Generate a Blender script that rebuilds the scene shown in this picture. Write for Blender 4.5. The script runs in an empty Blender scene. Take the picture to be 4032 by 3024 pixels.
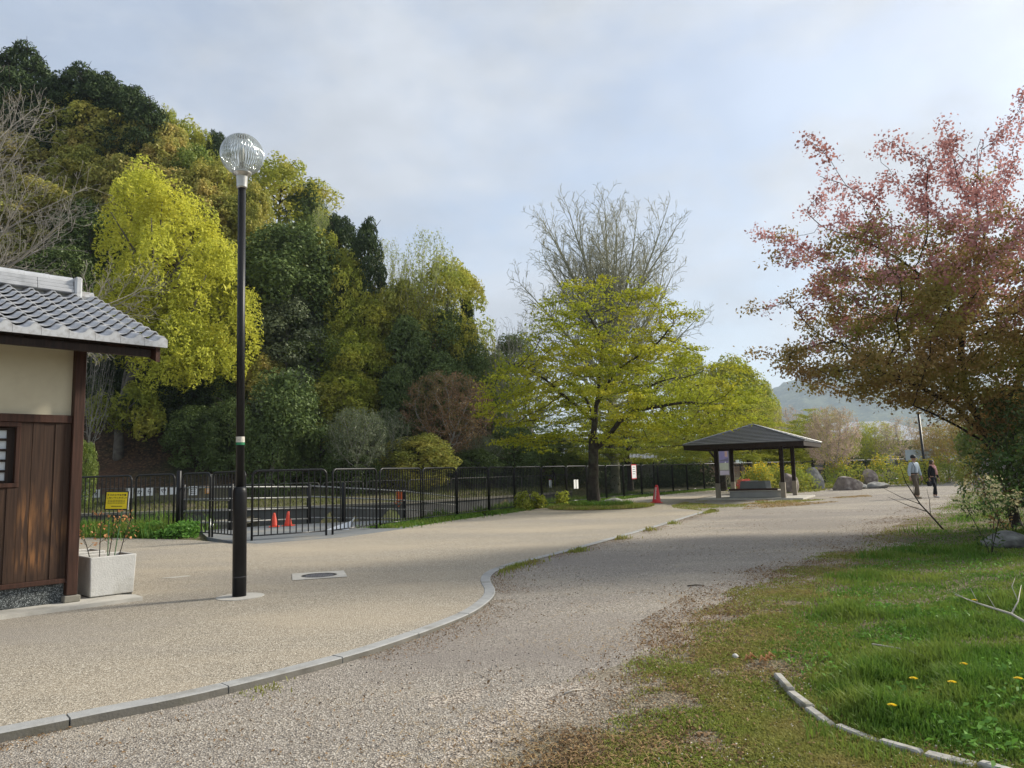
import bpy, bmesh, math, random
import numpy as np
from mathutils import Vector, Matrix

rnd = random.Random(7)
D = bpy.data
scene = bpy.context.scene
COL = scene.collection
R = math.radians

# ------------------------------------------------------------------ camera
EYE = 1.5
PITCH, ROLL = R(6.83), R(1.6)
cam_d = D.cameras.new('camera')
cam_d.sensor_width = 36.0
cam_d.lens = 26.0
cam_d.clip_start = 0.05
cam_d.clip_end = 6000
cam = D.objects.new('camera', cam_d)
COL.objects.link(cam)
_f = Vector((0, math.cos(PITCH), math.sin(PITCH)))
_u0 = Vector((0, -math.sin(PITCH), math.cos(PITCH)))
_r0 = Vector((1, 0, 0))
_r = _r0 * math.cos(ROLL) - _u0 * math.sin(ROLL)
_u = _r0 * math.sin(ROLL) + _u0 * math.cos(ROLL)
cam.matrix_world = Matrix(((_r.x, _u.x, -_f.x, 0), (_r.y, _u.y, -_f.y, 0), (_r.z, _u.z, -_f.z, EYE), (0, 0, 0, 1)))
scene.camera = cam

# ------------------------------------------------------------------ light
SUN_EL, SUN_AZ = R(31), R(67)           # azimuth clockwise from +Y (straight ahead)
SUN_DIR = Vector((math.sin(SUN_AZ) * math.cos(SUN_EL), math.cos(SUN_AZ) * math.cos(SUN_EL), math.sin(SUN_EL)))
sl = D.lights.new('sun', 'SUN')
sl.energy = 3.2
sl.angle = R(9.0)
sl.color = (1.0, 0.93, 0.80)
so = D.objects.new('sun', sl)
COL.objects.link(so)
so.location = (60, 40, 80)
so.rotation_euler = (-SUN_DIR).to_track_quat('-Z', 'Y').to_euler()

w = D.worlds.new('World')
scene.world = w
w.use_nodes = True
nt = w.node_tree
nt.nodes.clear()
N = nt.nodes.new
L = nt.links.new
out = N('ShaderNodeOutputWorld')
bg = N('ShaderNodeBackground')
sky = N('ShaderNodeTexSky')
sky.sky_type = 'NISHITA'
sky.sun_disc = False
sky.sun_elevation = SUN_EL
sky.sun_rotation = SUN_AZ
sky.altitude = 100
sky.air_density = 1.0
sky.dust_density = 1.2
sky.ozone_density = 1.0
SKY_STRENGTH = 0.10
CLOUD_LOW, CLOUD_HIGH = (3.15, 3.38, 3.75, 1), (4.7, 4.85, 5.05, 1)
tc = N('ShaderNodeTexCoord')
mp = N('ShaderNodeMapping')
mp.inputs['Scale'].default_value = (1.0, 1.2, 1.9)
nz = N('ShaderNodeTexNoise')
nz.inputs['Scale'].default_value = 3.2
nz.inputs['Detail'].default_value = 5
nz.inputs['Roughness'].default_value = 0.55
nz.inputs['Distortion'].default_value = 0.15
L(tc.outputs['Generated'], mp.inputs['Vector'])
L(mp.outputs['Vector'], nz.inputs['Vector'])
rampc = N('ShaderNodeValToRGB')
rampc.color_ramp.elements[0].position = 0.41
rampc.color_ramp.elements[0].color = (0.58, 0.58, 0.58, 1)
rampc.color_ramp.elements[1].position = 0.60
rampc.color_ramp.elements[1].color = (1, 1, 1, 1)
L(nz.outputs['Fac'], rampc.inputs['Fac'])
# the thin cloud is brighter towards the sun (forward scattering)
dot = N('ShaderNodeVectorMath')
dot.operation = 'DOT_PRODUCT'
L(tc.outputs['Generated'], dot.inputs[0])
dot.inputs[1].default_value = SUN_DIR
pw = N('ShaderNodeMath')
pw.operation = 'POWER'
pw.inputs[1].default_value = 4.0
pw.use_clamp = True
mr = N('ShaderNodeMapRange')
mr.inputs['From Min'].default_value = 0.0
mr.inputs['From Max'].default_value = 1.0
L(dot.outputs['Value'], mr.inputs['Value'])
cl = N('ShaderNodeMix')
cl.data_type = 'RGBA'
cl.inputs[6].default_value = CLOUD_LOW
cl.inputs[7].default_value = CLOUD_HIGH
L(mr.outputs['Result'], pw.inputs[0])
L(pw.outputs[0], cl.inputs[0])
mx = N('ShaderNodeMix')
mx.data_type = 'RGBA'
L(rampc.outputs['Color'], mx.inputs[0])
L(sky.outputs['Color'], mx.inputs[6])
nz2 = N('ShaderNodeTexNoise')
nz2.inputs['Scale'].default_value = 5.5
nz2.inputs['Detail'].default_value = 6
nz2.inputs['Roughness'].default_value = 0.55
L(mp.outputs['Vector'], nz2.inputs['Vector'])
mr2 = N('ShaderNodeMapRange')
mr2.inputs['From Min'].default_value = 0.35
mr2.inputs['From Max'].default_value = 0.65
mr2.inputs['To Min'].default_value = 0.91
mr2.inputs['To Max'].default_value = 1.10
L(nz2.outputs['Fac'], mr2.inputs['Value'])
mot = N('ShaderNodeVectorMath')
mot.operation = 'SCALE'
L(cl.outputs[2], mot.inputs[0])
L(mr2.outputs['Result'], mot.inputs['Scale'])
L(mot.outputs[0], mx.inputs[7])
L(mx.outputs[2], bg.inputs['Color'])
bg.inputs['Strength'].default_value = SKY_STRENGTH
L(bg.outputs['Background'], out.inputs['Surface'])

scene.view_settings.view_transform = 'Standard'
scene.view_settings.look = 'None'
scene.view_settings.gamma = 1
scene.view_settings.exposure = 1.02
scene.view_settings.use_curve_mapping = False
scene.render.engine = 'CYCLES'
scene.cycles.use_denoising = True
scene.cycles.max_bounces = 8
scene.cycles.transparent_max_bounces = 8
scene.cycles.volume_bounces = 0

# ------------------------------------------------------------------ materials
def new_mat(name):
    m = D.materials.new(name)
    m.use_nodes = True
    t = m.node_tree
    t.nodes.clear()
    o = t.nodes.new('ShaderNodeOutputMaterial')
    return m, t, o

def c4(c):
    return (c[0], c[1], c[2], 1)

def solid(name, col, rough=0.6, metal=0.0, var=0.15, scale=8.0, bump=0.0, spec=0.3, bscale=60.0, dirt=None, dscale=1.5):
    """plain surface with fine grain, optional blotches of dirt"""
    m, t, o = new_mat(name)
    n, l = t.nodes.new, t.links.new
    p = n('ShaderNodeBsdfPrincipled')
    tc = n('ShaderNodeTexCoord')
    z = n('ShaderNodeTexNoise')
    z.inputs['Scale'].default_value = scale
    z.inputs['Detail'].default_value = 6
    l(tc.outputs['Object'], z.inputs['Vector'])
    r = n('ShaderNodeValToRGB')
    r.color_ramp.elements[0].position = 0.3
    r.color_ramp.elements[1].position = 0.7
    r.color_ramp.elements[0].color = c4([c * (1 - var) for c in col])
    r.color_ramp.elements[1].color = c4([min(1, c * (1 + var)) for c in col])
    l(z.outputs['Fac'], r.inputs['Fac'])
    src = r.outputs['Color']
    if dirt:
        z2 = n('ShaderNodeTexNoise')
        z2.inputs['Scale'].default_value = dscale
        z2.inputs['Detail'].default_value = 8
        z2.inputs['Roughness'].default_value = 0.65
        l(tc.outputs['Object'], z2.inputs['Vector'])
        r2 = n('ShaderNodeValToRGB')
        r2.color_ramp.elements[0].position = 0.5
        r2.color_ramp.elements[1].position = 0.72
        l(z2.outputs['Fac'], r2.inputs['Fac'])
        mxx = n('ShaderNodeMix')
        mxx.data_type = 'RGBA'
        l(r2.outputs['Color'], mxx.inputs[0])
        l(src, mxx.inputs[6])
        mxx.inputs[7].default_value = c4(dirt)
        src = mxx.outputs[2]
    l(src, p.inputs['Base Color'])
    p.inputs['Roughness'].default_value = rough
    p.inputs['Metallic'].default_value = metal
    p.inputs['Specular IOR Level'].default_value = spec
    if bump:
        z3 = n('ShaderNodeTexNoise')
        z3.inputs['Scale'].default_value = bscale
        z3.inputs['Detail'].default_value = 4
        l(tc.outputs['Object'], z3.inputs['Vector'])
        b = n('ShaderNodeBump')
        b.inputs['Strength'].default_value = bump
        b.inputs['Distance'].default_value = 0.01
        l(z3.outputs['Fac'], b.inputs['Height'])
        l(b.outputs['Normal'], p.inputs['Normal'])
    l(p.outputs['BSDF'], o.inputs['Surface'])
    return m

def leaf(name, a, b, trans=0.35, gloss=0.04, nscale=0.35, c=None):
    """leaf: each leaf takes its own hue between a and b; c = hue of whole sprays"""
    if trans > 0.05:
        mean_ = [(x + y) / 2 for x, y in zip(a, b)]
        a = [m_ + (x - m_) * 0.62 for x, m_ in zip(a, mean_)]
        b = [m_ + (x - m_) * 0.62 for x, m_ in zip(b, mean_)]
        gloss = gloss * 0.3
        if name not in ('grass_blade', 'short_turf', 'dead_leaf', 'dry_straw', 'fallen_petal', 'white_blossom', 'pale_pink_blossom', 'yellow_blossom'):
            a, b = [min(x * 1.4, 0.75) for x in a], [min(x * 1.4, 0.75) for x in b]
            c = [min(x * 1.4, 0.75) for x in c] if c else None
    m, t, o = new_mat(name)
    n, l = t.nodes.new, t.links.new
    g = n('ShaderNodeNewGeometry')
    tc = n('ShaderNodeTexCoord')
    z = n('ShaderNodeTexNoise')
    z.inputs['Scale'].default_value = nscale
    z.inputs['Detail'].default_value = 3
    l(tc.outputs['Object'], z.inputs['Vector'])
    mix = n('ShaderNodeMix')
    mix.data_type = 'RGBA'
    mix.inputs[6].default_value = c4(a)
    mix.inputs[7].default_value = c4(b)
    l(g.outputs['Random Per Island'], mix.inputs[0])
    mix2 = n('ShaderNodeMix')
    mix2.data_type = 'RGBA'
    rr = n('ShaderNodeValToRGB')
    rr.color_ramp.elements[0].position = 0.42
    rr.color_ramp.elements[1].position = 0.66
    l(z.outputs['Fac'], rr.inputs['Fac'])
    l(rr.outputs['Color'], mix2.inputs[0])
    l(mix.outputs[2], mix2.inputs[6])
    mix2.inputs[7].default_value = c4(c if c else [0.5 * (x + y) for x, y in zip(a, b)])
    df = n('ShaderNodeBsdfDiffuse')
    tr = n('ShaderNodeBsdfTranslucent')
    l(mix2.outputs[2], df.inputs['Color'])
    l(mix2.outputs[2], tr.inputs['Color'])
    ms = n('ShaderNodeMixShader')
    ms.inputs[0].default_value = trans
    l(df.outputs[0], ms.inputs[1])
    l(tr.outputs[0], ms.inputs[2])
    gl = n('ShaderNodeBsdfGlossy')
    gl.inputs['Roughness'].default_value = 0.45
    ms2 = n('ShaderNodeMixShader')
    ms2.inputs[0].default_value = gloss
    l(ms.outputs[0], ms2.inputs[1])
    l(gl.outputs[0], ms2.inputs[2])
    l(ms2.outputs[0], o.inputs['Surface'])
    return m

def ground_mat(name, base, speck_a, speck_b, vs=70.0, patch=None, pscale=0.6, bump=0.5, pamt=0.6, rough=0.9, patch2=None, stretch=None):
    """loose or bound aggregate: cells of stones in several tints over a matrix, larger worn patches"""
    m, t, o = new_mat(name)
    n, l = t.nodes.new, t.links.new
    p = n('ShaderNodeBsdfPrincipled')
    tc = n('ShaderNodeTexCoord')
    v = n('ShaderNodeTexVoronoi')
    v.inputs['Scale'].default_value = vs
    l(tc.outputs['Object'], v.inputs['Vector'])
    sep = n('ShaderNodeSeparateColor')
    l(v.outputs['Color'], sep.inputs[0])
    r = n('ShaderNodeValToRGB')
    e = r.color_ramp.elements
    e[0].position = 0.0
    e[0].color = c4(speck_a)
    e[1].position = 1.0
    e[1].color = c4(speck_b)
    k = e.new(0.35)
    k.color = c4([0.6 * x + 0.4 * y for x, y in zip(base, speck_a)])
    k = e.new(0.7)
    k.color = c4(base)
    l(sep.outputs[0], r.inputs['Fac'])
    z = n('ShaderNodeTexNoise')
    z.inputs['Scale'].default_value = pscale
    z.inputs['Detail'].default_value = 9
    z.inputs['Roughness'].default_value = 0.6
    if stretch:
        mpp = n('ShaderNodeMapping')
        mpp.inputs['Rotation'].default_value = (0, 0, stretch[1])
        mpp.inputs['Scale'].default_value = (stretch[0], 1, 1)
        l(tc.outputs['Object'], mpp.inputs['Vector'])
        l(mpp.outputs['Vector'], z.inputs['Vector'])
    else:
        l(tc.outputs['Object'], z.inputs['Vector'])
    src = r.outputs['Color']
    for pc, lo, hi in ((patch, 0.5, 0.68), (patch2, 0.5, 0.30)):
        if pc is None:
            continue
        rp = n('ShaderNodeMapRange')
        rp.inputs['From Min'].default_value = lo
        rp.inputs['From Max'].default_value = hi
        rp.inputs['To Max'].default_value = pamt
        l(z.outputs['Fac'], rp.inputs['Value'])
        mm = n('ShaderNodeMix')
        mm.data_type = 'RGBA'
        l(rp.outputs['Result'], mm.inputs[0])
        l(src, mm.inputs[6])
        mm.inputs[7].default_value = c4(pc)
        src = mm.outputs[2]
    l(src, p.inputs['Base Color'])
    p.inputs['Roughness'].default_value = rough
    p.inputs['Specular IOR Level'].default_value = 0.15
    b = n('ShaderNodeBump')
    b.inputs['Strength'].default_value = bump
    b.inputs['Distance'].default_value = 0.012
    z5 = n('ShaderNodeTexNoise')
    z5.inputs['Scale'].default_value = 25
    z5.inputs['Detail'].default_value = 6
    l(tc.outputs['Object'], z5.inputs['Vector'])
    ad = n('ShaderNodeMath')
    ad.operation = 'ADD'
    l(v.outputs['Distance'], ad.inputs[0])
    l(z5.outputs['Fac'], ad.inputs[1])
    l(ad.outputs[0], b.inputs['Height'])
    l(b.outputs['Normal'], p.inputs['Normal'])
    l(p.outputs['BSDF'], o.inputs['Surface'])
    return m

def wood(name, a, b, worn=None, axis=(14, 14, 0.6)):
    m, t, o = new_mat(name)
    n, l = t.nodes.new, t.links.new
    p = n('ShaderNodeBsdfPrincipled')
    tc = n('ShaderNodeTexCoord')
    oi = n('ShaderNodeObjectInfo')
    ad = n('ShaderNodeVectorMath')
    ad.operation = 'ADD'
    sc = n('ShaderNodeVectorMath')
    sc.operation = 'SCALE'
    sc.inputs[0].default_value = (13.7, 7.1, 3.3)
    l(oi.outputs['Random'], sc.inputs['Scale'])
    l(tc.outputs['Object'], ad.inputs[0])
    l(sc.outputs[0], ad.inputs[1])
    mp = n('ShaderNodeMapping')
    mp.inputs['Scale'].default_value = axis
    l(ad.outputs[0], mp.inputs['Vector'])
    z = n('ShaderNodeTexNoise')
    z.inputs['Scale'].default_value = 3
    z.inputs['Detail'].default_value = 8
    z.inputs['Distortion'].default_value = 0.6
    l(mp.outputs[0], z.inputs['Vector'])
    r = n('ShaderNodeValToRGB')
    r.color_ramp.elements[0].position = 0.32
    r.color_ramp.elements[0].color = c4(a)
    r.color_ramp.elements[1].position = 0.7
    r.color_ramp.elements[1].color = c4(b)
    l(z.outputs['Fac'], r.inputs['Fac'])
    src = r.outputs['Color']
    if worn:
        # scuffed places: a few worn spots on the wall, streaked along the grain
        acc = None
        for (wx, wz, hx, hz_) in ((-0.50, 1.08, 0.16, 0.50), (-0.27, 1.22, 0.10, 0.36), (-0.14, 0.98, 0.09, 0.26), (-0.42, 0.62, 0.30, 0.22), (-1.3, 0.9, 0.3, 0.5)):
            sb = n('ShaderNodeVectorMath')
            sb.operation = 'SUBTRACT'
            l(tc.outputs['Object'], sb.inputs[0])
            sb.inputs[1].default_value = (wx, 0, wz)
            sm = n('ShaderNodeVectorMath')
            sm.operation = 'MULTIPLY'
            l(sb.outputs[0], sm.inputs[0])
            sm.inputs[1].default_value = (1 / hx, 0, 1 / hz_)
            ln_ = n('ShaderNodeVectorMath')
            ln_.operation = 'LENGTH'
            l(sm.outputs[0], ln_.inputs[0])
            mr_ = n('ShaderNodeMapRange')
            mr_.inputs['From Min'].default_value = 1.0
            mr_.inputs['From Max'].default_value = 0.2
            l(ln_.outputs['Value'], mr_.inputs['Value'])
            if acc is None:
                acc = mr_.outputs['Result']
            else:
                mxm = n('ShaderNodeMath')
                mxm.operation = 'MAXIMUM'
                l(acc, mxm.inputs[0])
                l(mr_.outputs['Result'], mxm.inputs[1])
                acc = mxm.outputs[0]
        z2 = n('ShaderNodeTexNoise')
        z2.inputs['Scale'].default_value = 5.0
        z2.inputs['Detail'].default_value = 7
        mp2 = n('ShaderNodeMapping')
        mp2.inputs['Scale'].default_value = (5.0, 1.6, 0.45)
        l(ad.outputs[0], mp2.inputs['Vector'])
        l(mp2.outputs[0], z2.inputs['Vector'])
        r2 = n('ShaderNodeValToRGB')
        r2.color_ramp.elements[0].position = 0.45
        r2.color_ramp.elements[1].position = 0.64
        l(z2.outputs['Fac'], r2.inputs['Fac'])
        mul = n('ShaderNodeMath')
        mul.operation = 'MULTIPLY'
        l(r2.outputs['Color'], mul.inputs[0])
        l(acc, mul.inputs[1])
        mm = n('ShaderNodeMix')
        mm.data_type = 'RGBA'
        l(mul.outputs[0], mm.inputs[0])
        l(src, mm.inputs[6])
        mm.inputs[7].default_value = c4(worn)
        src = mm.outputs[2]
    l(src, p.inputs['Base Color'])
    p.inputs['Roughness'].default_value = 0.62
    p.inputs['Specular IOR Level'].default_value = 0.25
    b_ = n('ShaderNodeBump')
    b_.inputs['Strength'].default_value = 0.25
    b_.inputs['Distance'].default_value = 0.004
    l(z.outputs['Fac'], b_.inputs['Height'])
    l(b_.outputs['Normal'], p.inputs['Normal'])
    l(p.outputs['BSDF'], o.inputs['Surface'])
    return m

M = {}
def verge_mat():
    # loose gravel that gives way to bare soil: the share of gravel is stored on the mesh
    m = ground_mat('verge_soil', (0.15, 0.125, 0.075), (0.05, 0.04, 0.03), (0.30, 0.25, 0.16), vs=70, patch=(0.13, 0.135, 0.05), patch2=(0.22, 0.165, 0.10), pscale=0.9, pamt=0.7, bump=0.8)
    t = m.node_tree
    n, l = t.nodes.new, t.links.new
    p = [q for q in t.nodes if q.type == 'BSDF_PRINCIPLED'][0]
    src = p.inputs['Base Color'].links[0].from_socket
    v = [q for q in t.nodes if q.type == 'TEX_VORONOI'][0]
    sep = n('ShaderNodeSeparateColor')
    l(v.outputs['Color'], sep.inputs[0])
    r = n('ShaderNodeValToRGB')
    r.color_ramp.elements[0].color = (0.12, 0.10, 0.085, 1)
    r.color_ramp.elements[1].color = (0.54, 0.48, 0.41, 1)
    k = r.color_ramp.elements.new(0.5)
    k.color = (0.30, 0.255, 0.205, 1)
    l(sep.outputs[1], r.inputs['Fac'])
    a = n('ShaderNodeVertexColor')
    a.layer_name = 'bare'
    mm = n('ShaderNodeMix')
    mm.data_type = 'RGBA'
    l(a.outputs['Color'], mm.inputs[0])
    l(src, mm.inputs[6])
    l(r.outputs['Color'], mm.inputs[7])
    l(mm.outputs[2], p.inputs['Base Color'])
    return m
M['pave'] = ground_mat('aggregate_pavement', (0.36, 0.313, 0.245), (0.14, 0.12, 0.09), (0.60, 0.55, 0.46), vs=105, patch=(0.27, 0.245, 0.215), patch2=(0.44, 0.37, 0.275), pscale=0.34, pamt=0.8, bump=0.45, stretch=(0.45, 0.6))
M['gravel'] = ground_mat('loose_gravel', (0.325, 0.285, 0.235), (0.13, 0.115, 0.10), (0.54, 0.50, 0.44), vs=95, patch=(0.225, 0.20, 0.18), patch2=(0.44, 0.385, 0.30), pscale=0.42, pamt=0.75, bump=0.7, stretch=(0.4, 0.9))
M['verge'] = verge_mat()
M['soil'] = ground_mat('dark_soil', (0.16, 0.125, 0.085), (0.05, 0.04, 0.03), (0.30, 0.24, 0.17), vs=40, patch=(0.13, 0.12, 0.05), patch2=(0.24, 0.17, 0.10), pscale=0.9, pamt=0.7, bump=0.8)
M['earth'] = ground_mat('meadow_earth', (0.10, 0.10, 0.05), (0.05, 0.05, 0.02), (0.16, 0.14, 0.07), vs=14, patch=(0.10, 0.13, 0.04), patch2=(0.15, 0.12, 0.08), pscale=0.25, pamt=0.8)
M['hill'] = ground_mat('leaf_litter_slope', (0.075, 0.05, 0.03), (0.03, 0.022, 0.015), (0.15, 0.09, 0.05), vs=9, patch=(0.04, 0.05, 0.02), patch2=(0.12, 0.06, 0.035), pscale=0.3, pamt=0.7)
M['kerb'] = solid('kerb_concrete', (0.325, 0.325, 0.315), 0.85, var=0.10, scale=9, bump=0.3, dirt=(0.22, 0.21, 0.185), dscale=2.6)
M['kerb_side'] = solid('darker_kerb_side', (0.16, 0.15, 0.13), 0.9, var=0.25, scale=6, bump=0.3, dirt=(0.09, 0.085, 0.06), dscale=3)  # darker colour than the top, used on the side face alone
M['slab'] = solid('slab_concrete', (0.50, 0.475, 0.42), 0.85, var=0.08, scale=4, bump=0.2, dirt=(0.33, 0.31, 0.27), dscale=1.6)
M['conc_dark'] = solid('stained_concrete', (0.10, 0.10, 0.095), 0.85, var=0.25, scale=1.2, bump=0.3, dirt=(0.07, 0.07, 0.06), dscale=0.8)
M['conc_mid'] = solid('old_concrete', (0.22, 0.205, 0.17), 0.9, var=0.2, scale=1.5, bump=0.3, dirt=(0.10, 0.10, 0.06), dscale=0.9)
M['asph'] = solid('grey_apron', (0.17, 0.18, 0.185), 0.9, var=0.12, scale=3, bump=0.2, dirt=(0.26, 0.24, 0.2), dscale=0.7)
M['tile'] = solid('smoked_roof_tile', (0.47, 0.475, 0.49), 0.36, 0.1, var=0.10, scale=3, spec=0.6, bump=0.05, dirt=(0.24, 0.25, 0.26), dscale=2.0)
M['tile_light'] = solid('eave_tile_face', (0.46, 0.47, 0.485), 0.45, 0.1, var=0.10, scale=6, spec=0.5, dirt=(0.22, 0.20, 0.18), dscale=5)
M['plaster'] = solid('cream_plaster', (0.62, 0.555, 0.40), 0.9, var=0.04, scale=3, bump=0.12, bscale=160, dirt=(0.55, 0.485, 0.345), dscale=1.8)
M['board'] = wood('stained_board', (0.030, 0.016, 0.010), (0.066, 0.036, 0.022), worn=(0.21, 0.098, 0.038))
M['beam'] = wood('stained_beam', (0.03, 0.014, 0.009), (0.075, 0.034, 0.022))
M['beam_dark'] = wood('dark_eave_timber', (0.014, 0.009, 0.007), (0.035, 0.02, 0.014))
M['granite'] = ground_mat('washed_granite', (0.085, 0.095, 0.095), (0.02, 0.02, 0.02), (0.34, 0.36, 0.36), vs=120, bump=0.35)
M['shoji'] = solid('frosted_pane', (0.55, 0.58, 0.60), 0.25, var=0.03, spec=0.5)
M['bankgrass'] = leaf('dull_bank_grass', (0.055, 0.07, 0.018), (0.16, 0.165, 0.05), trans=0.3, gloss=0.03, nscale=0.8)
M['black'] = solid('black_paint', (0.009, 0.009, 0.010), 0.42, 0.0, var=0.2, scale=15, spec=0.3)
M['black_top'] = solid('worn_black_paint', (0.03, 0.03, 0.032), 0.28, 0.2, var=0.25, scale=12, spec=0.6)
M['steel'] = solid('galvanised_steel', (0.45, 0.45, 0.44), 0.35, 0.8, var=0.1, scale=6)
M['rail'] = solid('grey_rail', (0.30, 0.30, 0.285), 0.45, 0.35, var=0.12, scale=4)
M['dullsteel'] = solid('weathered_steel', (0.13, 0.125, 0.115), 0.5, 0.5, var=0.2, scale=6)
M['alu'] = solid('cast_aluminium', (0.50, 0.49, 0.46), 0.38, 0.85, var=0.1, scale=14)
M['white'] = solid('white_board', (0.78, 0.79, 0.79), 0.5, var=0.03)
M['planter'] = solid('white_concrete_planter', (0.56, 0.55, 0.52), 0.9, var=0.05, scale=12, bump=0.45, bscale=55, dirt=(0.40, 0.385, 0.34), dscale=2.6)
M['yellow'] = solid('yellow_notice', (0.70, 0.56, 0.01), 0.35, var=0.03)
M['ink'] = solid('black_ink', (0.02, 0.02, 0.02), 0.6)
M['teal_ink'] = solid('teal_ink', (0.25, 0.50, 0.48), 0.6)
M['red_ink'] = solid('red_ink', (0.55, 0.05, 0.06), 0.5)
M['orange'] = solid('orange_card', (0.75, 0.36, 0.08), 0.5)
M['stake'] = solid('green_stake', (0.07, 0.17, 0.07), 0.5)
M['cone'] = solid('red_cone_plastic', (0.62, 0.03, 0.035), 0.42, var=0.08, spec=0.45)
M['cone_orange'] = solid('orange_red_plastic', (0.72, 0.07, 0.03), 0.42, var=0.08, spec=0.45)
M['jacket'] = solid('orange_cloth', (0.68, 0.15, 0.04), 0.7, var=0.15)
M['bark'] = solid('dark_bark', (0.045, 0.036, 0.028), 0.95, var=0.4, scale=7, bump=1.0, bscale=22, dirt=(0.09, 0.095, 0.06), dscale=2.5)
M['bark_cherry'] = solid('cherry_bark', (0.035, 0.026, 0.022), 0.9, var=0.4, scale=7, bump=0.8, bscale=20)
M['bark_grey'] = solid('grey_bark', (0.27, 0.25, 0.215), 0.95, var=0.3, scale=5, bump=0.7, bscale=16)
M['bark_green'] = solid('greenish_twig_bark', (0.30, 0.295, 0.205), 0.95, var=0.25, scale=3)
M['rock'] = solid('lichened_rock', (0.20, 0.165, 0.145), 0.92, var=0.4, scale=4, bump=1.0, bscale=9, dirt=(0.42, 0.39, 0.34), dscale=2.2)
M['rock_grey'] = solid('grey_rock', (0.23, 0.225, 0.21), 0.92, var=0.35, scale=5, bump=1.0, bscale=9, dirt=(0.40, 0.39, 0.36), dscale=2.5)
M['rock_dark'] = solid('dark_grey_rock', (0.14, 0.14, 0.13), 0.95, var=0.4, scale=6, bump=1.0, bscale=12, dirt=(0.24, 0.245, 0.22), dscale=3)  # darker grey rock colour for the low garden stone at the right edge
M['pebble'] = leaf('pebble_stone', (0.12, 0.10, 0.09), (0.60, 0.55, 0.48), trans=0.0, gloss=0.02, nscale=3)
M['litter'] = leaf('dead_leaf', (0.13, 0.085, 0.05), (0.36, 0.235, 0.125), trans=0.15, gloss=0.02, nscale=2)
M['straw'] = leaf('dry_straw', (0.30, 0.20, 0.09), (0.50, 0.36, 0.17), trans=0.2, gloss=0.02, nscale=2)
M['petal'] = leaf('fallen_petal', (0.55, 0.50, 0.42), (0.75, 0.70, 0.62), trans=0.2, gloss=0.02, nscale=2)
M['grass'] = leaf('grass_blade', (0.05, 0.135, 0.015), (0.165, 0.285, 0.045), trans=0.36, gloss=0.04, nscale=1.3, c=(0.21, 0.265, 0.05))
M['moss'] = leaf('short_turf', (0.13, 0.175, 0.03), (0.33, 0.36, 0.075), trans=0.3, gloss=0.03, nscale=1.6, c=(0.32, 0.27, 0.09))
M['weed'] = leaf('weed_leaf', (0.06, 0.16, 0.025), (0.15, 0.28, 0.05), trans=0.35, gloss=0.06, nscale=2)
M['pond'] = None

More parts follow.
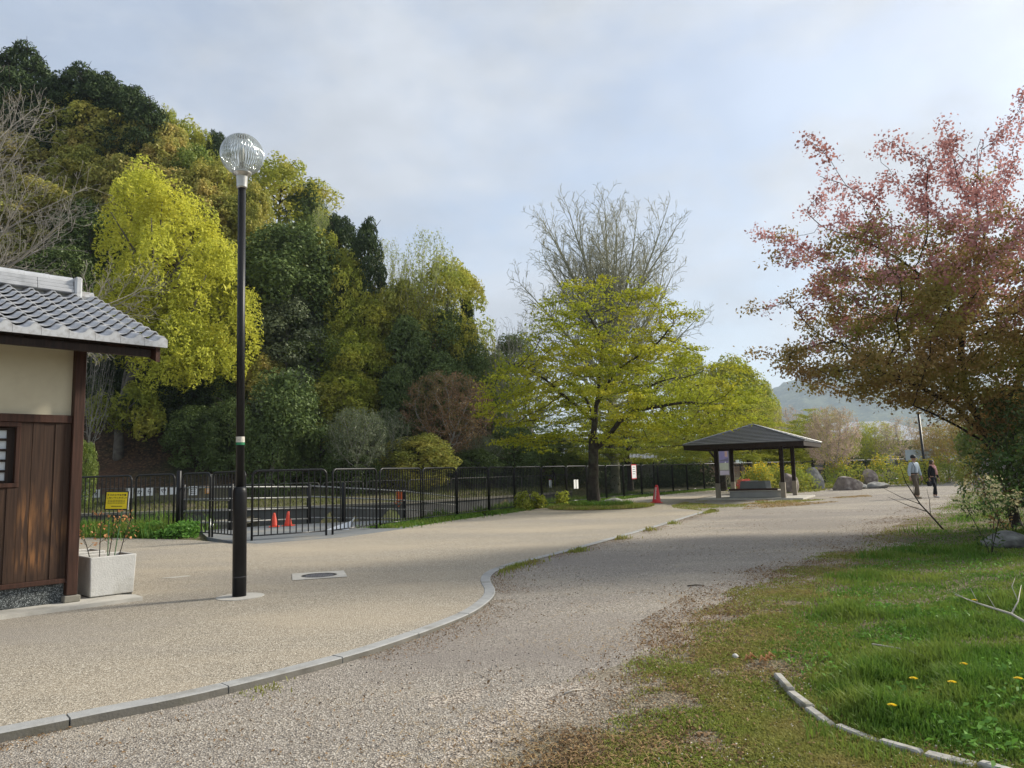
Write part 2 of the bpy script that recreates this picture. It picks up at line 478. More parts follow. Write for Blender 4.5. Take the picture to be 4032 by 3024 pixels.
# foliage tints
FOL = {
    'olive': leaf('olive_leaf', (0.15, 0.175, 0.036), (0.31, 0.31, 0.068), c=(0.35, 0.305, 0.07), nscale=0.5),
    'brown': leaf('bronze_green_leaf', (0.18, 0.195, 0.045), (0.37, 0.345, 0.09), c=(0.41, 0.32, 0.10), nscale=0.55),
    'dark': leaf('dark_evergreen_leaf', (0.052, 0.082, 0.024), (0.13, 0.17, 0.05), trans=0.2, gloss=0.06),
    'conifer': leaf('dark_needle', (0.026, 0.044, 0.018), (0.066, 0.092, 0.034), trans=0.12, gloss=0.04),
    'green': leaf('mid_green_leaf', (0.075, 0.12, 0.024), (0.17, 0.22, 0.048), c=(0.19, 0.22, 0.045), gloss=0.06),
    'silver': leaf('grey_green_leaf', (0.070, 0.090, 0.045), (0.19, 0.215, 0.115), trans=0.25, gloss=0.08),
    'lime': leaf('lime_leaf', (0.15, 0.195, 0.024), (0.32, 0.34, 0.05), c=(0.30, 0.28, 0.045), trans=0.4),
    'yellow': leaf('yellow_green_leaf', (0.32, 0.34, 0.04), (0.55, 0.55, 0.09), c=(0.48, 0.46, 0.06), trans=0.45, gloss=0.03),
    'gold': leaf('golden_green_leaf', (0.18, 0.22, 0.032), (0.36, 0.375, 0.065), c=(0.36, 0.325, 0.06), trans=0.4),
    'pale': leaf('pale_new_leaf', (0.20, 0.24, 0.075), (0.36, 0.38, 0.14), trans=0.45, gloss=0.03),
    'maple': leaf('maple_leaf', (0.15, 0.185, 0.016), (0.335, 0.355, 0.038), c=(0.31, 0.29, 0.028), trans=0.42, gloss=0.02),
    'rust': leaf('rust_cherry_leaf', (0.14, 0.09, 0.045), (0.29, 0.17, 0.10), c=(0.16, 0.13, 0.05), trans=0.35),
    'pink': leaf('pink_blossom', (0.24, 0.10, 0.095), (0.54, 0.32, 0.31), c=(0.28, 0.13, 0.11), trans=0.45, gloss=0.02, nscale=0.8),
    'bronze': leaf('bronze_cherry_leaf', (0.15, 0.105, 0.042), (0.35, 0.225, 0.095), c=(0.22, 0.21, 0.05), trans=0.45, gloss=0.03, nscale=0.6),
    'palepink': leaf('pale_pink_blossom', (0.42, 0.30, 0.24), (0.66, 0.52, 0.46), c=(0.40, 0.36, 0.18), trans=0.45),
    'whitebloom': leaf('white_blossom', (0.62, 0.55, 0.52), (0.8, 0.75, 0.74), trans=0.4),
    'kerria': leaf('kerria_leaf', (0.12, 0.18, 0.03), (0.26, 0.30, 0.06), c=(0.30, 0.27, 0.04), trans=0.4),
    'goldbloom': leaf('yellow_blossom', (0.60, 0.42, 0.03), (0.78, 0.58, 0.06), trans=0.4),
    'redleaf': leaf('red_azalea', (0.40, 0.07, 0.06), (0.62, 0.18, 0.14), trans=0.3),
    'hedge': leaf('hedge_leaf', (0.025, 0.045, 0.015), (0.08, 0.11, 0.035), trans=0.2, gloss=0.05),
    'shrub': leaf('shrub_leaf', (0.020, 0.050, 0.014), (0.095, 0.16, 0.042), trans=0.35, gloss=0.06, nscale=1.5, c=(0.075, 0.085, 0.025)),
    'creamtip': leaf('cream_new_leaf', (0.36, 0.33, 0.17), (0.62, 0.56, 0.34), c=(0.50, 0.32, 0.16), trans=0.35),
    'dryleaf': leaf('dry_maple_leaf', (0.35, 0.15, 0.06), (0.55, 0.28, 0.12), c=(0.33, 0.19, 0.11), trans=0.35),
}


# ------------------------------------------------------------------ helpers
class MB:
    """collects shapes and links them as one mesh object"""
    def __init__(s):
        s.v = []
        s.f = []
        s.m = []
        s.cur = 0
    def add(s, vs, fs):
        o = len(s.v)
        s.v += [tuple(p) for p in vs]
        s.f += [tuple(i + o for i in f) for f in fs]
        s.m += [s.cur] * len(fs)
        return s
    def box(s, lo, hi, mat=None):
        x0, y0, z0 = lo
        x1, y1, z1 = hi
        vs = [(x0, y0, z0), (x1, y0, z0), (x1, y1, z0), (x0, y1, z0), (x0, y0, z1), (x1, y0, z1), (x1, y1, z1), (x0, y1, z1)]
        if mat is not None:
            vs = [mat @ Vector(p) for p in vs]
        return s.add(vs, [(0, 3, 2, 1), (4, 5, 6, 7), (0, 1, 5, 4), (1, 2, 6, 5), (2, 3, 7, 6), (3, 0, 4, 7)])
    def bbox(s, lo, hi, b=0.006, mat=None):
        """box with chamfered edges"""
        bm = bmesh.new()
        bmesh.ops.create_cube(bm, size=1)
        c = [(a + d) / 2 for a, d in zip(lo, hi)]
        e = [d - a for a, d in zip(lo, hi)]
        for v in bm.verts:
            v.co = Vector((c[0] + v.co.x * e[0], c[1] + v.co.y * e[1], c[2] + v.co.z * e[2]))
        bmesh.ops.bevel(bm, geom=bm.edges[:], offset=b, segments=1, affect='EDGES')
        bm.verts.index_update()
        vs = [(mat @ v.co) if mat is not None else v.co.copy() for v in bm.verts]
        fs = [[v.index for v in f.verts] for f in bm.faces]
        bm.free()
        return s.add(vs, fs)
    def tube(s, pts, rad, sides=8, cap=True):
        P = [Vector(p) for p in pts]
        if not hasattr(rad, '__len__'):
            rad = [rad] * len(P)
        vs, fs = [], []
        prev = None
        for i, p in enumerate(P):
            t = (P[min(i + 1, len(P) - 1)] - P[max(i - 1, 0)])
            t = t.normalized() if t.length > 1e-9 else Vector((0, 0, 1))
            if prev is None:
                a = Vector((1, 0, 0)) if abs(t.x) < 0.8 else Vector((0, 1, 0))
            else:
                a = prev
            a = (a - t * a.dot(t)).normalized()
            prev = a
            b = t.cross(a)
            for k in range(sides):
                an = 2 * math.pi * k / sides
                vs.append(p + (a * math.cos(an) + b * math.sin(an)) * rad[i])
        for i in range(len(P) - 1):
            for k in range(sides):
                k2 = (k + 1) % sides
                fs.append((i * sides + k, i * sides + k2, (i + 1) * sides + k2, (i + 1) * sides + k))
        if cap:
            fs.append(tuple(range(sides))[::-1])
            fs.append(tuple((len(P) - 1) * sides + k for k in range(sides)))
        return s.add(vs, fs)
    def lathe(s, prof, n=24, c=(0, 0, 0), cap=True):
        vs, fs = [], []
        for r, z in prof:
            for k in range(n):
                a = 2 * math.pi * k / n
                vs.append((c[0] + r * math.cos(a), c[1] + r * math.sin(a), c[2] + z))
        for i in range(len(prof) - 1):
            for k in range(n):
                k2 = (k + 1) % n
                fs.append((i * n + k, i * n + k2, (i + 1) * n + k2, (i + 1) * n + k))
        if cap:
            fs.append(tuple(range(n))[::-1])
            fs.append(tuple((len(prof) - 1) * n + k for k in range(n)))
        return s.add(vs, fs)
    def prism(s, poly, z0, z1):
        n = len(poly)
        vs = [(p[0], p[1], z0) for p in poly] + [(p[0], p[1], z1) for p in poly]
        fs = [tuple(range(n))[::-1], tuple(range(n, 2 * n))] + [(i, (i + 1) % n, n + (i + 1) % n, n + i) for i in range(n)]
        return s.add(vs, fs)
    def mesh(s, name, mats, smooth=False):
        me = D.meshes.new(name)
        me.from_pydata([tuple(p) for p in s.v], [], s.f)
        for m in (mats if isinstance(mats, (list, tuple)) else [mats]):
            me.materials.append(m)
        me.polygons.foreach_set('material_index', s.m)
        if smooth:
            me.polygons.foreach_set('use_smooth', [True] * len(s.f))
        me.update()
        return me
    def build(s, name, mats, parent=None, smooth=False):
        return link(name, s.mesh(name, mats, smooth), parent)

def link(name, me, parent=None, loc=None, rotz=0.0, scale=None):
    o = D.objects.new(name, me)
    COL.objects.link(o)
    if parent is not None:
        o.parent = parent
    if loc is not None:
        o.location = loc
    if rotz:
        o.rotation_euler = (0, 0, rotz)
    if scale is not None:
        o.scale = scale
    return o

def tag(o, label=None, cat=None, group=None, kind=None):
    if label:
        o['label'] = label
    if cat:
        o['category'] = cat
    if group:
        o['group'] = group
    if kind:
        o['kind'] = kind
    return o

def thing(name, label, cat, loc=(0, 0, 0), rotz=0.0, group=None, scale=None):
    o = D.objects.new(name, None)
    o.empty_display_size = 0.2
    COL.objects.link(o)
    o.location = loc
    o.rotation_euler = (0, 0, rotz)
    if scale is not None:
        o.scale = scale
    return tag(o, label, cat, group)

def copy_tree(o, parent=None):
    c = o.copy()
    COL.objects.link(c)
    c.parent = parent
    for ch in list(o.children):
        copy_tree(ch, c)
    return c

def faces_mesh(name, V, mat, k=4):
    """V: (n, k, 3) array of separate faces"""
    V = np.ascontiguousarray(V, dtype=np.float32)
    n = V.shape[0]
    me = D.meshes.new(name)
    me.vertices.add(n * k)
    me.vertices.foreach_set('co', V.reshape(-1))
    me.loops.add(n * k)
    me.loops.foreach_set('vertex_index', np.arange(n * k, dtype=np.int32))
    me.polygons.add(n)
    me.polygons.foreach_set('loop_start', np.arange(0, n * k, k, dtype=np.int32))
    me.update(calc_edges=True)
    me.materials.append(mat)
    return me

def indexed_mesh(name, V, F, mat, smooth=False):
    """V (n,3), F (m,k) with shared vertices"""
    V = np.ascontiguousarray(V, dtype=np.float32)
    F = np.ascontiguousarray(F, dtype=np.int32)
    m, k = F.shape
    me = D.meshes.new(name)
    me.vertices.add(len(V))
    me.vertices.foreach_set('co', V.reshape(-1))
    me.loops.add(m * k)
    me.loops.foreach_set('vertex_index', F.reshape(-1))
    me.polygons.add(m)
    me.polygons.foreach_set('loop_start', np.arange(0, m * k, k, dtype=np.int32))
    me.update(calc_edges=True)
    me.materials.append(mat)
    if smooth:
        me.polygons.foreach_set('use_smooth', np.ones(m, dtype=bool))
    return me

def unit(a):
    return a / np.maximum(np.linalg.norm(a, axis=-1, keepdims=True), 1e-9)

def leaf_faces(P, Nn, size, asp, rg, along=None):
    """diamond leaves at P with normals Nn; size array = half length; asp = half width / half length"""
    n = len(P)
    t = along if along is not None else rg.normal(size=(n, 3))
    t = t - Nn * np.sum(t * Nn, axis=1, keepdims=True)
    t = unit(t)
    b = np.cross(Nn, t)
    s = np.asarray(size).reshape(-1, 1)
    w_ = s * asp
    fold = Nn * s * 0.25
    V = np.stack([P - t * s, P + b * w_ - t * s * 0.1 + fold, P + t * s, P - b * w_ - t * s * 0.1 + fold], axis=1)
    return V

def vnoise(x, y, seed=0, f=1.0):
    """smooth noise 0..1 on arrays"""
    r_ = np.random.default_rng(seed)
    v = np.zeros_like(np.asarray(x, dtype=float))
    amp = 0
    for o in range(5):
        for _ in range(3):
            a = r_.uniform(0, 2 * np.pi)
            k = f * 1.7 ** o * r_.uniform(0.8, 1.25)
            ph = r_.uniform(0, 6.28)
            v = v + np.sin(k * (np.cos(a) * x + np.sin(a) * y) + ph + 1.3 * np.sin(0.6 * k * (np.sin(a) * x - np.cos(a) * y) + ph * 2)) * 0.62 ** o
            amp += 0.62 ** o
    return 0.5 + 0.5 * v / (amp * 0.55)

def inside(poly, x, y):
    x = np.asarray(x, float)
    y = np.asarray(y, float)
    c = np.zeros(x.shape, bool)
    n = len(poly)
    for i in range(n):
        x0, y0 = poly[i][:2]
        x1, y1 = poly[(i + 1) % n][:2]
        cond = ((y0 > y) != (y1 > y)) & (x < (x1 - x0) * (y - y0) / (y1 - y0 + 1e-12) + x0)
        c ^= cond
    return c

def sstep(a, b, x):
    t = np.clip((np.asarray(x, float) - a) / (b - a), 0, 1)
    return t * t * (3 - 2 * t)

# ------------------------------------------------------------------ site lines (metres; x right, y ahead of the viewpoint)
FENCE = [(-13.3, 22.6), (-11.05, 21.7), (-9.45, 20.95), (-7.95, 20.05), (-6.66, 18.62), (-4.90, 19.75), (-3.98, 21.75), (-3.02, 24.25), (-2.05, 26.2),
         (-1.0, 28.4), (-0.02, 30.5), (1.16, 32.5), (2.38, 34.5), (3.52, 36.4), (4.68, 38.3), (5.85, 40.2), (7.15, 42.1), (8.45, 44.0), (9.7, 45.8),
         (11.0, 47.6), (12.5, 49.3), (14.1, 50.9), (15.9, 52.4), (17.8, 53.8), (19.8, 55.2), (21.9, 56.5), (24.0, 57.8), (26.2, 59.0), (28.4, 60.2), (30.6, 61.4), (32.8, 62.6), (35.0, 63.8)]
KERB_L = [(-7.2, 2.4), (-6.0, 3.05), (-4.6, 3.85), (-3.27, 4.86), (-2.86, 5.2), (-2.34, 5.62), (-1.54, 6.56), (-1.05, 7.4), (-0.66, 8.26), (-0.50, 8.9), (-0.43, 9.45), (-0.44, 9.94), (-0.50, 10.43),
          (-0.53, 11.05), (-0.44, 11.73), (-0.17, 12.48), (0.22, 13.17), (0.51, 13.68), (1.05, 14.66), (1.68, 15.9), (2.44, 17.42), (3.33, 19.2), (4.48, 21.58), (5.5, 23.8), (6.52, 25.88)]
def smooth_line(pts, sub=4):
    P = np.array(pts, float)
    out_ = []
    for i in range(len(P) - 1):
        p0, p1, p2, p3 = P[max(i - 1, 0)], P[i], P[i + 1], P[min(i + 2, len(P) - 1)]
        for k in range(sub):
            t = k / sub
            out_.append(0.5 * ((2 * p1) + (-p0 + p2) * t + (2 * p0 - 5 * p1 + 4 * p2 - p3) * t * t + (-p0 + 3 * p1 - 3 * p2 + p3) * t ** 3))
    out_.append(P[-1])
    return np.array(out_)
KERB = smooth_line(KERB_L, 4)

LAWN_EDGE = np.array([(-0.3, -2.0), (0.0, 2.5), (0.26, 4.03), (0.63, 5.12), (1.04, 6.22), (1.8, 7.83), (2.86, 9.58), (5.0, 12.52), (8.1, 16.9), (12.5, 23.0), (16.0, 28.0), (18.2, 31.8), (20.8, 36.0), (26.0, 44.0), (36, 58)])
def lawn_x(y):
    return np.interp(y, LAWN_EDGE[:, 1], LAWN_EDGE[:, 0])

def lawn_z(x, y):
    d = np.asarray(x) - lawn_x(y)
    n_ = vnoise(x, y, 3, 1.6) - 0.5
    n2 = vnoise(x, y, 4, 5.0) - 0.5
    return -0.055 + 0.05 * sstep(-0.9, 0.8, d) + 0.17 * sstep(1.0, 5.0, d) + 0.05 * n_ * sstep(-0.8, 1.0, d) + 0.02 * n2

def gravel_z(x, y):
    return -0.05 + 0.035 * sstep(5.0, 11.5, y) + 0.012 * (vnoise(x, y, 9, 1.2) - 0.5)

# far bank of the pond and hill
def wall_y(x):      # far retaining wall
    return np.interp(x, [-60, -30, -18, -12, -6, -2, 2, 6, 10, 14], [33, 35, 37, 38, 40.5, 44.5, 49.5, 55.5, 60, 64])
RIDGE_X = [-120, -80, -55, -38, -24, -14, -4.6, 3, 14, 40, 90]
RIDGE_Z = [76, 70, 59, 46, 35, 26, 17, 9.5, 3.4, 1.0, 0.4]
SLOPE_U = [-1.3, -0.69, -0.655, -0.567, -0.473, -0.41, -0.317, -0.254, -0.191, -0.091, -0.066, -0.041, 0.06, 0.2]
SLOPE_T = [0.72, 0.60, 0.60, 0.567, 0.505, 0.463, 0.423, 0.377, 0.347, 0.33, 0.265, 0.208, 0.13, 0.05]
def hill_z(x, y):
    s = np.asarray(y) - (wall_y(x) + 6.0)
    yy = np.minimum(np.asarray(y), 76.0)
    cap = 1.5 + np.interp(np.asarray(x) / np.maximum(yy, 20), SLOPE_U, SLOPE_T) * yy - 9.0 - 0.35 * np.maximum(np.asarray(y) - 76.0, 0)
    cap = np.maximum(cap, np.minimum(0.42 * np.maximum(s, 0), 2.5))
    return 0.3 + np.minimum(cap, np.minimum(0.42 * np.maximum(s, 0) + 1.0 * np.maximum(s - 6.0, 0), np.interp(x, RIDGE_X, RIDGE_Z) * (1 - np.exp(-np.maximum(s, 0) / 14.0)) * 1.05))

FX = np.array([p[0] for p in FENCE])
FY = np.array([p[1] for p in FENCE])
def fence_side(x, y):
    """metres behind the fence (positive = pond side)"""
    x = np.asarray(x, float)
    y = np.asarray(y, float)
    best = np.full(x.shape, 1e9)
    sgn = np.ones(x.shape)
    ext = [(-60, 34.0)] + FENCE + [(120, 112)]
    for i in range(len(ext) - 1):
        ax, ay = ext[i]
        bx, by = ext[i + 1]
        ex, ey = bx - ax, by - ay
        t = np.clip(((x - ax) * ex + (y - ay) * ey) / (ex * ex + ey * ey), 0, 1)
        dx, dy = x - (ax + t * ex), y - (ay + t * ey)
        d_ = np.hypot(dx, dy)
        cr = ex * dy - ey * dx
        u_ = d_ < best
        best = np.where(u_, d_, best)
        sgn = np.where(u_, np.sign(cr), sgn)
    return best * sgn

WATER_Z = -0.78
def ground_z(x, y):
    x = np.asarray(x, float)
    y = np.asarray(y, float)
    fs = fence_side(x, y)
    wy = wall_y(x)
    z = np.full(x.shape, -0.12)
    back = fs > 0
    bank = -0.06 - 1.3 * sstep(2.6, 4.6, fs)
    pond = np.where(y < wy - 0.1, bank, 0.06 + 0.34 * sstep(0.2, 3.5, y - wy) + 0.04 * (vnoise(x, y, 12, 1.0) - 0.5))
    far = np.where(y > wy + 5.0, hill_z(x, y) + 0.1 + 0.25 * (vnoise(x, y, 13, 0.8) - 0.5), pond)
    # right of the pond the meadow is level
    lev = -0.03 + 0.05 * (vnoise(x, y, 14, 0.5) - 0.5) + 0.9 * sstep(70, 130, y)
    mixr = sstep(5.5, 9.0, x)
    zz = far * (1 - mixr) + np.maximum(lev, np.where(y > wy + 5, hill_z(x, y) - 0.2, -9)) * mixr
    return np.where(back, zz, z)

# ------------------------------------------------------------------ setting
gx = np.unique(np.concatenate([np.linspace(-2600, -130, 12), np.arange(-130, -45, 2.5), np.arange(-45, 18, 0.6), np.arange(18, 70, 2.0), np.linspace(70, 2600, 14)]))
gy = np.unique(np.concatenate([np.linspace(-600, -20, 8), np.arange(-20, 15, 5.0), np.arange(15, 60, 0.6), np.arange(60, 130, 2.0), np.linspace(130, 4200, 18)]))
GX, GY = np.meshgrid(gx, gy)
GZ = ground_z(GX.ravel(), GY.ravel()).reshape(GX.shape)
ny, nx = GX.shape
idx = np.arange(ny * nx).reshape(ny, nx)
F_ = np.stack([idx[:-1, :-1], idx[:-1, 1:], idx[1:, 1:], idx[1:, :-1]], -1).reshape(-1, 4)
gme = indexed_mesh('ground', np.stack([GX, GY, GZ], -1).reshape(-1, 3), F_, M['earth'], True)
gme.materials.append(M['hill'])
cx_, cy_ = GX.ravel()[F_].mean(1), GY.ravel()[F_].mean(1)
gme.polygons.foreach_set('material_index', ((cy_ > wall_y(cx_) + 5.5) & (hill_z(cx_, cy_) > 0.8)).astype(np.int32))
tag(link('ground', gme), kind='structure')

# gravel path (a little below the kerb) -- the pavement and the lawn lie over it
qx = np.concatenate([np.arange(-9, 4, 0.25), np.arange(4, 60, 1.0)])
qy = np.concatenate([np.arange(-4, 16, 0.25), np.arange(16, 60, 1.0)])
QX, QY = np.meshgrid(qx, qy)
QZ = gravel_z(QX, QY)
idq = np.arange(QX.size).reshape(QX.shape)
F_ = np.stack([idq[:-1, :-1], idq[:-1, 1:], idq[1:, 1:], idq[1:, :-1]], -1).reshape(-1, 4)
keep = fence_side(QX.ravel()[F_].mean(1), QY.ravel()[F_].mean(1)) < -1.6
me_ = indexed_mesh('gravel_path', np.stack([QX, QY, QZ], -1).reshape(-1, 3), F_[keep], M['gravel'], True)
tag(link('gravel_path', me_), kind='structure')

# paved plaza between kerb and fence
fin = [(x - 0.0, y) for x, y in FENCE[:22]]
def offset_line(pts, d):
    P = np.array(pts, float)
    o_ = []
    for i in range(len(P)):
        t = P[min(i + 1, len(P) - 1)] - P[max(i - 1, 0)]
        t /= np.linalg.norm(t)
        o_.append(P[i] + np.array([t[1], -t[0]]) * d)
    return np.array(o_)
inner = offset_line(FENCE[:26], 0.75)
inner[:, 0] += 0.12 * np.sin(np.arange(len(inner)) * 2.3)
pave_poly = [(-16.0, -1.5), (-11.0, 0.5)] + [tuple(p) for p in KERB] + [(6.4, 26.6), (6.0, 28.5), (6.1, 30.5), (6.7, 32.4), (8.0, 35.0), (9.8, 38.2), (12.0, 41.5), (15.5, 45.5), (20.0, 50.0), (23.5, 53.0)] + [tuple(p) for p in inner[::-1]] + [(-16.5, 23.0), (-17, 10)]
b_ = MB()
b_.add([(p[0], p[1], 0.0) for p in pave_poly], [tuple(range(len(pave_poly)))])
me_ = b_.mesh('paved_plaza', M['pave'])
tag(link('paved_plaza', me_), kind='structure')

# kerb: curved stones end to end
ks = thing('kerb', None, None)
tag(ks, kind='structure')
kout = offset_line(KERB, 0.0)
klen = np.concatenate([[0], np.cumsum(np.linalg.norm(np.diff(KERB, axis=0), axis=1))])
kw_right = offset_line(KERB, 0.14)
def kerb_at(s, d):
    x = np.interp(s, klen, KERB[:, 0])
    y = np.interp(s, klen, KERB[:, 1])
    x2 = np.interp(s, klen, kw_right[:, 0])
    y2 = np.interp(s, klen, kw_right[:, 1])
    return x + (x2 - x) * d, y + (y2 - y) * d
s0 = 0.0
step_k = 1.0
while s0 < klen[-1] - 0.3:
    s1 = min(s0 + step_k, klen[-1])
    n = 6
    vs, fs = [], []
    hz = 0.008 + rnd.uniform(-0.002, 0.003)
    for i in range(n + 1):
        s_ = s0 + 0.006 + (s1 - s0 - 0.012) * i / n
        for dd, z in ((0.0, -0.15), (0.0, hz - 0.004), (0.05, hz), (0.93, hz), (1.0, hz - 0.008), (1.02, -0.15)):
            x, y = kerb_at(s_, dd)
            vs.append((x, y, z))
    for i in range(n):
        for k in range(5):
            a = i * 6 + k
            fs.append((a, a + 1, a + 7, a + 6))
    fs.append((0, 1, 2, 3, 4, 5))
    fs.append(tuple(n * 6 + k for k in range(6))[::-1])
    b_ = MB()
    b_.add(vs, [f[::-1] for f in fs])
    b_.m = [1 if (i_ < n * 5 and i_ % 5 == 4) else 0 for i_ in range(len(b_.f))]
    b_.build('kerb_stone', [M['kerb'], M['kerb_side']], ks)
    s0 = s1

# lawn sheet rising out of the gravel, soil strip under it
lx = np.concatenate([np.arange(-0.8, 9, 0.16), np.arange(9, 70, 1.0)])
ly = np.concatenate([np.arange(-3, 14, 0.16), np.arange(14, 75, 0.8)])
LX, LY = np.meshgrid(lx, ly)
LZ = lawn_z(LX, LY)
idl = np.arange(LX.size).reshape(LX.shape)
F_ = np.stack([idl[:-1, :-1], idl[:-1, 1:], idl[1:, 1:], idl[1:, :-1]], -1).reshape(-1, 4)
cx_, cy_ = LX.ravel()[F_].mean(1), LY.ravel()[F_].mean(1)
keep = (cx_ > lawn_x(cy_) - 1.3) & (fence_side(cx_, cy_) < -1.5)
me_ = indexed_mesh('lawn', np.stack([LX, LY, LZ], -1).reshape(-1, 3), F_[keep], M['verge'], True)
ca = me_.color_attributes.new('bare', 'FLOAT_COLOR', 'POINT')
bare = 1 - sstep(-0.9, 1.2, LX.ravel() - lawn_x(LY.ravel()) + 1.6 * (vnoise(LX.ravel(), LY.ravel(), 45, 1.6) - 0.5) + 0.8 * (vnoise(LX.ravel(), LY.ravel(), 46, 7.0) - 0.5))
ca.data.foreach_set('color', np.repeat(bare[:, None], 4, 1).astype(np.float32).ravel())
tag(link('lawn', me_), kind='structure')

# pond water
m, t, o = new_mat('pond_water')
p = t.nodes.new('ShaderNodeBsdfPrincipled')
p.inputs['Base Color'].default_value = (0.055, 0.062, 0.035, 1)
p.inputs['Roughness'].default_value = 0.12
z = t.nodes.new('ShaderNodeTexNoise')
z.inputs['Scale'].default_value = 6
z.inputs['Detail'].default_value = 3
b = t.nodes.new('ShaderNodeBump')
b.inputs['Strength'].default_value = 0.12
b.inputs['Distance'].default_value = 0.02
t.links.new(z.outputs['Fac'], b.inputs['Height'])
t.links.new(b.outputs['Normal'], p.inputs['Normal'])
t.links.new(p.outputs['BSDF'], o.inputs['Surface'])
M['pond'] = m
b_ = MB()
b_.add([(-60, 20, WATER_Z), (9, 20, WATER_Z), (9, 64, WATER_Z), (-60, 64, WATER_Z)], [(0, 1, 2, 3)])
tag(b_.build('pond_water', M['pond']), kind='structure')

# far retaining wall of the pond: two concrete tiers with a coping
def ribbon_wall(name, label, xs, dy, z0, z1, th, mat, coping=None):
    t_ = thing(name, label, 'wall')
    V, Fc = [], []
    for i, x in enumerate(xs):
        y = float(wall_y(x)) + dy
        V += [(x, y, z0), (x, y + 0.03, z1), (x, y + th, z1), (x, y + th, z0)]
    for i in range(len(xs) - 1):
        a = i * 4
        for k in range(4):
            Fc.append((a + k, a + 4 + k, a + 4 + (k + 1) % 4, a + (k + 1) % 4))
    q = MB()
    q.add(V, Fc)
    q.build('wall_face', mat, t_)
    if coping:
        q = MB()
        V, Fc = [], []
        for i, x in enumerate(xs):
            y = float(wall_y(x)) + dy
            V += [(x, y - 0.06, z1 + 0.002), (x, y - 0.06, z1 + 0.12), (x, y + th + 0.06, z1 + 0.12), (x, y + th + 0.06, z1 + 0.002)]
        for i in range(len(xs) - 1):
            a = i * 4
            for k in range(4):
                Fc.append((a + k, a + 4 + k, a + 4 + (k + 1) % 4, a + (k + 1) % 4))
        q.add(V, Fc)
        q.build('coping', coping, t_)
    return t_
ribbon_wall('retaining_wall', 'dark stained concrete retaining wall along the far edge of the pond', np.arange(-34, 4.1, 1.0), -0.15, -1.6, -0.02, 0.4, M['conc_dark'], M['conc_mid'])
ribbon_wall('retaining_wall', 'low pale concrete step at the pond edge behind the fence by the brown building', np.arange(-24, -11.9, 1.0), -5.2, -1.6, -0.42, 2.4, M['conc_mid'], M['conc_mid'])

# grey concrete apron inside the gate
b_ = MB()
ap = [(-8.3, 20.2), (-7.0, 18.55), (-6.1, 17.75), (-4.4, 18.9), (-3.2, 21.3), (-2.9, 22.6), (-3.6, 24.6), (-4.6, 25.6), (-8.0, 24.6), (-9.6, 22.8)]
b_.prism([tuple(p) for p in ap], -1.7, 0.004)
tag(b_.build('concrete_apron', M['asph']), kind='structure')


# ------------------------------------------------------------------ the brown building at the left
WALL_ANG = math.pi / 2 - R(43)            # its front wall runs along local x
BP = Vector((-5.625, 9.523, 0))
bld = thing('park_building', 'dark wooden building with cream plaster and grey tiled roof', 'building', BP, WALL_ANG)
# local frame: x along the front wall (0 at the corner post, negative = towards the viewer's left), -y out of the wall, z up
def bl(n, b, m, p=None, sm=False):
    return b.build(n, m, p or bld, sm)
BL = -4.2        # far left end of the wall
b_ = MB()
b_.box((BL, 0.03, 0.05), (-0.07, 3.9, 0.285))
st = bl('stone_base', b_, M['granite'])
b_ = MB()
b_.box((BL, 0.06, 2.36), (-0.06, 0.12, 3.3))
bl('plaster_wall', b_, M['plaster'])
b_ = MB()
b_.box((-0.10, 0.1, 0.285), (-0.02, 3.9, 3.3))
b_.box((BL, 3.8, 0.285), (-0.1, 3.9, 3.3))
b_.box((BL, 0.12, 0.285), (BL + 0.08, 3.8, 3.3))
bl('side_wall', b_, M['board'])
# sill strip, middle rail, posts
b_ = MB()
b_.bbox((BL, -0.035, 0.286), (-0.062, 0.06, 0.345), 0.006)
bl('sill_beam', b_, M['beam'])
b_ = MB()
b_.bbox((BL, -0.02, 2.285), (-0.062, 0.09, 2.385), 0.006)
bl('rail_beam', b_, M['beam'])
b_ = MB()
b_.bbox((-0.06, -0.055, 0.13), (0.065, 0.07, 3.28), 0.006)
bl('corner_post', b_, M['beam'])
b_ = MB()
b_.bbox((-0.09, -0.09, 0.045), (0.095, 0.1, 0.128), 0.01)
bl('post_footing', b_, M['conc_mid'])
# boards of the lower wall (window opening from -1.55 to -0.66)
edges = [-0.062, -0.135, -0.245, -0.37, -0.49, -0.62, -0.735, -0.86, -0.985, -1.11, -1.235, -1.36, -1.48, -1.6, -1.73, -1.85, -1.98, -2.1, -2.23, -2.35, -2.48, -2.6, -2.73, -2.85, -3.0, -3.15]
for i in range(len(edges) - 1):
    x1, x0 = edges[i] - 0.0008, edges[i + 1] + 0.0008
    ztop = 2.284
    if x0 < -0.62 and x1 > -1.61:
        ztop = 1.485
    yo = (0.006, 0.0, 0.009, 0.003)[i % 4]
    b_ = MB()
    b_.bbox((x0, yo, 0.346), (x1, 0.05, ztop), 0.002)
    bl('wall_board', b_, M['board'])
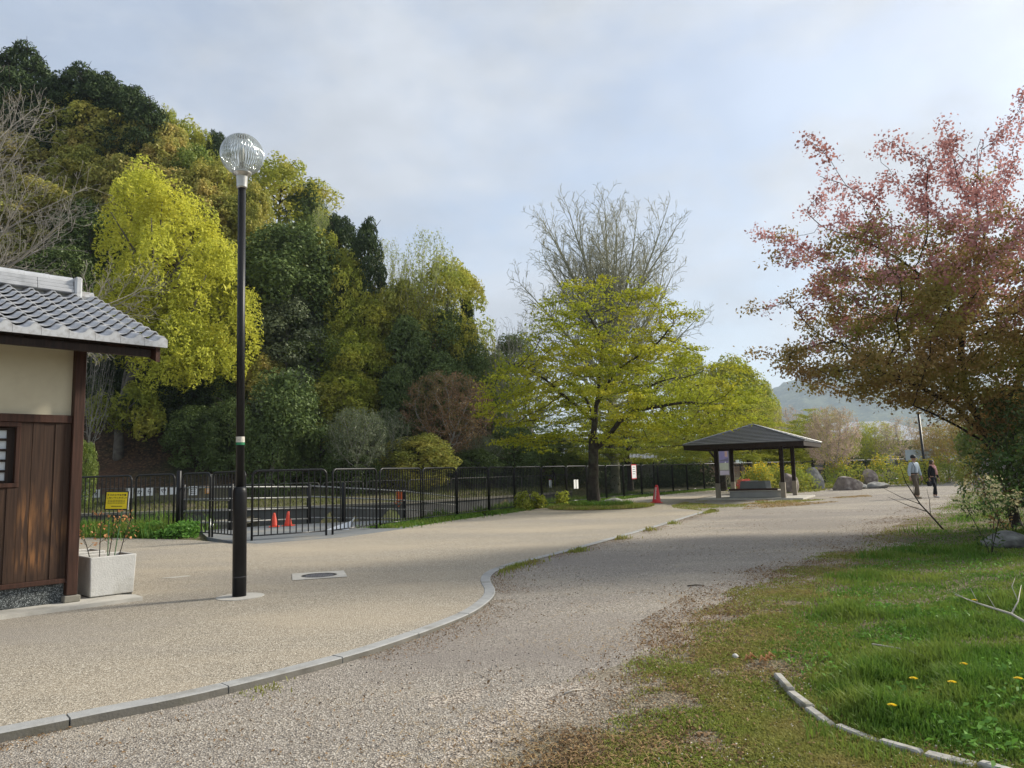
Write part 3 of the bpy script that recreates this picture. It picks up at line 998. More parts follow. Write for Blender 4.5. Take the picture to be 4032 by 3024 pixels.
# window with a deep dark frame and frosted panes between thin bars
wn = D.objects.new('window', None)
COL.objects.link(wn)
wn.parent = bld
b_ = MB()
b_.bbox((-1.6, -0.012, 1.487), (-0.618, 0.09, 1.54), 0.005)
b_.bbox((-1.6, -0.008, 2.225), (-0.618, 0.09, 2.283), 0.004)
b_.bbox((-0.665, -0.008, 1.541), (-0.618, 0.09, 2.224), 0.004)
b_.bbox((-1.6, -0.008, 1.541), (-1.555, 0.09, 2.224), 0.004)
b_.build('frame', M['beam'], wn)
b_ = MB()
b_.box((-0.745, 0.06, 1.541), (-0.6651, 0.11, 2.224))
b_.box((-1.554, 0.06, 1.541), (-1.47, 0.11, 2.224))
for k in range(6):
    z = 1.56 + k * 0.128
    b_.box((-1.469, 0.055, z - 0.014), (-0.7455, 0.108, z + 0.014))
b_.box((-1.11, 0.05, 1.541), (-1.09, 0.109, 2.224))
b_.build('sash_bars', M['beam_dark'], wn)
for cx in (-1.29, -0.918):
    for k in range(5):
        b_ = MB()
        b_.box((cx - 0.172, 0.085, 1.575 + k * 0.128), (cx + 0.172, 0.095, 1.673 + k * 0.128))
        b_.build('pane', M['shoji'], wn)
# eave timbers
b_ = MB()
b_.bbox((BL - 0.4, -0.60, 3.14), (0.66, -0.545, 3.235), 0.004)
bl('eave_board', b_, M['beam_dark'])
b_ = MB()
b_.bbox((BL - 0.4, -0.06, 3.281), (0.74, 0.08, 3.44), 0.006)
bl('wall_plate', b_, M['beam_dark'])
SL = math.atan2(4.40 - 3.27, 2.93)          # roof pitch
YE, ZE = -0.70, 3.30                            # eave edge
def roof(yd):
    return ZE + (yd - YE) * math.tan(SL)
b_ = MB()
V = [(BL - 0.5, -0.62, roof(-0.62) - 0.075), (0.76, -0.62, roof(-0.62) - 0.075), (0.76, 2.2, roof(2.2) - 0.075), (BL - 0.5, 2.2, roof(2.2) - 0.075)]
V += [(x, y, z + 0.045) for x, y, z in V]
b_.add(V, [(0, 3, 2, 1), (4, 5, 6, 7), (0, 1, 5, 4), (1, 2, 6, 5), (2, 3, 7, 6), (3, 0, 4, 7)])
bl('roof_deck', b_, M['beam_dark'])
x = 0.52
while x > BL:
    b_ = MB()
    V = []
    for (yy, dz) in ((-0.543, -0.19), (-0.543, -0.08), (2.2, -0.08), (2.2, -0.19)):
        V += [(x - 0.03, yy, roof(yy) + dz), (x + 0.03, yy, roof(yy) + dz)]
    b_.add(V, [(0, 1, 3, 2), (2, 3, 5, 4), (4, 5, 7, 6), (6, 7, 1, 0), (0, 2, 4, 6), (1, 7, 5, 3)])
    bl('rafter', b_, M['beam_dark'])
    x -= 0.42
# verge board and projecting purlin end seen from below
b_ = MB()
V = []
for (yy, dz) in ((-0.66, -0.20), (-0.66, -0.02), (2.2, -0.02), (2.2, -0.24)):
    V += [(0.70, yy, roof(yy) + dz - 0.04), (0.755, yy, roof(yy) + dz - 0.04)]
b_.add(V, [(0, 1, 3, 2), (2, 3, 5, 4), (4, 5, 7, 6), (6, 7, 1, 0), (0, 2, 4, 6), (1, 7, 5, 3)])
bl('verge_board', b_, M['beam'])
for yy in (-0.03, 2.1):
    b_ = MB()
    z0_ = roof(yy) - 0.33
    b_.bbox((0.08, yy - 0.06, z0_), (0.699, yy + 0.06, z0_ + 0.2), 0.008)
    bl('purlin_end', b_, M['beam'])
# roof tiles: wavy pantiles, each lying on the one below
PIT, NROW = 0.292, 11
LEN = 2.93 / math.cos(SL)
EXPO = LEN / NROW
def wave(u):   # u 0..1 across a tile: shallow trough, then a raised roll
    return 0.052 * (0.5 - 0.5 * math.cos(2 * math.pi * min(max((u - 0.60) / 0.40, 0), 1))) ** 0.8 - 0.030 * math.sin(math.pi * min(u / 0.64, 1))
b_ = MB()
NU = 12
prof = [(k / NU, wave(k / NU)) for k in range(NU + 1)]
V = []
TL = EXPO + 0.055
for (yy, off) in ((0.0, 0.0), (TL, -0.012)):
    for u_, h in prof:
        V.append((u_ * PIT * 0.995, yy, h + off))
for (yy, off) in ((0.0, 0.0), (TL, -0.012)):
    for u_, h in prof:
        V.append((u_ * PIT * 0.995, yy, h + off - (0.026 if yy else 0.011)))
n = NU + 1
Fc = []
for k in range(NU):
    Fc.append((k, k + 1, n + k + 1, n + k))
    Fc.append((2 * n + k, 3 * n + k, 3 * n + k + 1, 2 * n + k + 1))
    Fc.append((k, 2 * n + k, 2 * n + k + 1, k + 1))
Fc += [(0, n, 3 * n, 2 * n), (NU, 2 * n + NU, 3 * n + NU, n + NU)]
b_.add(V, Fc)
tile_me = b_.mesh('roof_tile', M['tile'])
for p_ in tile_me.polygons:
    p_.use_smooth = abs(p_.normal.z) > 0.5
tile_tilt = SL - 0.105
rt = D.objects.new('roof', None)
COL.objects.link(rt)
rt.parent = bld
ncol = 15
for c in range(ncol):
    x0 = 0.83 - (c + 1) * PIT
    for r_ in range(NROW):
        yy = YE + r_ * EXPO * math.cos(SL)
        o = D.objects.new('roof_tile', tile_me)
        COL.objects.link(o)
        o.parent = rt
        o.location = (x0, yy, roof(yy) + 0.066 + rnd.uniform(-0.002, 0.002))
        o.rotation_euler = (tile_tilt + rnd.uniform(-0.006, 0.006), rnd.uniform(-0.006, 0.006), rnd.uniform(-0.005, 0.005))
# eave tile faces
b_ = MB()
V = []
for u_, h in prof:
    V += [(u_ * PIT * 0.99, -0.004, h - 0.001), (u_ * PIT * 0.99, -0.004, -0.10), (u_ * PIT * 0.99, 0.02, h - 0.028), (u_ * PIT * 0.99, 0.02, -0.10)]
Fc = []
for k in range(NU):
    a = 4 * k
    Fc += [(a, a + 1, a + 5, a + 4), (a + 2, a + 6, a + 7, a + 3), (a + 1, a + 3, a + 7, a + 5)]
Fc += [(0, 2, 3, 1), (4 * NU, 4 * NU + 1, 4 * NU + 3, 4 * NU + 2)]
b_.add(V, Fc)
ef = b_.mesh('eave_tile', M['tile_light'])
for c in range(ncol):
    x0 = 0.83 - (c + 1) * PIT
    link('eave_tile', ef, rt, (x0, YE - 0.004, ZE + 0.066))
# ridge: flat courses, half-round caps, end tile
YR = YE + 2.93
ZR = roof(YR)
rx1 = 0.52
for k in range(3):
    x = rx1 - 0.03
    while x > BL - 0.5:
        b_ = MB()
        wd = 0.17 - 0.02 * k
        b_.bbox((x - 0.5, YR - wd, ZR + 0.05 + k * 0.058), (x - 0.004, YR + wd, ZR + 0.104 + k * 0.058), 0.006)
        bl('ridge_course_tile', b_, M['tile'], rt)
        x -= 0.5
x = rx1 - 0.03
capm = MB()
V, Fc = [], []
for i, xx in enumerate((0.0, -0.335)):
    for k in range(9):
        a = math.pi * k / 8
        V.append((xx, -0.115 * math.cos(a), 0.095 * math.sin(a) * (1.0 if i == 0 else 0.94)))
for k in range(8):
    Fc.append((k, k + 1, 9 + k + 1, 9 + k))
Fc += [tuple(range(9))[::-1], tuple(range(9, 18))]
capm.add(V, [f[::-1] for f in Fc])
cap_me = capm.mesh('ridge_cap_tile', M['tile_light'], False)
while x > BL - 0.5:
    link('ridge_cap_tile', cap_me, rt, (x, YR, ZR + 0.226))
    x -= 0.33
b_ = MB()
b_.bbox((rx1 - 0.028, YR - 0.2, ZR - 0.03), (rx1 + 0.075, YR + 0.2, ZR + 0.31), 0.025)
bl('ridge_end_tile', b_, M['tile_light'], rt)
b_ = MB()
b_.tube([(rx1 + 0.077, YR, ZR + 0.03), (0.80, YR, ZR + 0.03)], 0.095, 14)
bl('verge_roll_tile', b_, M['tile_light'], rt)
# rear slope
b_ = MB()
V = [(BL - 0.5, YR, ZR + 0.02), (0.8, YR, ZR + 0.02), (0.8, YR + 2.6, ZR - 1.12), (BL - 0.5, YR + 2.6, ZR - 1.12)]
V += [(x, y, z - 0.06) for x, y, z in V]
b_.add(V, [(0, 1, 2, 3), (4, 7, 6, 5), (0, 4, 5, 1), (1, 5, 6, 2), (2, 6, 7, 3), (3, 7, 4, 0)])
bl('rear_slope', b_, M['tile'], rt)
# concrete slab round its foot
c_, s_ = math.cos(WALL_ANG), math.sin(WALL_ANG)
def bw(x, y):
    return (BP.x + x * c_ - y * s_, BP.y + x * s_ + y * c_)
b_ = MB()
b_.prism([bw(*q) for q in [(-4.6, -0.36), (0.72, -0.42), (0.74, -0.1), (0.3, 0.45), (0.3, 4.2), (-4.6, 4.2)]], -0.2, 0.045)
tag(b_.build('concrete_slab', M['slab']), kind='structure')

# ------------------------------------------------------------------ planters
def planter(x, y, rz, label):
    t_ = thing('planter_box', label, 'planter', (x, y, 0.0), rz, 'white concrete planters')
    b_ = MB()
    w0, w1, h = 0.265, 0.285, 0.56
    z0 = 0.055
    o_ = [(-w0, -w0, z0), (w0, -w0, z0), (w0, w0, z0), (-w0, w0, z0), (-w1, -w1, h), (w1, -w1, h), (w1, w1, h), (-w1, w1, h)]
    i1 = w1 - 0.04
    o_ += [(-i1, -i1, h), (i1, -i1, h), (i1, i1, h), (-i1, i1, h), (-i1, -i1, h - 0.12), (i1, -i1, h - 0.12), (i1, i1, h - 0.12), (-i1, i1, h - 0.12)]
    f_ = [(0, 3, 2, 1)]
    for k in range(4):
        k2 = (k + 1) % 4
        f_ += [(k, k2, 4 + k2, 4 + k), (4 + k, 4 + k2, 8 + k2, 8 + k), (8 + k, 8 + k2, 12 + k2, 12 + k)]
    b_.add(o_, f_)
    bx = b_.build('box', M['planter'], t_)
    bv = bx.modifiers.new('soft', 'BEVEL')
    bv.width = 0.012
    bv.segments = 2
    b_ = MB()
    for sx in (-1, 1):
        b_.box((sx * 0.2 - 0.05, -0.25, 0.005), (sx * 0.2 + 0.05, 0.25, 0.054))
    b_.build('foot', M['conc_dark'], t_)
    b_ = MB()
    b_.add([(-i1, -i1, h - 0.05), (i1, -i1, h - 0.05), (i1, i1, h - 0.045), (-i1, i1, h - 0.04)], [(0, 1, 2, 3)])
    b_.build('soil', M['soil'], t_)
    return t_
PL = Vector((-5.50, 9.72, 0))
pr_ = WALL_ANG
pc = PL + Vector((math.cos(pr_), math.sin(pr_), 0)) * 0.285 + Vector((-math.sin(pr_), math.cos(pr_), 0)) * 0.285
planter(pc.x, pc.y, pr_, 'white concrete planter box with dry maple seedlings and a notice stuck in it')
p2 = pc + Vector((-math.sin(pr_), math.cos(pr_), 0)) * 1.0 + Vector((math.cos(pr_), math.sin(pr_), 0)) * -0.06
planter(p2.x, p2.y, pr_, 'white planter box mostly hidden behind the building corner post')

# seedlings in the planter
rg = np.random.default_rng(5)
for k, (dx, dy, hh, lean) in enumerate([(-0.10, -0.05, 0.62, (-0.05, 0.1)), (0.05, 0.06, 0.5, (0.06, 0.05)), (0.13, -0.08, 0.58, (0.16, 0.04)), (-0.18, 0.05, 0.40, (-0.12, -0.05))]):
    lab = ['tallest dry maple seedling with tan leaves in the white planter', 'short reddish maple seedling in the middle of the white planter', 'dry maple seedling leaning right in the white planter', 'thin low maple seedling at the back left of the white planter'][k]
    base = pc + Vector((math.cos(pr_) * dx - math.sin(pr_) * dy, math.sin(pr_) * dx + math.cos(pr_) * dy, 0.51))
    t_ = thing('maple_seedling', lab, 'seedling', base, 0, 'seedlings in the planter')
    b_ = MB()
    b_.tube([(0, 0, 0), (lean[0] * 0.4, lean[1] * 0.4, hh * 0.5), (lean[0], lean[1], hh)], [0.007, 0.005, 0.003], 5)
    tips = []
    for j in range(5):
        f = 0.35 + 0.13 * j
        a = rnd.uniform(0, 6.28)
        p0 = Vector((lean[0] * f, lean[1] * f, hh * f))
        p1 = p0 + Vector((math.cos(a) * 0.11, math.sin(a) * 0.11, 0.07))
        b_.tube([p0, p1], [0.0035, 0.002], 4)
        tips.append(p1)
    tips.append(Vector((lean[0], lean[1], hh)))
    b_.build('stem', M['bark'], t_)
    P = np.concatenate([np.array(tp) + rg.normal(size=(5, 3)) * 0.03 for tp in tips])
    link('leaves', faces_mesh('dry_leaves', leaf_faces(P, unit(rg.normal(size=P.shape)), rg.uniform(0.012, 0.03, len(P)), 0.6, rg), FOL['dryleaf']), t_)

# ------------------------------------------------------------------ lettering
def text_mesh(s, size, mat, align='CENTER', name='lettering', bold=0.0):
    cu = D.curves.new(name, 'FONT')
    cu.body = s
    cu.size = size
    cu.align_x = align
    cu.align_y = 'CENTER'
    cu.offset = bold
    cu.resolution_u = 2
    o = D.objects.new(name, cu)
    COL.objects.link(o)
    dg = bpy.context.evaluated_depsgraph_get()
    me = D.meshes.new_from_object(o.evaluated_get(dg))
    me.name = name
    D.objects.remove(o)
    me.materials.clear()
    me.materials.append(mat)
    return me

def board_text(parent, me, x, z, y=-0.002, name='lettering'):
    """text on a board whose face looks along local -y"""
    o = link(name, me, parent, (x, y, z))
    o.rotation_euler = (math.pi / 2, 0, 0)
    return o

# yellow notice on two green stakes in the planter
fx, fy = pc.x + 0.06, pc.y + 0.02
sg = thing('notice_sign', 'yellow notice about cat food on green stakes in the white planter', 'sign', (fx, fy, 0.50), R(24))
sg.rotation_euler = (R(-4), R(2.5), R(24))
sg.scale = (0.86, 0.86, 0.84)
zc = 0.92
b_ = MB()
b_.bbox((-0.165, -0.012, zc - 0.152), (0.165, 0.012, zc + 0.152), 0.004)
b_.build('backing_board', M['ink'], sg)
b_ = MB()
b_.bbox((-0.145, 0.0135, zc - 0.15), (0.175, 0.02, zc + 0.15), 0.002)
b_.build('spare_board', M['white'], sg)
b_ = MB()
b_.bbox((-0.148, -0.0165, zc - 0.133), (0.148, -0.0125, zc + 0.133), 0.001)
b_.build('notice_sheet', M['yellow'], sg)
board_text(sg, text_mesh('ネコのエサを放置', 0.034, M['ink'], bold=0.0008), -0.002, zc + 0.088, -0.018)
board_text(sg, text_mesh('しないでください!!', 0.034, M['ink'], bold=0.0008), 0.0, zc + 0.042, -0.018)
for k in range(3):
    b_ = MB()
    for j in range(20):
        x0 = -0.12 + j * 0.0122
        for q in range(2):
            zz = zc + 0.004 - k * 0.023 + q * 0.007 - 0.004
            b_.box((x0, -0.0178, zz), (x0 + 0.009 - 0.002 * ((j * 7 + q * 3) % 3), -0.0168, zz + 0.004))
    b_.build('small_print', M['ink'], sg)
b_ = MB()
for j in range(13):
    x0 = -0.07 + j * 0.0122
    b_.box((x0, -0.0178, zc - 0.098), (x0 + 0.009, -0.0168, zc - 0.088 + 0.003 * (j % 2)))
b_.build('small_print', M['ink'], sg)
for sx in (-0.1, 0.1):
    b_ = MB()
    b_.tube([(sx * 0.35 - 0.02 + (0.02 if sx > 0 else 0), 0.02, 0.0), (sx, 0.026, zc + 0.05)], 0.0075, 8)
    b_.build('stake', M['stake'], sg)

# ------------------------------------------------------------------ lamp post
lp = thing('street_lamp', 'black park lamp post with a ribbed clear glass globe', 'lamp', (-3.62, 9.86, 0.0))
lp.rotation_euler = (0, R(-0.55), 0)
b_ = MB()
b_.lathe([(0.088, 0.008), (0.088, 1.33), (0.086, 1.37), (0.070, 1.405), (0.054, 1.415)], 24)
b_.build('sleeve', M['black'], lp, True)
b_ = MB()
b_.lathe([(0.0535, 1.38), (0.051, 5.58)], 24)
b_.build('pole', M['black'], lp, True)
b_ = MB()
b_.lathe([(0.0562, 2.00), (0.0562, 2.075)], 24, cap=False)
b_.build('sticker', solid('cream_sticker', (0.60, 0.56, 0.48), 0.4, var=0.25, scale=30), lp, True)
b_ = MB()
b_.lathe([(0.0565, 1.965), (0.0565, 1.9995)], 24, cap=False)
b_.build('sticker_band', solid('green_band', (0.03, 0.20, 0.09), 0.4), lp, True)
b_ = MB()
b_.lathe([(0.0885, 0.245), (0.090, 0.25), (0.090, 0.256), (0.0885, 0.26)], 24, cap=False)
b_.build('ring', M['black_top'], lp, True)
GZc = 6.01
b_ = MB()
b_.lathe([(0.066, 5.52), (0.070, 5.54), (0.078, 5.68), (0.088, 5.71), (0.125, 5.725), (0.128, 5.755), (0.105, 5.77)], 32)
b_.build('collar', M['alu'], lp, True)
def globe_glass(name, clear, gloss_, tint):
    m, t, o = new_mat(name)
    n, l = t.nodes.new, t.links.new
    tr = n('ShaderNodeBsdfTransparent')
    tr.inputs['Color'].default_value = c4(tint)
    gs = n('ShaderNodeBsdfGlossy')
    gs.inputs['Roughness'].default_value = 0.06
    gs.inputs['Color'].default_value = (0.9, 0.93, 0.95, 1)
    df = n('ShaderNodeBsdfTranslucent')
    df.inputs['Color'].default_value = (0.8, 0.82, 0.8, 1)
    m1 = n('ShaderNodeMixShader')
    m1.inputs[0].default_value = gloss_
    l(df.outputs[0], m1.inputs[1])
    l(gs.outputs[0], m1.inputs[2])
    m2 = n('ShaderNodeMixShader')
    m2.inputs[0].default_value = clear
    l(m1.outputs[0], m2.inputs[1])
    l(tr.outputs[0], m2.inputs[2])
    l(m2.outputs[0], o.inputs['Surface'])
    return m
M['glass'] = globe_glass('clear_globe', 0.90, 0.9, (0.93, 0.94, 0.93))
M['rib'] = globe_glass('glass_rib', 0.30, 0.55, (0.55, 0.57, 0.55))
RG = 0.283
b_ = MB()
b_.lathe([(RG * math.sin(th), RG * math.cos(th)) for th in [R(14) + (R(154) - R(14)) * j / 24 for j in range(25)]], 48, cap=False)
gl = b_.build('globe', M['glass'], lp, True)
gl.location = (0, 0, GZc)
b_ = MB()
NR = 46
for k in range(NR):
    a = 2 * math.pi * k / NR
    pts = []
    for j in range(15):
        th = R(15) + (R(153) - R(15)) * j / 14
        pts.append(((RG + 0.003) * math.sin(th) * math.cos(a), (RG + 0.003) * math.sin(th) * math.sin(a), (RG + 0.003) * math.cos(th)))
    b_.tube(pts, [0.0045 + 0.0035 * math.sin(R(15) + (R(153) - R(15)) * j / 14) for j in range(15)], 4, False)
rb = b_.build('glass_ribs', M['rib'], gl, True)
rb['kind'] = 'stuff'
b_ = MB()
b_.lathe([(0.02, GZc + 0.284), (0.06, GZc + 0.281), (0.074, GZc + 0.272), (0.074, GZc + 0.266)], 24)
b_.build('globe_cap', M['alu'], lp, True)
b_ = MB()
b_.lathe([(0.03, 5.76), (0.035, 5.84), (0.022, 5.87), (0.022, 5.90)], 16)
b_.build('lamp_holder', M['ink'], lp, True)
b_ = MB()
b_.lathe([(0.02, 5.902), (0.036, 5.94), (0.044, 6.01), (0.036, 6.08), (0.012, 6.125)], 16)
b_.build('bulb', solid('frosted_bulb', (0.75, 0.73, 0.66), 0.3, var=0.02), lp, True)
b_ = MB()
b_.lathe([(0.30, -0.02), (0.30, 0.006)], 28, c=(-3.60, 9.84, 0))
tag(b_.build('lamp_footing', M['slab']), kind='structure')

# manhole, small white plate
mh = thing('manhole_cover', 'round iron drain cover in a square concrete frame', 'manhole', (-3.07, 11.72, 0.0), R(17))
b_ = MB()
nn = 32
outer = [(-0.4, -0.4), (0.4, -0.4), (0.4, 0.4), (-0.4, 0.4)]
V = [(x, y, 0.007) for x, y in outer]
ring_ = []
for k in range(nn):
    a = 2 * math.pi * k / nn + math.pi / 4 + math.pi
    V.append((0.27 * math.cos(a), 0.27 * math.sin(a), 0.007))
for k in range(4):
    seg = nn // 4
    idxs = [4 + (k * seg + j) % nn for j in range(seg + 1)]
    b_.cur = 0
    b0 = [k, (k + 1) % 4] + idxs[::-1]
    ring_.append(tuple(b0))
b_.add(V, ring_)
b_.build('concrete_frame', M['slab'], mh)
b_ = MB()
b_.lathe([(0.272, -0.03), (0.272, 0.001)], 32)
b_.build('iron_disc', solid('rusty_iron', (0.05, 0.045, 0.045), 0.6, 0.4, var=0.3, scale=10), mh)
b_ = MB()
for j in range(-5, 6):
    yy = j * 0.045
    hw = math.sqrt(max(0.25 ** 2 - yy * yy, 0)) - 0.01
    for q in range(-5, 6):
        xx = q * 0.05 + (0.025 if j % 2 else 0)
        if abs(xx) + 0.018 < hw:
            b_.box((xx - 0.018, yy - 0.011, 0.0), (xx + 0.018, yy + 0.011, 0.005))
tg = b_.build('raised_pattern', solid('worn_iron', (0.30, 0.285, 0.29), 0.5, 0.5, var=0.3, scale=20), mh)
b_ = MB()
b_.prism([(-5.62, 11.93), (-5.42, 11.9), (-5.22, 12.08), (-5.3, 12.14)], -0.01, 0.006)
tag(b_.build('marker_plate', M['slab']), 'small pale plate set in the paving behind the planter', 'plate')

# ------------------------------------------------------------------ black fence: hoop panels
def fence_panel(a, b, h, nb, label, gname, bars_joined=False, rail=True, zb=0.0, rad=0.029, shade='black'):
    A, B = Vector((a[0], a[1], zb)), Vector((b[0], b[1], zb))
    dv = B - A
    ln = dv.length
    t_ = thing('fence_panel', label, 'fence panel', A, math.atan2(dv.y, dv.x), gname)
    g_ = 0.055
    x0, x1 = g_, ln - g_
    q = MB()
    c = 0.14
    pts = [(x0, 0, -0.05), (x0, 0, h - c)]
    for k in range(1, 5):
        an = math.pi / 2 * k / 5
        pts.append((x0 + c - c * math.cos(an), 0, h - c + c * math.sin(an)))
    pts += [(x0 + c, 0, h), (x1 - c, 0, h)]
    for k in range(1, 5):
        an = math.pi / 2 * k / 5
        pts.append((x1 - c + c * math.sin(an), 0, h - c + c * math.cos(an)))
    pts += [(x1, 0, h - c), (x1, 0, -0.05)]
    q.tube(pts, rad, 8)
    q.build('hoop_frame', M[shade], t_, True)
    if rail:
        q = MB()
        q.tube([(x0 + rad, 0, 0.12), (x1 - rad, 0, 0.12)], 0.018, 6)
        q.build('bottom_rail', M['black_top'], t_, True)
    q = MB()
    if bars_joined:
        for k in range(nb):
            x = x0 + (x1 - x0) * (k + 1) / (nb + 1)
            q.tube([(x, 0, 0.12), (x, 0, h - 0.02)], 0.0145, 4, False)
        tag(q.build('bars', M['black'], t_), kind='stuff')
    else:
        q.tube([(0, 0, 0.12 if rail else 0.02), (0, 0, h - 0.035)], 0.0155, 6, False)
        me = q.mesh('bar', M['black'], True)
        for k in range(nb):
            x = x0 + (x1 - x0) * (k + 1) / (nb + 1)
            link('bar', me, t_, (x, 0, 0.0))
    return t_

FH = 1.72
GN = 'black hoop-topped fence panels along the pond'
near = [((-13.3, 22.6), (-11.13, 21.72), 12, False, 'long black fence panel behind the yellow notice, beside the brown building'),
        ((-11.05, 21.68), (-9.55, 21.0), 7, False, 'narrow black fence panel just left of the thick gate post'),
        ((-9.32, 20.86), (-8.22, 20.22), 6, True, 'left leaf of the black gate beside the thick post'),
        ((-8.18, 20.16), (-6.74, 18.70), 9, True, 'right leaf of the black gate behind the lamp post'),
        ((-6.60, 18.60), (-4.93, 19.72), 11, True, 'wide black fence panel right of the lamp post with red cones behind'),
        ((-4.87, 19.80), (-4.0, 21.72), 11, True, 'black fence panel beside the end of the grey apron'),
        ((-3.97, 21.80), (-3.03, 24.2), 14, True, 'black fence panel in front of the orange bag on the rail')]
for a, b, nb, rl, lab in near:
    fence_panel(a, b, FH, nb, lab, GN, False, rl)
far_lab = ['first black fence panel past the orange bag towards the maple', 'second black fence panel past the orange bag towards the maple', 'black fence panel with a leafy weed at its foot left of the maple',
           'black fence panel with two weeds at its foot left of the maple', 'black fence panel midway between the weeds and the maple trunk', 'black fence panel with two white papers on it left of the maple trunk',
           'black fence panel hidden by the maple trunk', 'black fence panel just right of the maple trunk', 'black fence panel carrying the red bordered notice', 'black fence panel right of the red bordered notice',
           'black fence panel left of the red cone', 'black fence panel behind the red cone', 'black fence panel right of the red cone', 'black fence panel two to the right of the red cone', 'black fence panel left of the shelter posts',
           'black fence panel behind the tall information board', 'black fence panel with the small yellow notice seen through the shelter', 'black fence panel behind the red azalea', 'black fence panel behind the yellow bush in the shelter',
           'black fence panel seen right of the shelter', 'black fence panel behind the leaning rock', 'black fence panel behind the pale pink sapling', 'black fence panel behind the purplish boulder', 'last black fence panel left of the dark pole']
seg = FENCE[7:]
for i in range(len(seg) - 1):
    a, b = seg[i], seg[i + 1]
    lab = far_lab[i]
    fence_panel(a, b, FH, 17, lab, GN, i > 3, True)
q = thing('gate_post', 'thick black gate post between fence panel and gate', 'post', (-9.43, 20.93, 0))
b_ = MB()
b_.lathe([(0.065, -0.05), (0.065, 1.80), (0.05, 1.815)], 16)
b_.build('shaft', M['black'], q, True)
for z in (0.35, 1.3):
    b_ = MB()
    b_.box((0.04, -0.02, z), (0.16, 0.02, z + 0.04))
    b_.build('hinge', M['black'], q)
b_ = MB()
b_.tube([(-8.75, 20.45, 0.98), (-7.4, 19.32, 0.985)], 0.014, 6)
tag(b_.build('gate_bolt', M['dullsteel'], None, True), 'grey sliding bolt bar across the two gate leaves', 'bolt')
q = thing('gate_drop_bolt', 'steel drop bolt standing where the two gate leaves meet', 'bolt', (-8.2, 20.14, 0))
b_ = MB()
b_.tube([(0, 0, -0.02), (0, 0, 0.5)], 0.012, 6)
b_.build('rod', M['steel'], q, True)
b_ = MB()
b_.tube([(0, 0, 0.3), (0.1, -0.06, 0.3), (0.1, -0.06, 0.36)], 0.01, 6)
b_.build('handle', M['steel'], q, True)

# notices hung on the fence
def sheet_on_fence(px, py, z, w_, h_, rz, name, label, mat, frame=None, text=None, cat='notice'):
    t_ = thing(name, label, cat, (px, py, z), rz)
    b_ = MB()
    b_.bbox((-w_ / 2, -0.006, -h_ / 2), (w_ / 2, 0.006, h_ / 2), 0.002)
    b_.build('board', frame or mat, t_)
    if frame:
        b_ = MB()
        b_.box((-w_ / 2 + 0.04, -0.0085, -h_ / 2 + 0.05), (w_ / 2 - 0.04, -0.0065, h_ / 2 - 0.05))
        b_.build('sheet', mat, t_)
    if text:
        b_ = MB()
        for k in range(text):
            zz = h_ * 0.32 - k * h_ * 0.62 / text
            b_.box((-w_ * 0.28, -0.0105, zz - h_ * 0.018), (w_ * 0.28 - w_ * 0.12 * (k % 2), -0.009, zz + h_ * 0.018))
        b_.build('small_print', M['ink'] if text < 9 else M['red_ink'], t_)
    return t_
def on_fence(i, f, d=-0.05):
    a, b = np.array(FENCE[i]), np.array(FENCE[i + 1])
    t = (b - a) / np.linalg.norm(b - a)
    p = a + (b - a) * f + np.array([t[1], -t[0]]) * (-d)
    return p[0], p[1], math.atan2(t[1], t[0])
x, y, rz = on_fence(12, 0.35)
sheet_on_fence(x, y, 0.88, 0.20, 0.42, rz, 'paper_notice', 'left of two narrow white papers on the fence beside the maple', M['white'])
x, y, rz = on_fence(12, 0.47)
sheet_on_fence(x, y, 0.87, 0.20, 0.42, rz, 'paper_notice', 'right of two narrow white papers on the fence beside the maple', M['white'])
x, y, rz = on_fence(15, 0.55)
sheet_on_fence(x, y, 1.36, 0.62, 0.80, rz, 'bordered_notice', 'white notice with red border on the fence right of the maple', M['white'], M['red_ink'], 4)
x, y, rz = on_fence(22, 0.75)
sheet_on_fence(x, y, 1.22, 0.66, 0.92, rz, 'yellow_notice', 'small yellow notice on the fence seen through the shelter', M['yellow'], M['ink'], 5)

# ------------------------------------------------------------------ inner rail fences by the water
def rail_run(posts, ends, label, rails, hpost=1.42):
    t_ = thing('rail_fence', label, 'rail fence')
    for (x, y, z) in posts:
        b_ = MB()
        b_.lathe([(0.075, -0.5), (0.075, hpost - 0.02), (0.06, hpost)], 12, c=(x, y, z))
        b_.build('post', M['black'], t_, True)
    for h_ in rails:
        b_ = MB()
        b_.tube([(p[0], p[1], p[2] + h_) for p in ends], 0.025, 8)
        b_.build('rail', M['rail'], t_, True)
    return t_
rail_run([(-10.0, 22.5, 0.0), (-8.7, 22.9, -0.02), (-6.9, 25.0, -0.1)], [(-10.0, 22.44, 0), (-8.7, 22.82, -0.02), (-6.9, 24.93, -0.1)], 'dark post and grey rail barrier behind the gate', (0.27, 0.62, 0.97, 1.32))
rail_run([(-5.85, 25.5, -0.1), (-4.3, 29.0, -0.42)], [(-6.85, 25.05, -0.08), (-4.25, 28.9, -0.42), (-2.6, 33.4, -0.84)], 'grey rails sloping down to the pond beside the ramp', (0.27, 0.62, 0.97, 1.32))

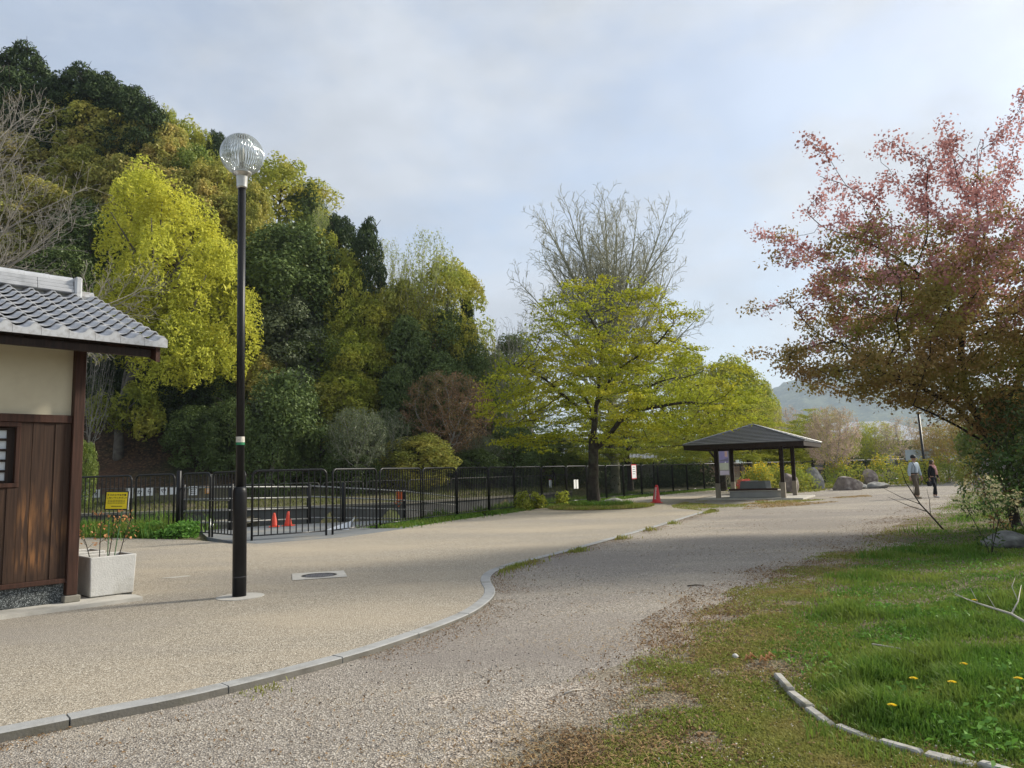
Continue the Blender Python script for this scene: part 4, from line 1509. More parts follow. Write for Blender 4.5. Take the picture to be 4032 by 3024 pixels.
# orange bag on the post, white box, small cones on the apron
t_ = thing('orange_bag', 'orange life vest bag hung on the dark rail post', 'life vest', (-4.42, 28.82, 0.28), 0, None, (0.7, 0.7, 0.7))
b_ = MB()
for k in range(3):
    b_.bbox((-0.22 + k * 0.12, -0.08 - 0.02 * (k % 2), 0.28 + 0.02 * k), (-0.1 + k * 0.12, 0.05, 0.94 - 0.05 * (k == 0)), 0.03)
b_.build('vest_panel', M['jacket'], t_)
b_ = MB()
b_.tube([(-0.3, -0.05, 0.42), (-0.36, -0.06, 0.3), (-0.2, -0.08, 0.22), (-0.1, -0.07, 0.05), (0.02, -0.07, 0.2)], 0.022, 6)
b_.build('strap', M['jacket'], t_, True)
t_ = thing('white_board_stand', 'white folded board lying on the grey apron by the fence', 'board', (-5.05, 21.6, 0.012), R(-10))
b_ = MB()
b_.add([(-0.42, -0.05, 0.0), (0.3, -0.12, 0.0), (0.42, 0.05, 0.34), (0.25, 0.12, 0.22), (-0.1, 0.1, 0.12)], [(0, 1, 4), (1, 2, 3, 4)])
b_.add([(-0.42, -0.03, 0.0), (0.3, -0.1, 0.0), (0.42, 0.07, 0.34), (0.25, 0.14, 0.22), (-0.1, 0.12, 0.12)], [(0, 4, 1), (1, 4, 3, 2)])
b_.build('folded_sheet', M['white'], t_)

def cone(name, label, loc, h, r, mat, base=True, text=False, group=None):
    t_ = thing(name, label, 'traffic cone', loc, rnd.uniform(-0.3, 0.3), group)
    b_ = MB()
    b_.lathe([(r, 0.03), (r * 0.92, 0.06), (r * 0.33, h - 0.03), (r * 0.24, h), (r * 0.1, h + 0.004)], 20)
    b_.build('cone_body', mat, t_, True)
    if base:
        b_ = MB()
        b_.bbox((-r * 1.35, -r * 1.35, 0.0), (r * 1.35, r * 1.35, 0.032), 0.015)
        b_.build('base_plate', mat, t_)
    return t_
cone('traffic_cone', 'small orange-red cone behind the fence, the left of two', (-7.62, 23.65, 0.004), 0.44, 0.12, M['cone_orange'], True, False, 'small cones behind the fence')
cone('traffic_cone', 'small orange-red cone behind the fence, the right of two', (-7.28, 24.0, 0.004), 0.46, 0.125, M['cone_orange'], True, False, 'small cones behind the fence')
t_ = cone('traffic_cone', 'red traffic cone with white vertical lettering by the paved path', (6.22, 33.0, 0.0), 0.78, 0.20, M['cone'])
t_.rotation_euler = (0, R(3), R(-8))
for k in range(6):
    f = 0.17 + 0.088 * k
    r_here = 0.20 * (1 - 0.69 * f / 0.75) + 0.006
    b_ = MB()
    an = math.radians(-90 - 20)
    cx, cy = math.cos(an) * r_here, math.sin(an) * r_here
    for q in range(3):
        mt = Matrix.Translation((cx, cy, f + q * 0.026)) @ Matrix.Rotation(an + math.pi / 2, 4, 'Z')
        b_.box((-0.04, -0.004, 0), (0.04 - 0.012 * ((k + q) % 3), 0.004, 0.015), mt)
    b_.box((-0.006, -0.0035, 0), (0.006, 0.0045, 0.07), Matrix.Translation((cx, cy, f)) @ Matrix.Rotation(an + math.pi / 2, 4, 'Z'))
    b_.build('lettering', M['white'], t_)


# ------------------------------------------------------------------ far bank: low hoop rails, cards, hedge, blocks
def hoop_rail(x0, x1, dy, label, z0=0.38, h=0.86):
    y0, y1 = float(wall_y(x0)) + dy, float(wall_y(x1)) + dy
    t_ = thing('hoop_rail', label, 'rail', (x0, y0, z0), math.atan2(y1 - y0, x1 - x0), 'low hoop rails along the far bank')
    ln = math.hypot(x1 - x0, y1 - y0)
    b_ = MB()
    c = 0.16
    pts = [(0.05, 0, -0.3), (0.05, 0, h - c)] + [(0.05 + c - c * math.cos(k * 0.31), 0, h - c + c * math.sin(k * 0.31)) for k in range(1, 5)] + [(0.05 + c, 0, h), (ln - 0.05 - c, 0, h)]
    pts += [(ln - 0.05 - c + c * math.sin(k * 0.31), 0, h - c + c * math.cos(k * 0.31)) for k in range(1, 5)] + [(ln - 0.05, 0, h - c), (ln - 0.05, 0, -0.3)]
    b_.tube(pts, 0.024, 6)
    b_.build('hoop', M['dullsteel'], t_, True)
    b_ = MB()
    k = 0.2
    while k < ln - 0.1:
        b_.tube([(k, 0, 0.05), (k, 0, h - 0.02)], 0.008, 4, False)
        k += 0.16
    b_.tube([(0.07, 0, 0.06), (ln - 0.07, 0, 0.06)], 0.014, 5, False)
    tag(b_.build('bars', M['dullsteel'], t_), kind='stuff')
labs = ['low hoop rail nearest the brown building on the far bank', 'low hoop rail on the far bank carrying the first cards', 'low hoop rail behind the yellow notice on the far bank', 'low hoop rail behind the thick gate post on the far bank',
        'low hoop rail carrying the orange card on the far bank', 'low hoop rail behind the lamp post on the far bank', 'low hoop rail above the small cones on the far bank', 'low hoop rail left of the sloping rails on the far bank',
        'low hoop rail above the sloping rails on the far bank', 'low hoop rail above the orange bag on the far bank', 'low hoop rail below the rust leaved cherry', 'low hoop rail right of the rust leaved cherry', 'low hoop rail before the clipped hedge', 'last low hoop rail towards the maple']
for i in range(14):
    x0 = -27.0 + i * 2.3
    hoop_rail(x0, x0 + 2.2, 3.7, labs[i])
def card(x, z, w_, h_, name, label, mat, txt=None, size=0.26, lines=0, ink='ink'):
    y = float(wall_y(x)) + 3.63
    sl_ = (float(wall_y(x + 0.5)) - float(wall_y(x - 0.5)))
    t_ = thing(name, label, 'card', (x, y, z), math.atan(sl_), 'cards hung on the far rail')
    b_ = MB()
    b_.bbox((-w_ / 2, -0.008, -h_ / 2), (w_ / 2, 0.008, h_ / 2), 0.003)
    b_.build('sheet', mat, t_)
    if txt:
        board_text(t_, text_mesh(txt, size, M['ink'], bold=0.004), 0, 0.0, -0.012)
    for k in range(lines):
        b_ = MB()
        for q in range(4):
            zz = h_ * 0.33 - q * h_ * 0.2
            xx = -w_ * 0.3 + k * w_ * 0.34
            b_.box((xx, -0.0115, zz - h_ * 0.06), (xx + w_ * 0.26, -0.0095, zz + h_ * 0.05))
        b_.build('small_print', M[ink], t_)
card(-23.7, 0.99, 0.34, 0.44, 'letter_card', 'white card half hidden by the corner post of the brown building', M['white'])
card(-23.04, 0.95, 0.52, 0.56, 'notice_card', 'largest white card with teal print on the far rail', M['white'], None, 0, 2, 'teal_ink')
card(-22.4, 1.0, 0.37, 0.42, 'letter_card', 'white card with the hiragana wo, right of the largest card', M['white'], 'を')
card(-20.75, 0.97, 0.36, 0.54, 'letter_card', 'white card peeping out behind the yellow notice', M['white'])
card(-20.25, 1.01, 0.36, 0.42, 'letter_card', 'white card with the hiragana ka between yellow notice and gate post', M['white'], 'か')
card(-19.76, 1.02, 0.36, 0.42, 'letter_card', 'white card with the hiragana ra, next after the ka card', M['white'], 'ら')
card(-19.05, 1.02, 0.36, 0.40, 'letter_card', 'white card with the kanji mamoru just left of the thick gate post', M['white'], '守')
card(-18.57, 1.02, 0.32, 0.38, 'letter_card', 'white card half hidden by the thick gate post', M['white'])
card(-18.1, 1.03, 0.32, 0.38, 'letter_card', 'white card with the hiragana u right of the thick gate post', M['white'], 'う')
card(-17.56, 1.0, 0.43, 0.48, 'notice_card', 'white card with small grey print left of the orange card', M['white'], None, 0, 2, 'dullsteel')
card(-16.83, 1.02, 0.25, 0.40, 'orange_card', 'orange card on the far rail beside the lamp post', M['orange'], None, 0, 2, 'white')
t_ = thing('stone_post', 'pale weathered stone post on the far bank behind the gate', 'post', (-16.9, float(wall_y(-16.9)) + 4.4, 0.3))
b_ = MB()
b_.bbox((-0.14, -0.14, 0), (0.14, 0.14, 1.5), 0.04)
b_.build('shaft', M['conc_mid'], t_)
b_ = MB()
b_.bbox((-0.16, -0.16, 1.501), (0.16, 0.16, 1.58), 0.03)
b_.build('cap_stone', M['conc_mid'], t_)
t_ = thing('stone_plinth', 'long low concrete plinth before the hedge on the far bank', 'plinth', (-2.3, 53.0, 0.1), R(38))
b_ = MB()
b_.bbox((-1.6, -0.4, 0), (1.6, 0.4, 0.85), 0.04)
b_.build('block', M['conc_mid'], t_)
b_ = MB()
b_.bbox((-1.7, -0.5, 0.851), (1.7, 0.5, 0.95), 0.02)
b_.build('top_slab', M['conc_mid'], t_)
t_ = thing('white_stake', 'short white stake on the grass behind the fence left of the maple', 'stake', (2.5, 53.0, 0.15))
b_ = MB()
b_.bbox((-0.09, -0.09, 0), (0.09, 0.09, 0.75), 0.02)
b_.build('shaft', M['white'], t_)
b_ = MB()
b_.bbox((-0.085, -0.085, 0.751), (0.085, 0.085, 0.8), 0.02)
b_.build('tip', M['red_ink'], t_)

# ------------------------------------------------------------------ foliage builders
def puff_crown(seed, R_, z0, z1, n_puffs, pr, per, lf, shape='dome', vs=1.0, asp=0.55, up=0.35, fill=1200, jit=0.55, core=0.72):
    """crown of many leafy puffs set over an uneven envelope; leaf-sized faces only"""
    g = np.random.default_rng(seed)
    h = z1 - z0
    C_ = []
    tries = 0
    while len(C_) < n_puffs and tries < n_puffs * 40:
        tries += 1
        t = g.uniform(0, 1)
        if shape == 'dome':
            r = R_ * np.sqrt(max(1 - ((t - 0.42) / 0.60) ** 2, 0.02))
        elif shape == 'cone':
            r = R_ * (1.02 - t) ** 0.8
        elif shape == 'egg':
            r = R_ * np.sqrt(max(1 - ((t - 0.35) / 0.67) ** 2, 0.02)) * (1 - 0.18 * t)
        else:
            r = R_
        a = g.uniform(0, 2 * np.pi)
        r *= (1 + 0.13 * np.sin(3 * a + seed) + 0.09 * np.sin(5 * a + 2 * seed + 4 * t))
        q = g.uniform(0.70, 1.0)
        C_.append((r * q * np.cos(a), r * q * np.sin(a), z0 + h * t))
    C_ = np.array(C_)
    pr_ = pr * g.uniform(0.6, 1.35, len(C_))
    axis = np.array([0, 0, z0 + h * 0.35])
    P, Nn = [], []
    for c, rad in zip(C_, pr_):
        outw = c - axis
        outw = outw / (np.linalg.norm(outw) + 1e-6)
        outw = outw + np.array([0, 0, 0.35])
        d_ = unit(g.normal(size=(int(per * (rad / pr) ** 1.6) + 8, 3)))
        d_ = d_[(d_ @ outw) > -0.35]
        rr = rad * (0.62 + 0.42 * g.random((len(d_), 1)) ** 0.7)
        P.append(c + d_ * rr * np.array([1, 1, vs]))
        Nn.append(unit(d_ * 0.7 + np.array([0, 0, up]) + g.normal(size=d_.shape) * jit))
    # loose inner foliage
    k = fill
    t = g.uniform(0, 1, k)
    a = g.uniform(0, 2 * np.pi, k)
    if shape == 'cone':
        rr = R_ * (1.0 - t) * core
    else:
        rr = R_ * np.sqrt(np.maximum(1 - ((t - 0.42) / 0.6) ** 2, 0)) * core
    rr = rr * np.sqrt(g.random(k))
    P.append(np.stack([rr * np.cos(a), rr * np.sin(a), z0 + h * t], 1))
    Nn.append(unit(g.normal(size=(k, 3))))
    n_out = sum(len(p) for p in P[:-1])
    P = np.concatenate(P)
    Nn = np.concatenate(Nn)
    s = lf * g.uniform(0.6, 1.3, len(P))
    s[n_out:] *= 1.8
    return leaf_faces(P, Nn, s, asp, g)

def grow(att, nodes, parents, step, infl, kill, maxit=220, bias=(0, 0, 0), jit=0.12, seed=0, zs=1.0):
    """space colonisation: branches reach for the points of the crown volume"""
    g = np.random.default_rng(seed)
    S = np.array([1, 1, zs])
    att = np.array(att) * S
    nodes = [np.array(n, float) * S for n in nodes]
    parents = list(parents)
    alive = np.ones(len(att), bool)
    nd = np.full(len(att), 1e9)
    ni = np.zeros(len(att), int)
    done = 0
    bias = np.array(bias, float)
    seen = set()
    for it in range(maxit):
        new = np.array(nodes[done:])
        if len(new) == 0:
            break
        for k0 in range(0, len(new), 400):
            blk = new[k0:k0 + 400]
            dm = np.linalg.norm(att[:, None, :] - blk[None], axis=2)
            j = dm.argmin(1)
            dmin = dm[np.arange(len(att)), j]
            u_ = dmin < nd
            nd[u_] = dmin[u_]
            ni[u_] = j[u_] + done + k0
        alive &= nd > kill
        done = len(nodes)
        act = alive & (nd < infl)
        if not act.any():
            break
        ids = ni[act]
        dirs = unit(att[act] - np.array(nodes)[ids])
        un, inv = np.unique(ids, return_inverse=True)
        sm = np.zeros((len(un), 3))
        np.add.at(sm, inv, dirs)
        sm = unit(sm) + bias + g.normal(size=sm.shape) * jit
        sm = unit(sm)
        for i_, d_ in zip(un, sm):
            p = nodes[i_] + d_ * step
            key = tuple(np.round(p / (step * 0.3)).astype(int))
            if key in seen:
                continue
            seen.add(key)
            nodes.append(p)
            parents.append(int(i_))
    return np.array(nodes) / S, np.array(parents)

def radii(nodes, parents, tip, p=2.3, rmax=None):
    n = len(nodes)
    acc = np.zeros(n)
    r = np.zeros(n)
    kids = np.zeros(n, int)
    for i in range(n - 1, -1, -1):
        r[i] = max(acc[i] ** (1 / p) if acc[i] > 0 else 0, tip)
        if parents[i] >= 0:
            acc[parents[i]] += r[i] ** p
            kids[parents[i]] += 1
    if rmax:
        r = np.minimum(r, rmax)
    return r, kids

def branch_mesh(name, nodes, parents, r, mat, rmin=0.0, fat=0.06):
    n = len(nodes)
    ch = [[] for _ in range(n)]
    for i in range(n):
        if parents[i] >= 0:
            ch[parents[i]].append(i)
    starts = [(i, None) for i in range(n) if parents[i] < 0]
    V, Fq = [], []
    off = 0
    while starts:
        i, par = starts.pop()
        chain = [] if par is None else [par]
        rad = [] if par is None else [min(r[i] * 1.05, r[par])]
        c = i
        while True:
            chain.append(c)
            rad.append(r[c])
            if not ch[c]:
                break
            k = sorted(ch[c], key=lambda q: -r[q])
            for q in k[1:]:
                if r[q] >= rmin:
                    starts.append((q, c))
            if r[k[0]] < rmin:
                break
            c = k[0]
        if len(chain) < 2:
            continue
        P = nodes[chain]
        rad = np.array(rad)
        sides = 9 if rad[0] > fat * 2 else (6 if rad[0] > fat * 0.6 else (4 if rad[0] > fat * 0.25 else 3))
        T = np.gradient(P, axis=0)
        T = unit(T)
        a = np.array([1.0, 0, 0]) if abs(T[0][0]) < 0.8 else np.array([0, 1.0, 0])
        an = np.arange(sides) * 2 * np.pi / sides
        ca, sa = np.cos(an)[:, None], np.sin(an)[:, None]
        for q in range(len(P)):
            a = a - T[q] * (a @ T[q])
            a = a / (np.linalg.norm(a) + 1e-9)
            b = np.cross(T[q], a)
            V.append(P[q] + (ca * a + sa * b) * rad[q])
        m_ = len(P)
        for q in range(m_ - 1):
            for k in range(sides):
                k2 = (k + 1) % sides
                Fq.append((off + q * sides + k, off + q * sides + k2, off + (q + 1) * sides + k2, off + (q + 1) * sides + k))
        off += m_ * sides
    return indexed_mesh(name, np.concatenate(V), np.array(Fq), mat, True)

def ellipsoid_pts(g, n, c, e, inner=0.0):
    d_ = unit(g.normal(size=(n, 3)))
    rr = (inner ** 3 + (1 - inner ** 3) * g.random((n, 1))) ** (1 / 3)
    return np.array(c) + d_ * rr * np.array(e)

def simple_trunk(name, h, r, mat, seed=0, limbs=7, spread=2.2, zs=0.45):
    """tapered leaning trunk with limbs that reach into the crown"""
    g = random.Random(seed)
    b_ = MB()
    pts = [(0, 0, -0.6)]
    x = y = 0.0
    for k in range(1, 8):
        x += g.uniform(-0.12, 0.12)
        y += g.uniform(-0.12, 0.12)
        pts.append((x, y, h * k / 7))
    b_.tube(pts, [r * 1.35, r] + [r * (1 - 0.13 * k) for k in range(1, 7)], 8)
    for k in range(limbs):
        f = zs + (1 - zs) * k / limbs
        i = min(int(f * 7), 6)
        p = Vector(pts[i + 1])
        a = g.uniform(0, 6.28)
        q = p + Vector((math.cos(a), math.sin(a), 0.7)) * spread * g.uniform(0.6, 1.1)
        m_ = (p + q) / 2 + Vector((0, 0, 0.25))
        b_.tube([p, m_, q], [r * 0.42, r * 0.28, r * 0.08], 5, False)
    return b_.mesh(name, mat, True)

# shared crown meshes (about 4 m in radius and 9 m tall; each tree scales its own)
CR = {}
def crown_mesh(key, V, mat):
    CR[key] = faces_mesh(key + '_crown', V, mat)
crown_mesh('oak_a', puff_crown(11, 3.5, 1.2, 8.6, 80, 1.0, 210, 0.165), FOL['olive'])
crown_mesh('oak_b', puff_crown(12, 3.5, 1.0, 8.7, 105, 0.80, 170, 0.155), FOL['brown'])
crown_mesh('oak_c', puff_crown(13, 3.6, 0.8, 8.5, 95, 0.95, 230, 0.135), FOL['green'])
crown_mesh('con_a', puff_crown(21, 3.1, 0.6, 8.9, 130, 0.62, 110, 0.19, 'cone', 0.7, 0.30, 0.5, 1500, 0.6, 0.8), FOL['conifer'])
crown_mesh('con_b', puff_crown(22, 3.4, 0.6, 8.6, 120, 0.75, 120, 0.18, 'egg', 0.7, 0.32, 0.5, 1500, 0.6, 0.8), FOL['conifer'])
crown_mesh('fea_a', puff_crown(31, 3.7, 0.6, 8.7, 170, 0.62, 100, 0.15, 'egg', 1.7, 0.42, 0.1, 1000, 0.7, 0.75), FOL['lime'])
crown_mesh('fea_b', puff_crown(32, 3.7, 0.6, 8.7, 150, 0.70, 100, 0.15, 'dome', 1.3, 0.45, 0.2, 900, 0.7, 0.7), FOL['gold'])
crown_mesh('bush_a', puff_crown(41, 3.6, 0.0, 8.0, 100, 0.9, 160, 0.14, 'dome', 0.8, 0.5, 0.4, 1200, 0.6, 0.8), FOL['dark'])
TR = {'grey': simple_trunk('grey_trunk', 7.2, 0.20, M['bark_grey'], 3), 'dark': simple_trunk('dark_trunk', 7.4, 0.17, M['bark'], 4)}

def skeleton_tree(seed, c, e, base_h, n_att, step, infl, kill, tip, p, bias=(0, 0, 0.05), zs=1.0, inner=0.2, trunk_r=None):
    g = np.random.default_rng(seed)
    att = ellipsoid_pts(g, n_att, c, e, inner)
    att = att[att[:, 2] > base_h * 0.75]
    nodes, par = [], []
    k = max(int(base_h / step), 2)
    x = y = 0
    for i in range(k + 1):
        x += g.normal() * 0.03
        y += g.normal() * 0.03
        nodes.append((x, y, -0.4 + (base_h + 0.4) * i / k))
        par.append(i - 1)
    N_, P_ = grow(att, nodes, par, step, infl, kill, 240, bias, 0.14, seed, zs)
    r, kids = radii(N_, P_, tip, p)
    r[0] *= 1.35
    r[1] *= 1.12
    return N_, P_, r, kids, g

def noise3(P, f, seed):
    return (vnoise(P[:, 0] + 0.7 * P[:, 2], P[:, 1] - 0.4 * P[:, 2], seed, f) + vnoise(P[:, 0] - 0.5 * P[:, 1], P[:, 2] * 1.4, seed + 1, f)) / 2
def twig_leaves(N_, r, kids, g, rlim, per, spread, flat, lf, asp, horiz=0.0, sel=None, gaps=None):
    m_ = (r < rlim)
    if gaps is not None:
        m_ &= (noise3(N_, gaps[0], 7) + 0.16 * g.normal(size=len(N_))) > gaps[1]
    if sel is not None:
        m_ &= sel
    T = N_[m_]
    P = np.repeat(T, per, axis=0) + g.normal(size=(len(T) * per, 3)) * np.array([spread, spread, spread * flat])
    Nn = g.normal(size=P.shape)
    if horiz:
        Nn = Nn * (1 - horiz) + np.array([0, 0, 1.0]) * horiz * np.sign(g.normal(size=(len(P), 1)) + 1.5)
    return leaf_faces(P, unit(Nn), lf * g.uniform(0.6, 1.25, len(P)), asp, g)

# sparse spring tree (branches showing, small new leaves) and layered small tree
N_, P_, r_, kd, g_ = skeleton_tree(51, (0, 0, 5.6), (3.7, 3.7, 3.4), 2.4, 1300, 0.30, 2.4, 0.55, 0.012, 2.4)
CR['sparse'] = faces_mesh('sparse_crown', twig_leaves(N_, r_, kd, g_, 0.03, 7, 0.22, 0.8, 0.085, 0.55), FOL['pale'])
TR['sparse'] = branch_mesh('sparse_trunk', N_, P_, r_, M['bark_grey'])
N_, P_, r_, kd, g_ = skeleton_tree(52, (0, 0, 4.3), (4.2, 4.2, 2.6), 1.5, 1400, 0.28, 2.2, 0.5, 0.012, 2.4, (0, 0, 0.0), 1.7)
CR['layer'] = faces_mesh('layered_crown', twig_leaves(N_, r_, kd, g_, 0.028, 11, 0.24, 0.35, 0.085, 0.5, 0.45), FOL['rust'])
TR['layer'] = branch_mesh('layered_trunk', N_, P_, r_, M['bark_grey'])
N_, P_, r_, kd, g_ = skeleton_tree(53, (0, 0, 5.0), (3.6, 3.6, 3.6), 1.6, 2200, 0.22, 1.6, 0.36, 0.0095, 2.5, (0, 0, 0.12))
TR['bare'] = branch_mesh('bare_trunk', N_, P_, r_, M['bark_grey'])

def tree(name, label, x, y, W, H, crown, trunk, fol=None, z=None, bark=None, group=None, cat='tree', rot=None, dz=1.0, wy=1.0):
    """one tree: Empty at its base, trunk and crown as parts"""
    if z is None:
        z = float(ground_z(np.array([x]), np.array([y]))[0])
    ref_r, ref_h = (3.9, 9.2) if crown not in ('sparse', 'layer', None) else ((3.9, 9.2) if crown != 'layer' else (4.5, 7.1))
    sx, sz = W / 2 / ref_r, H / ref_h
    t_ = thing(name, label, cat, (x, y, z - 0.1), rnd.uniform(0, 6.28) if rot is None else rot, group, (sx, sx * wy, sz))
    if trunk:
        o = link('trunk', TR[trunk], t_)
        if bark:
            o.material_slots[0].link = 'OBJECT'
            o.material_slots[0].material = M[bark]
    if crown:
        o = link('crown', CR[crown], t_)
        if fol:
            o.material_slots[0].link = 'OBJECT'
            o.material_slots[0].material = FOL[fol]
    return t_
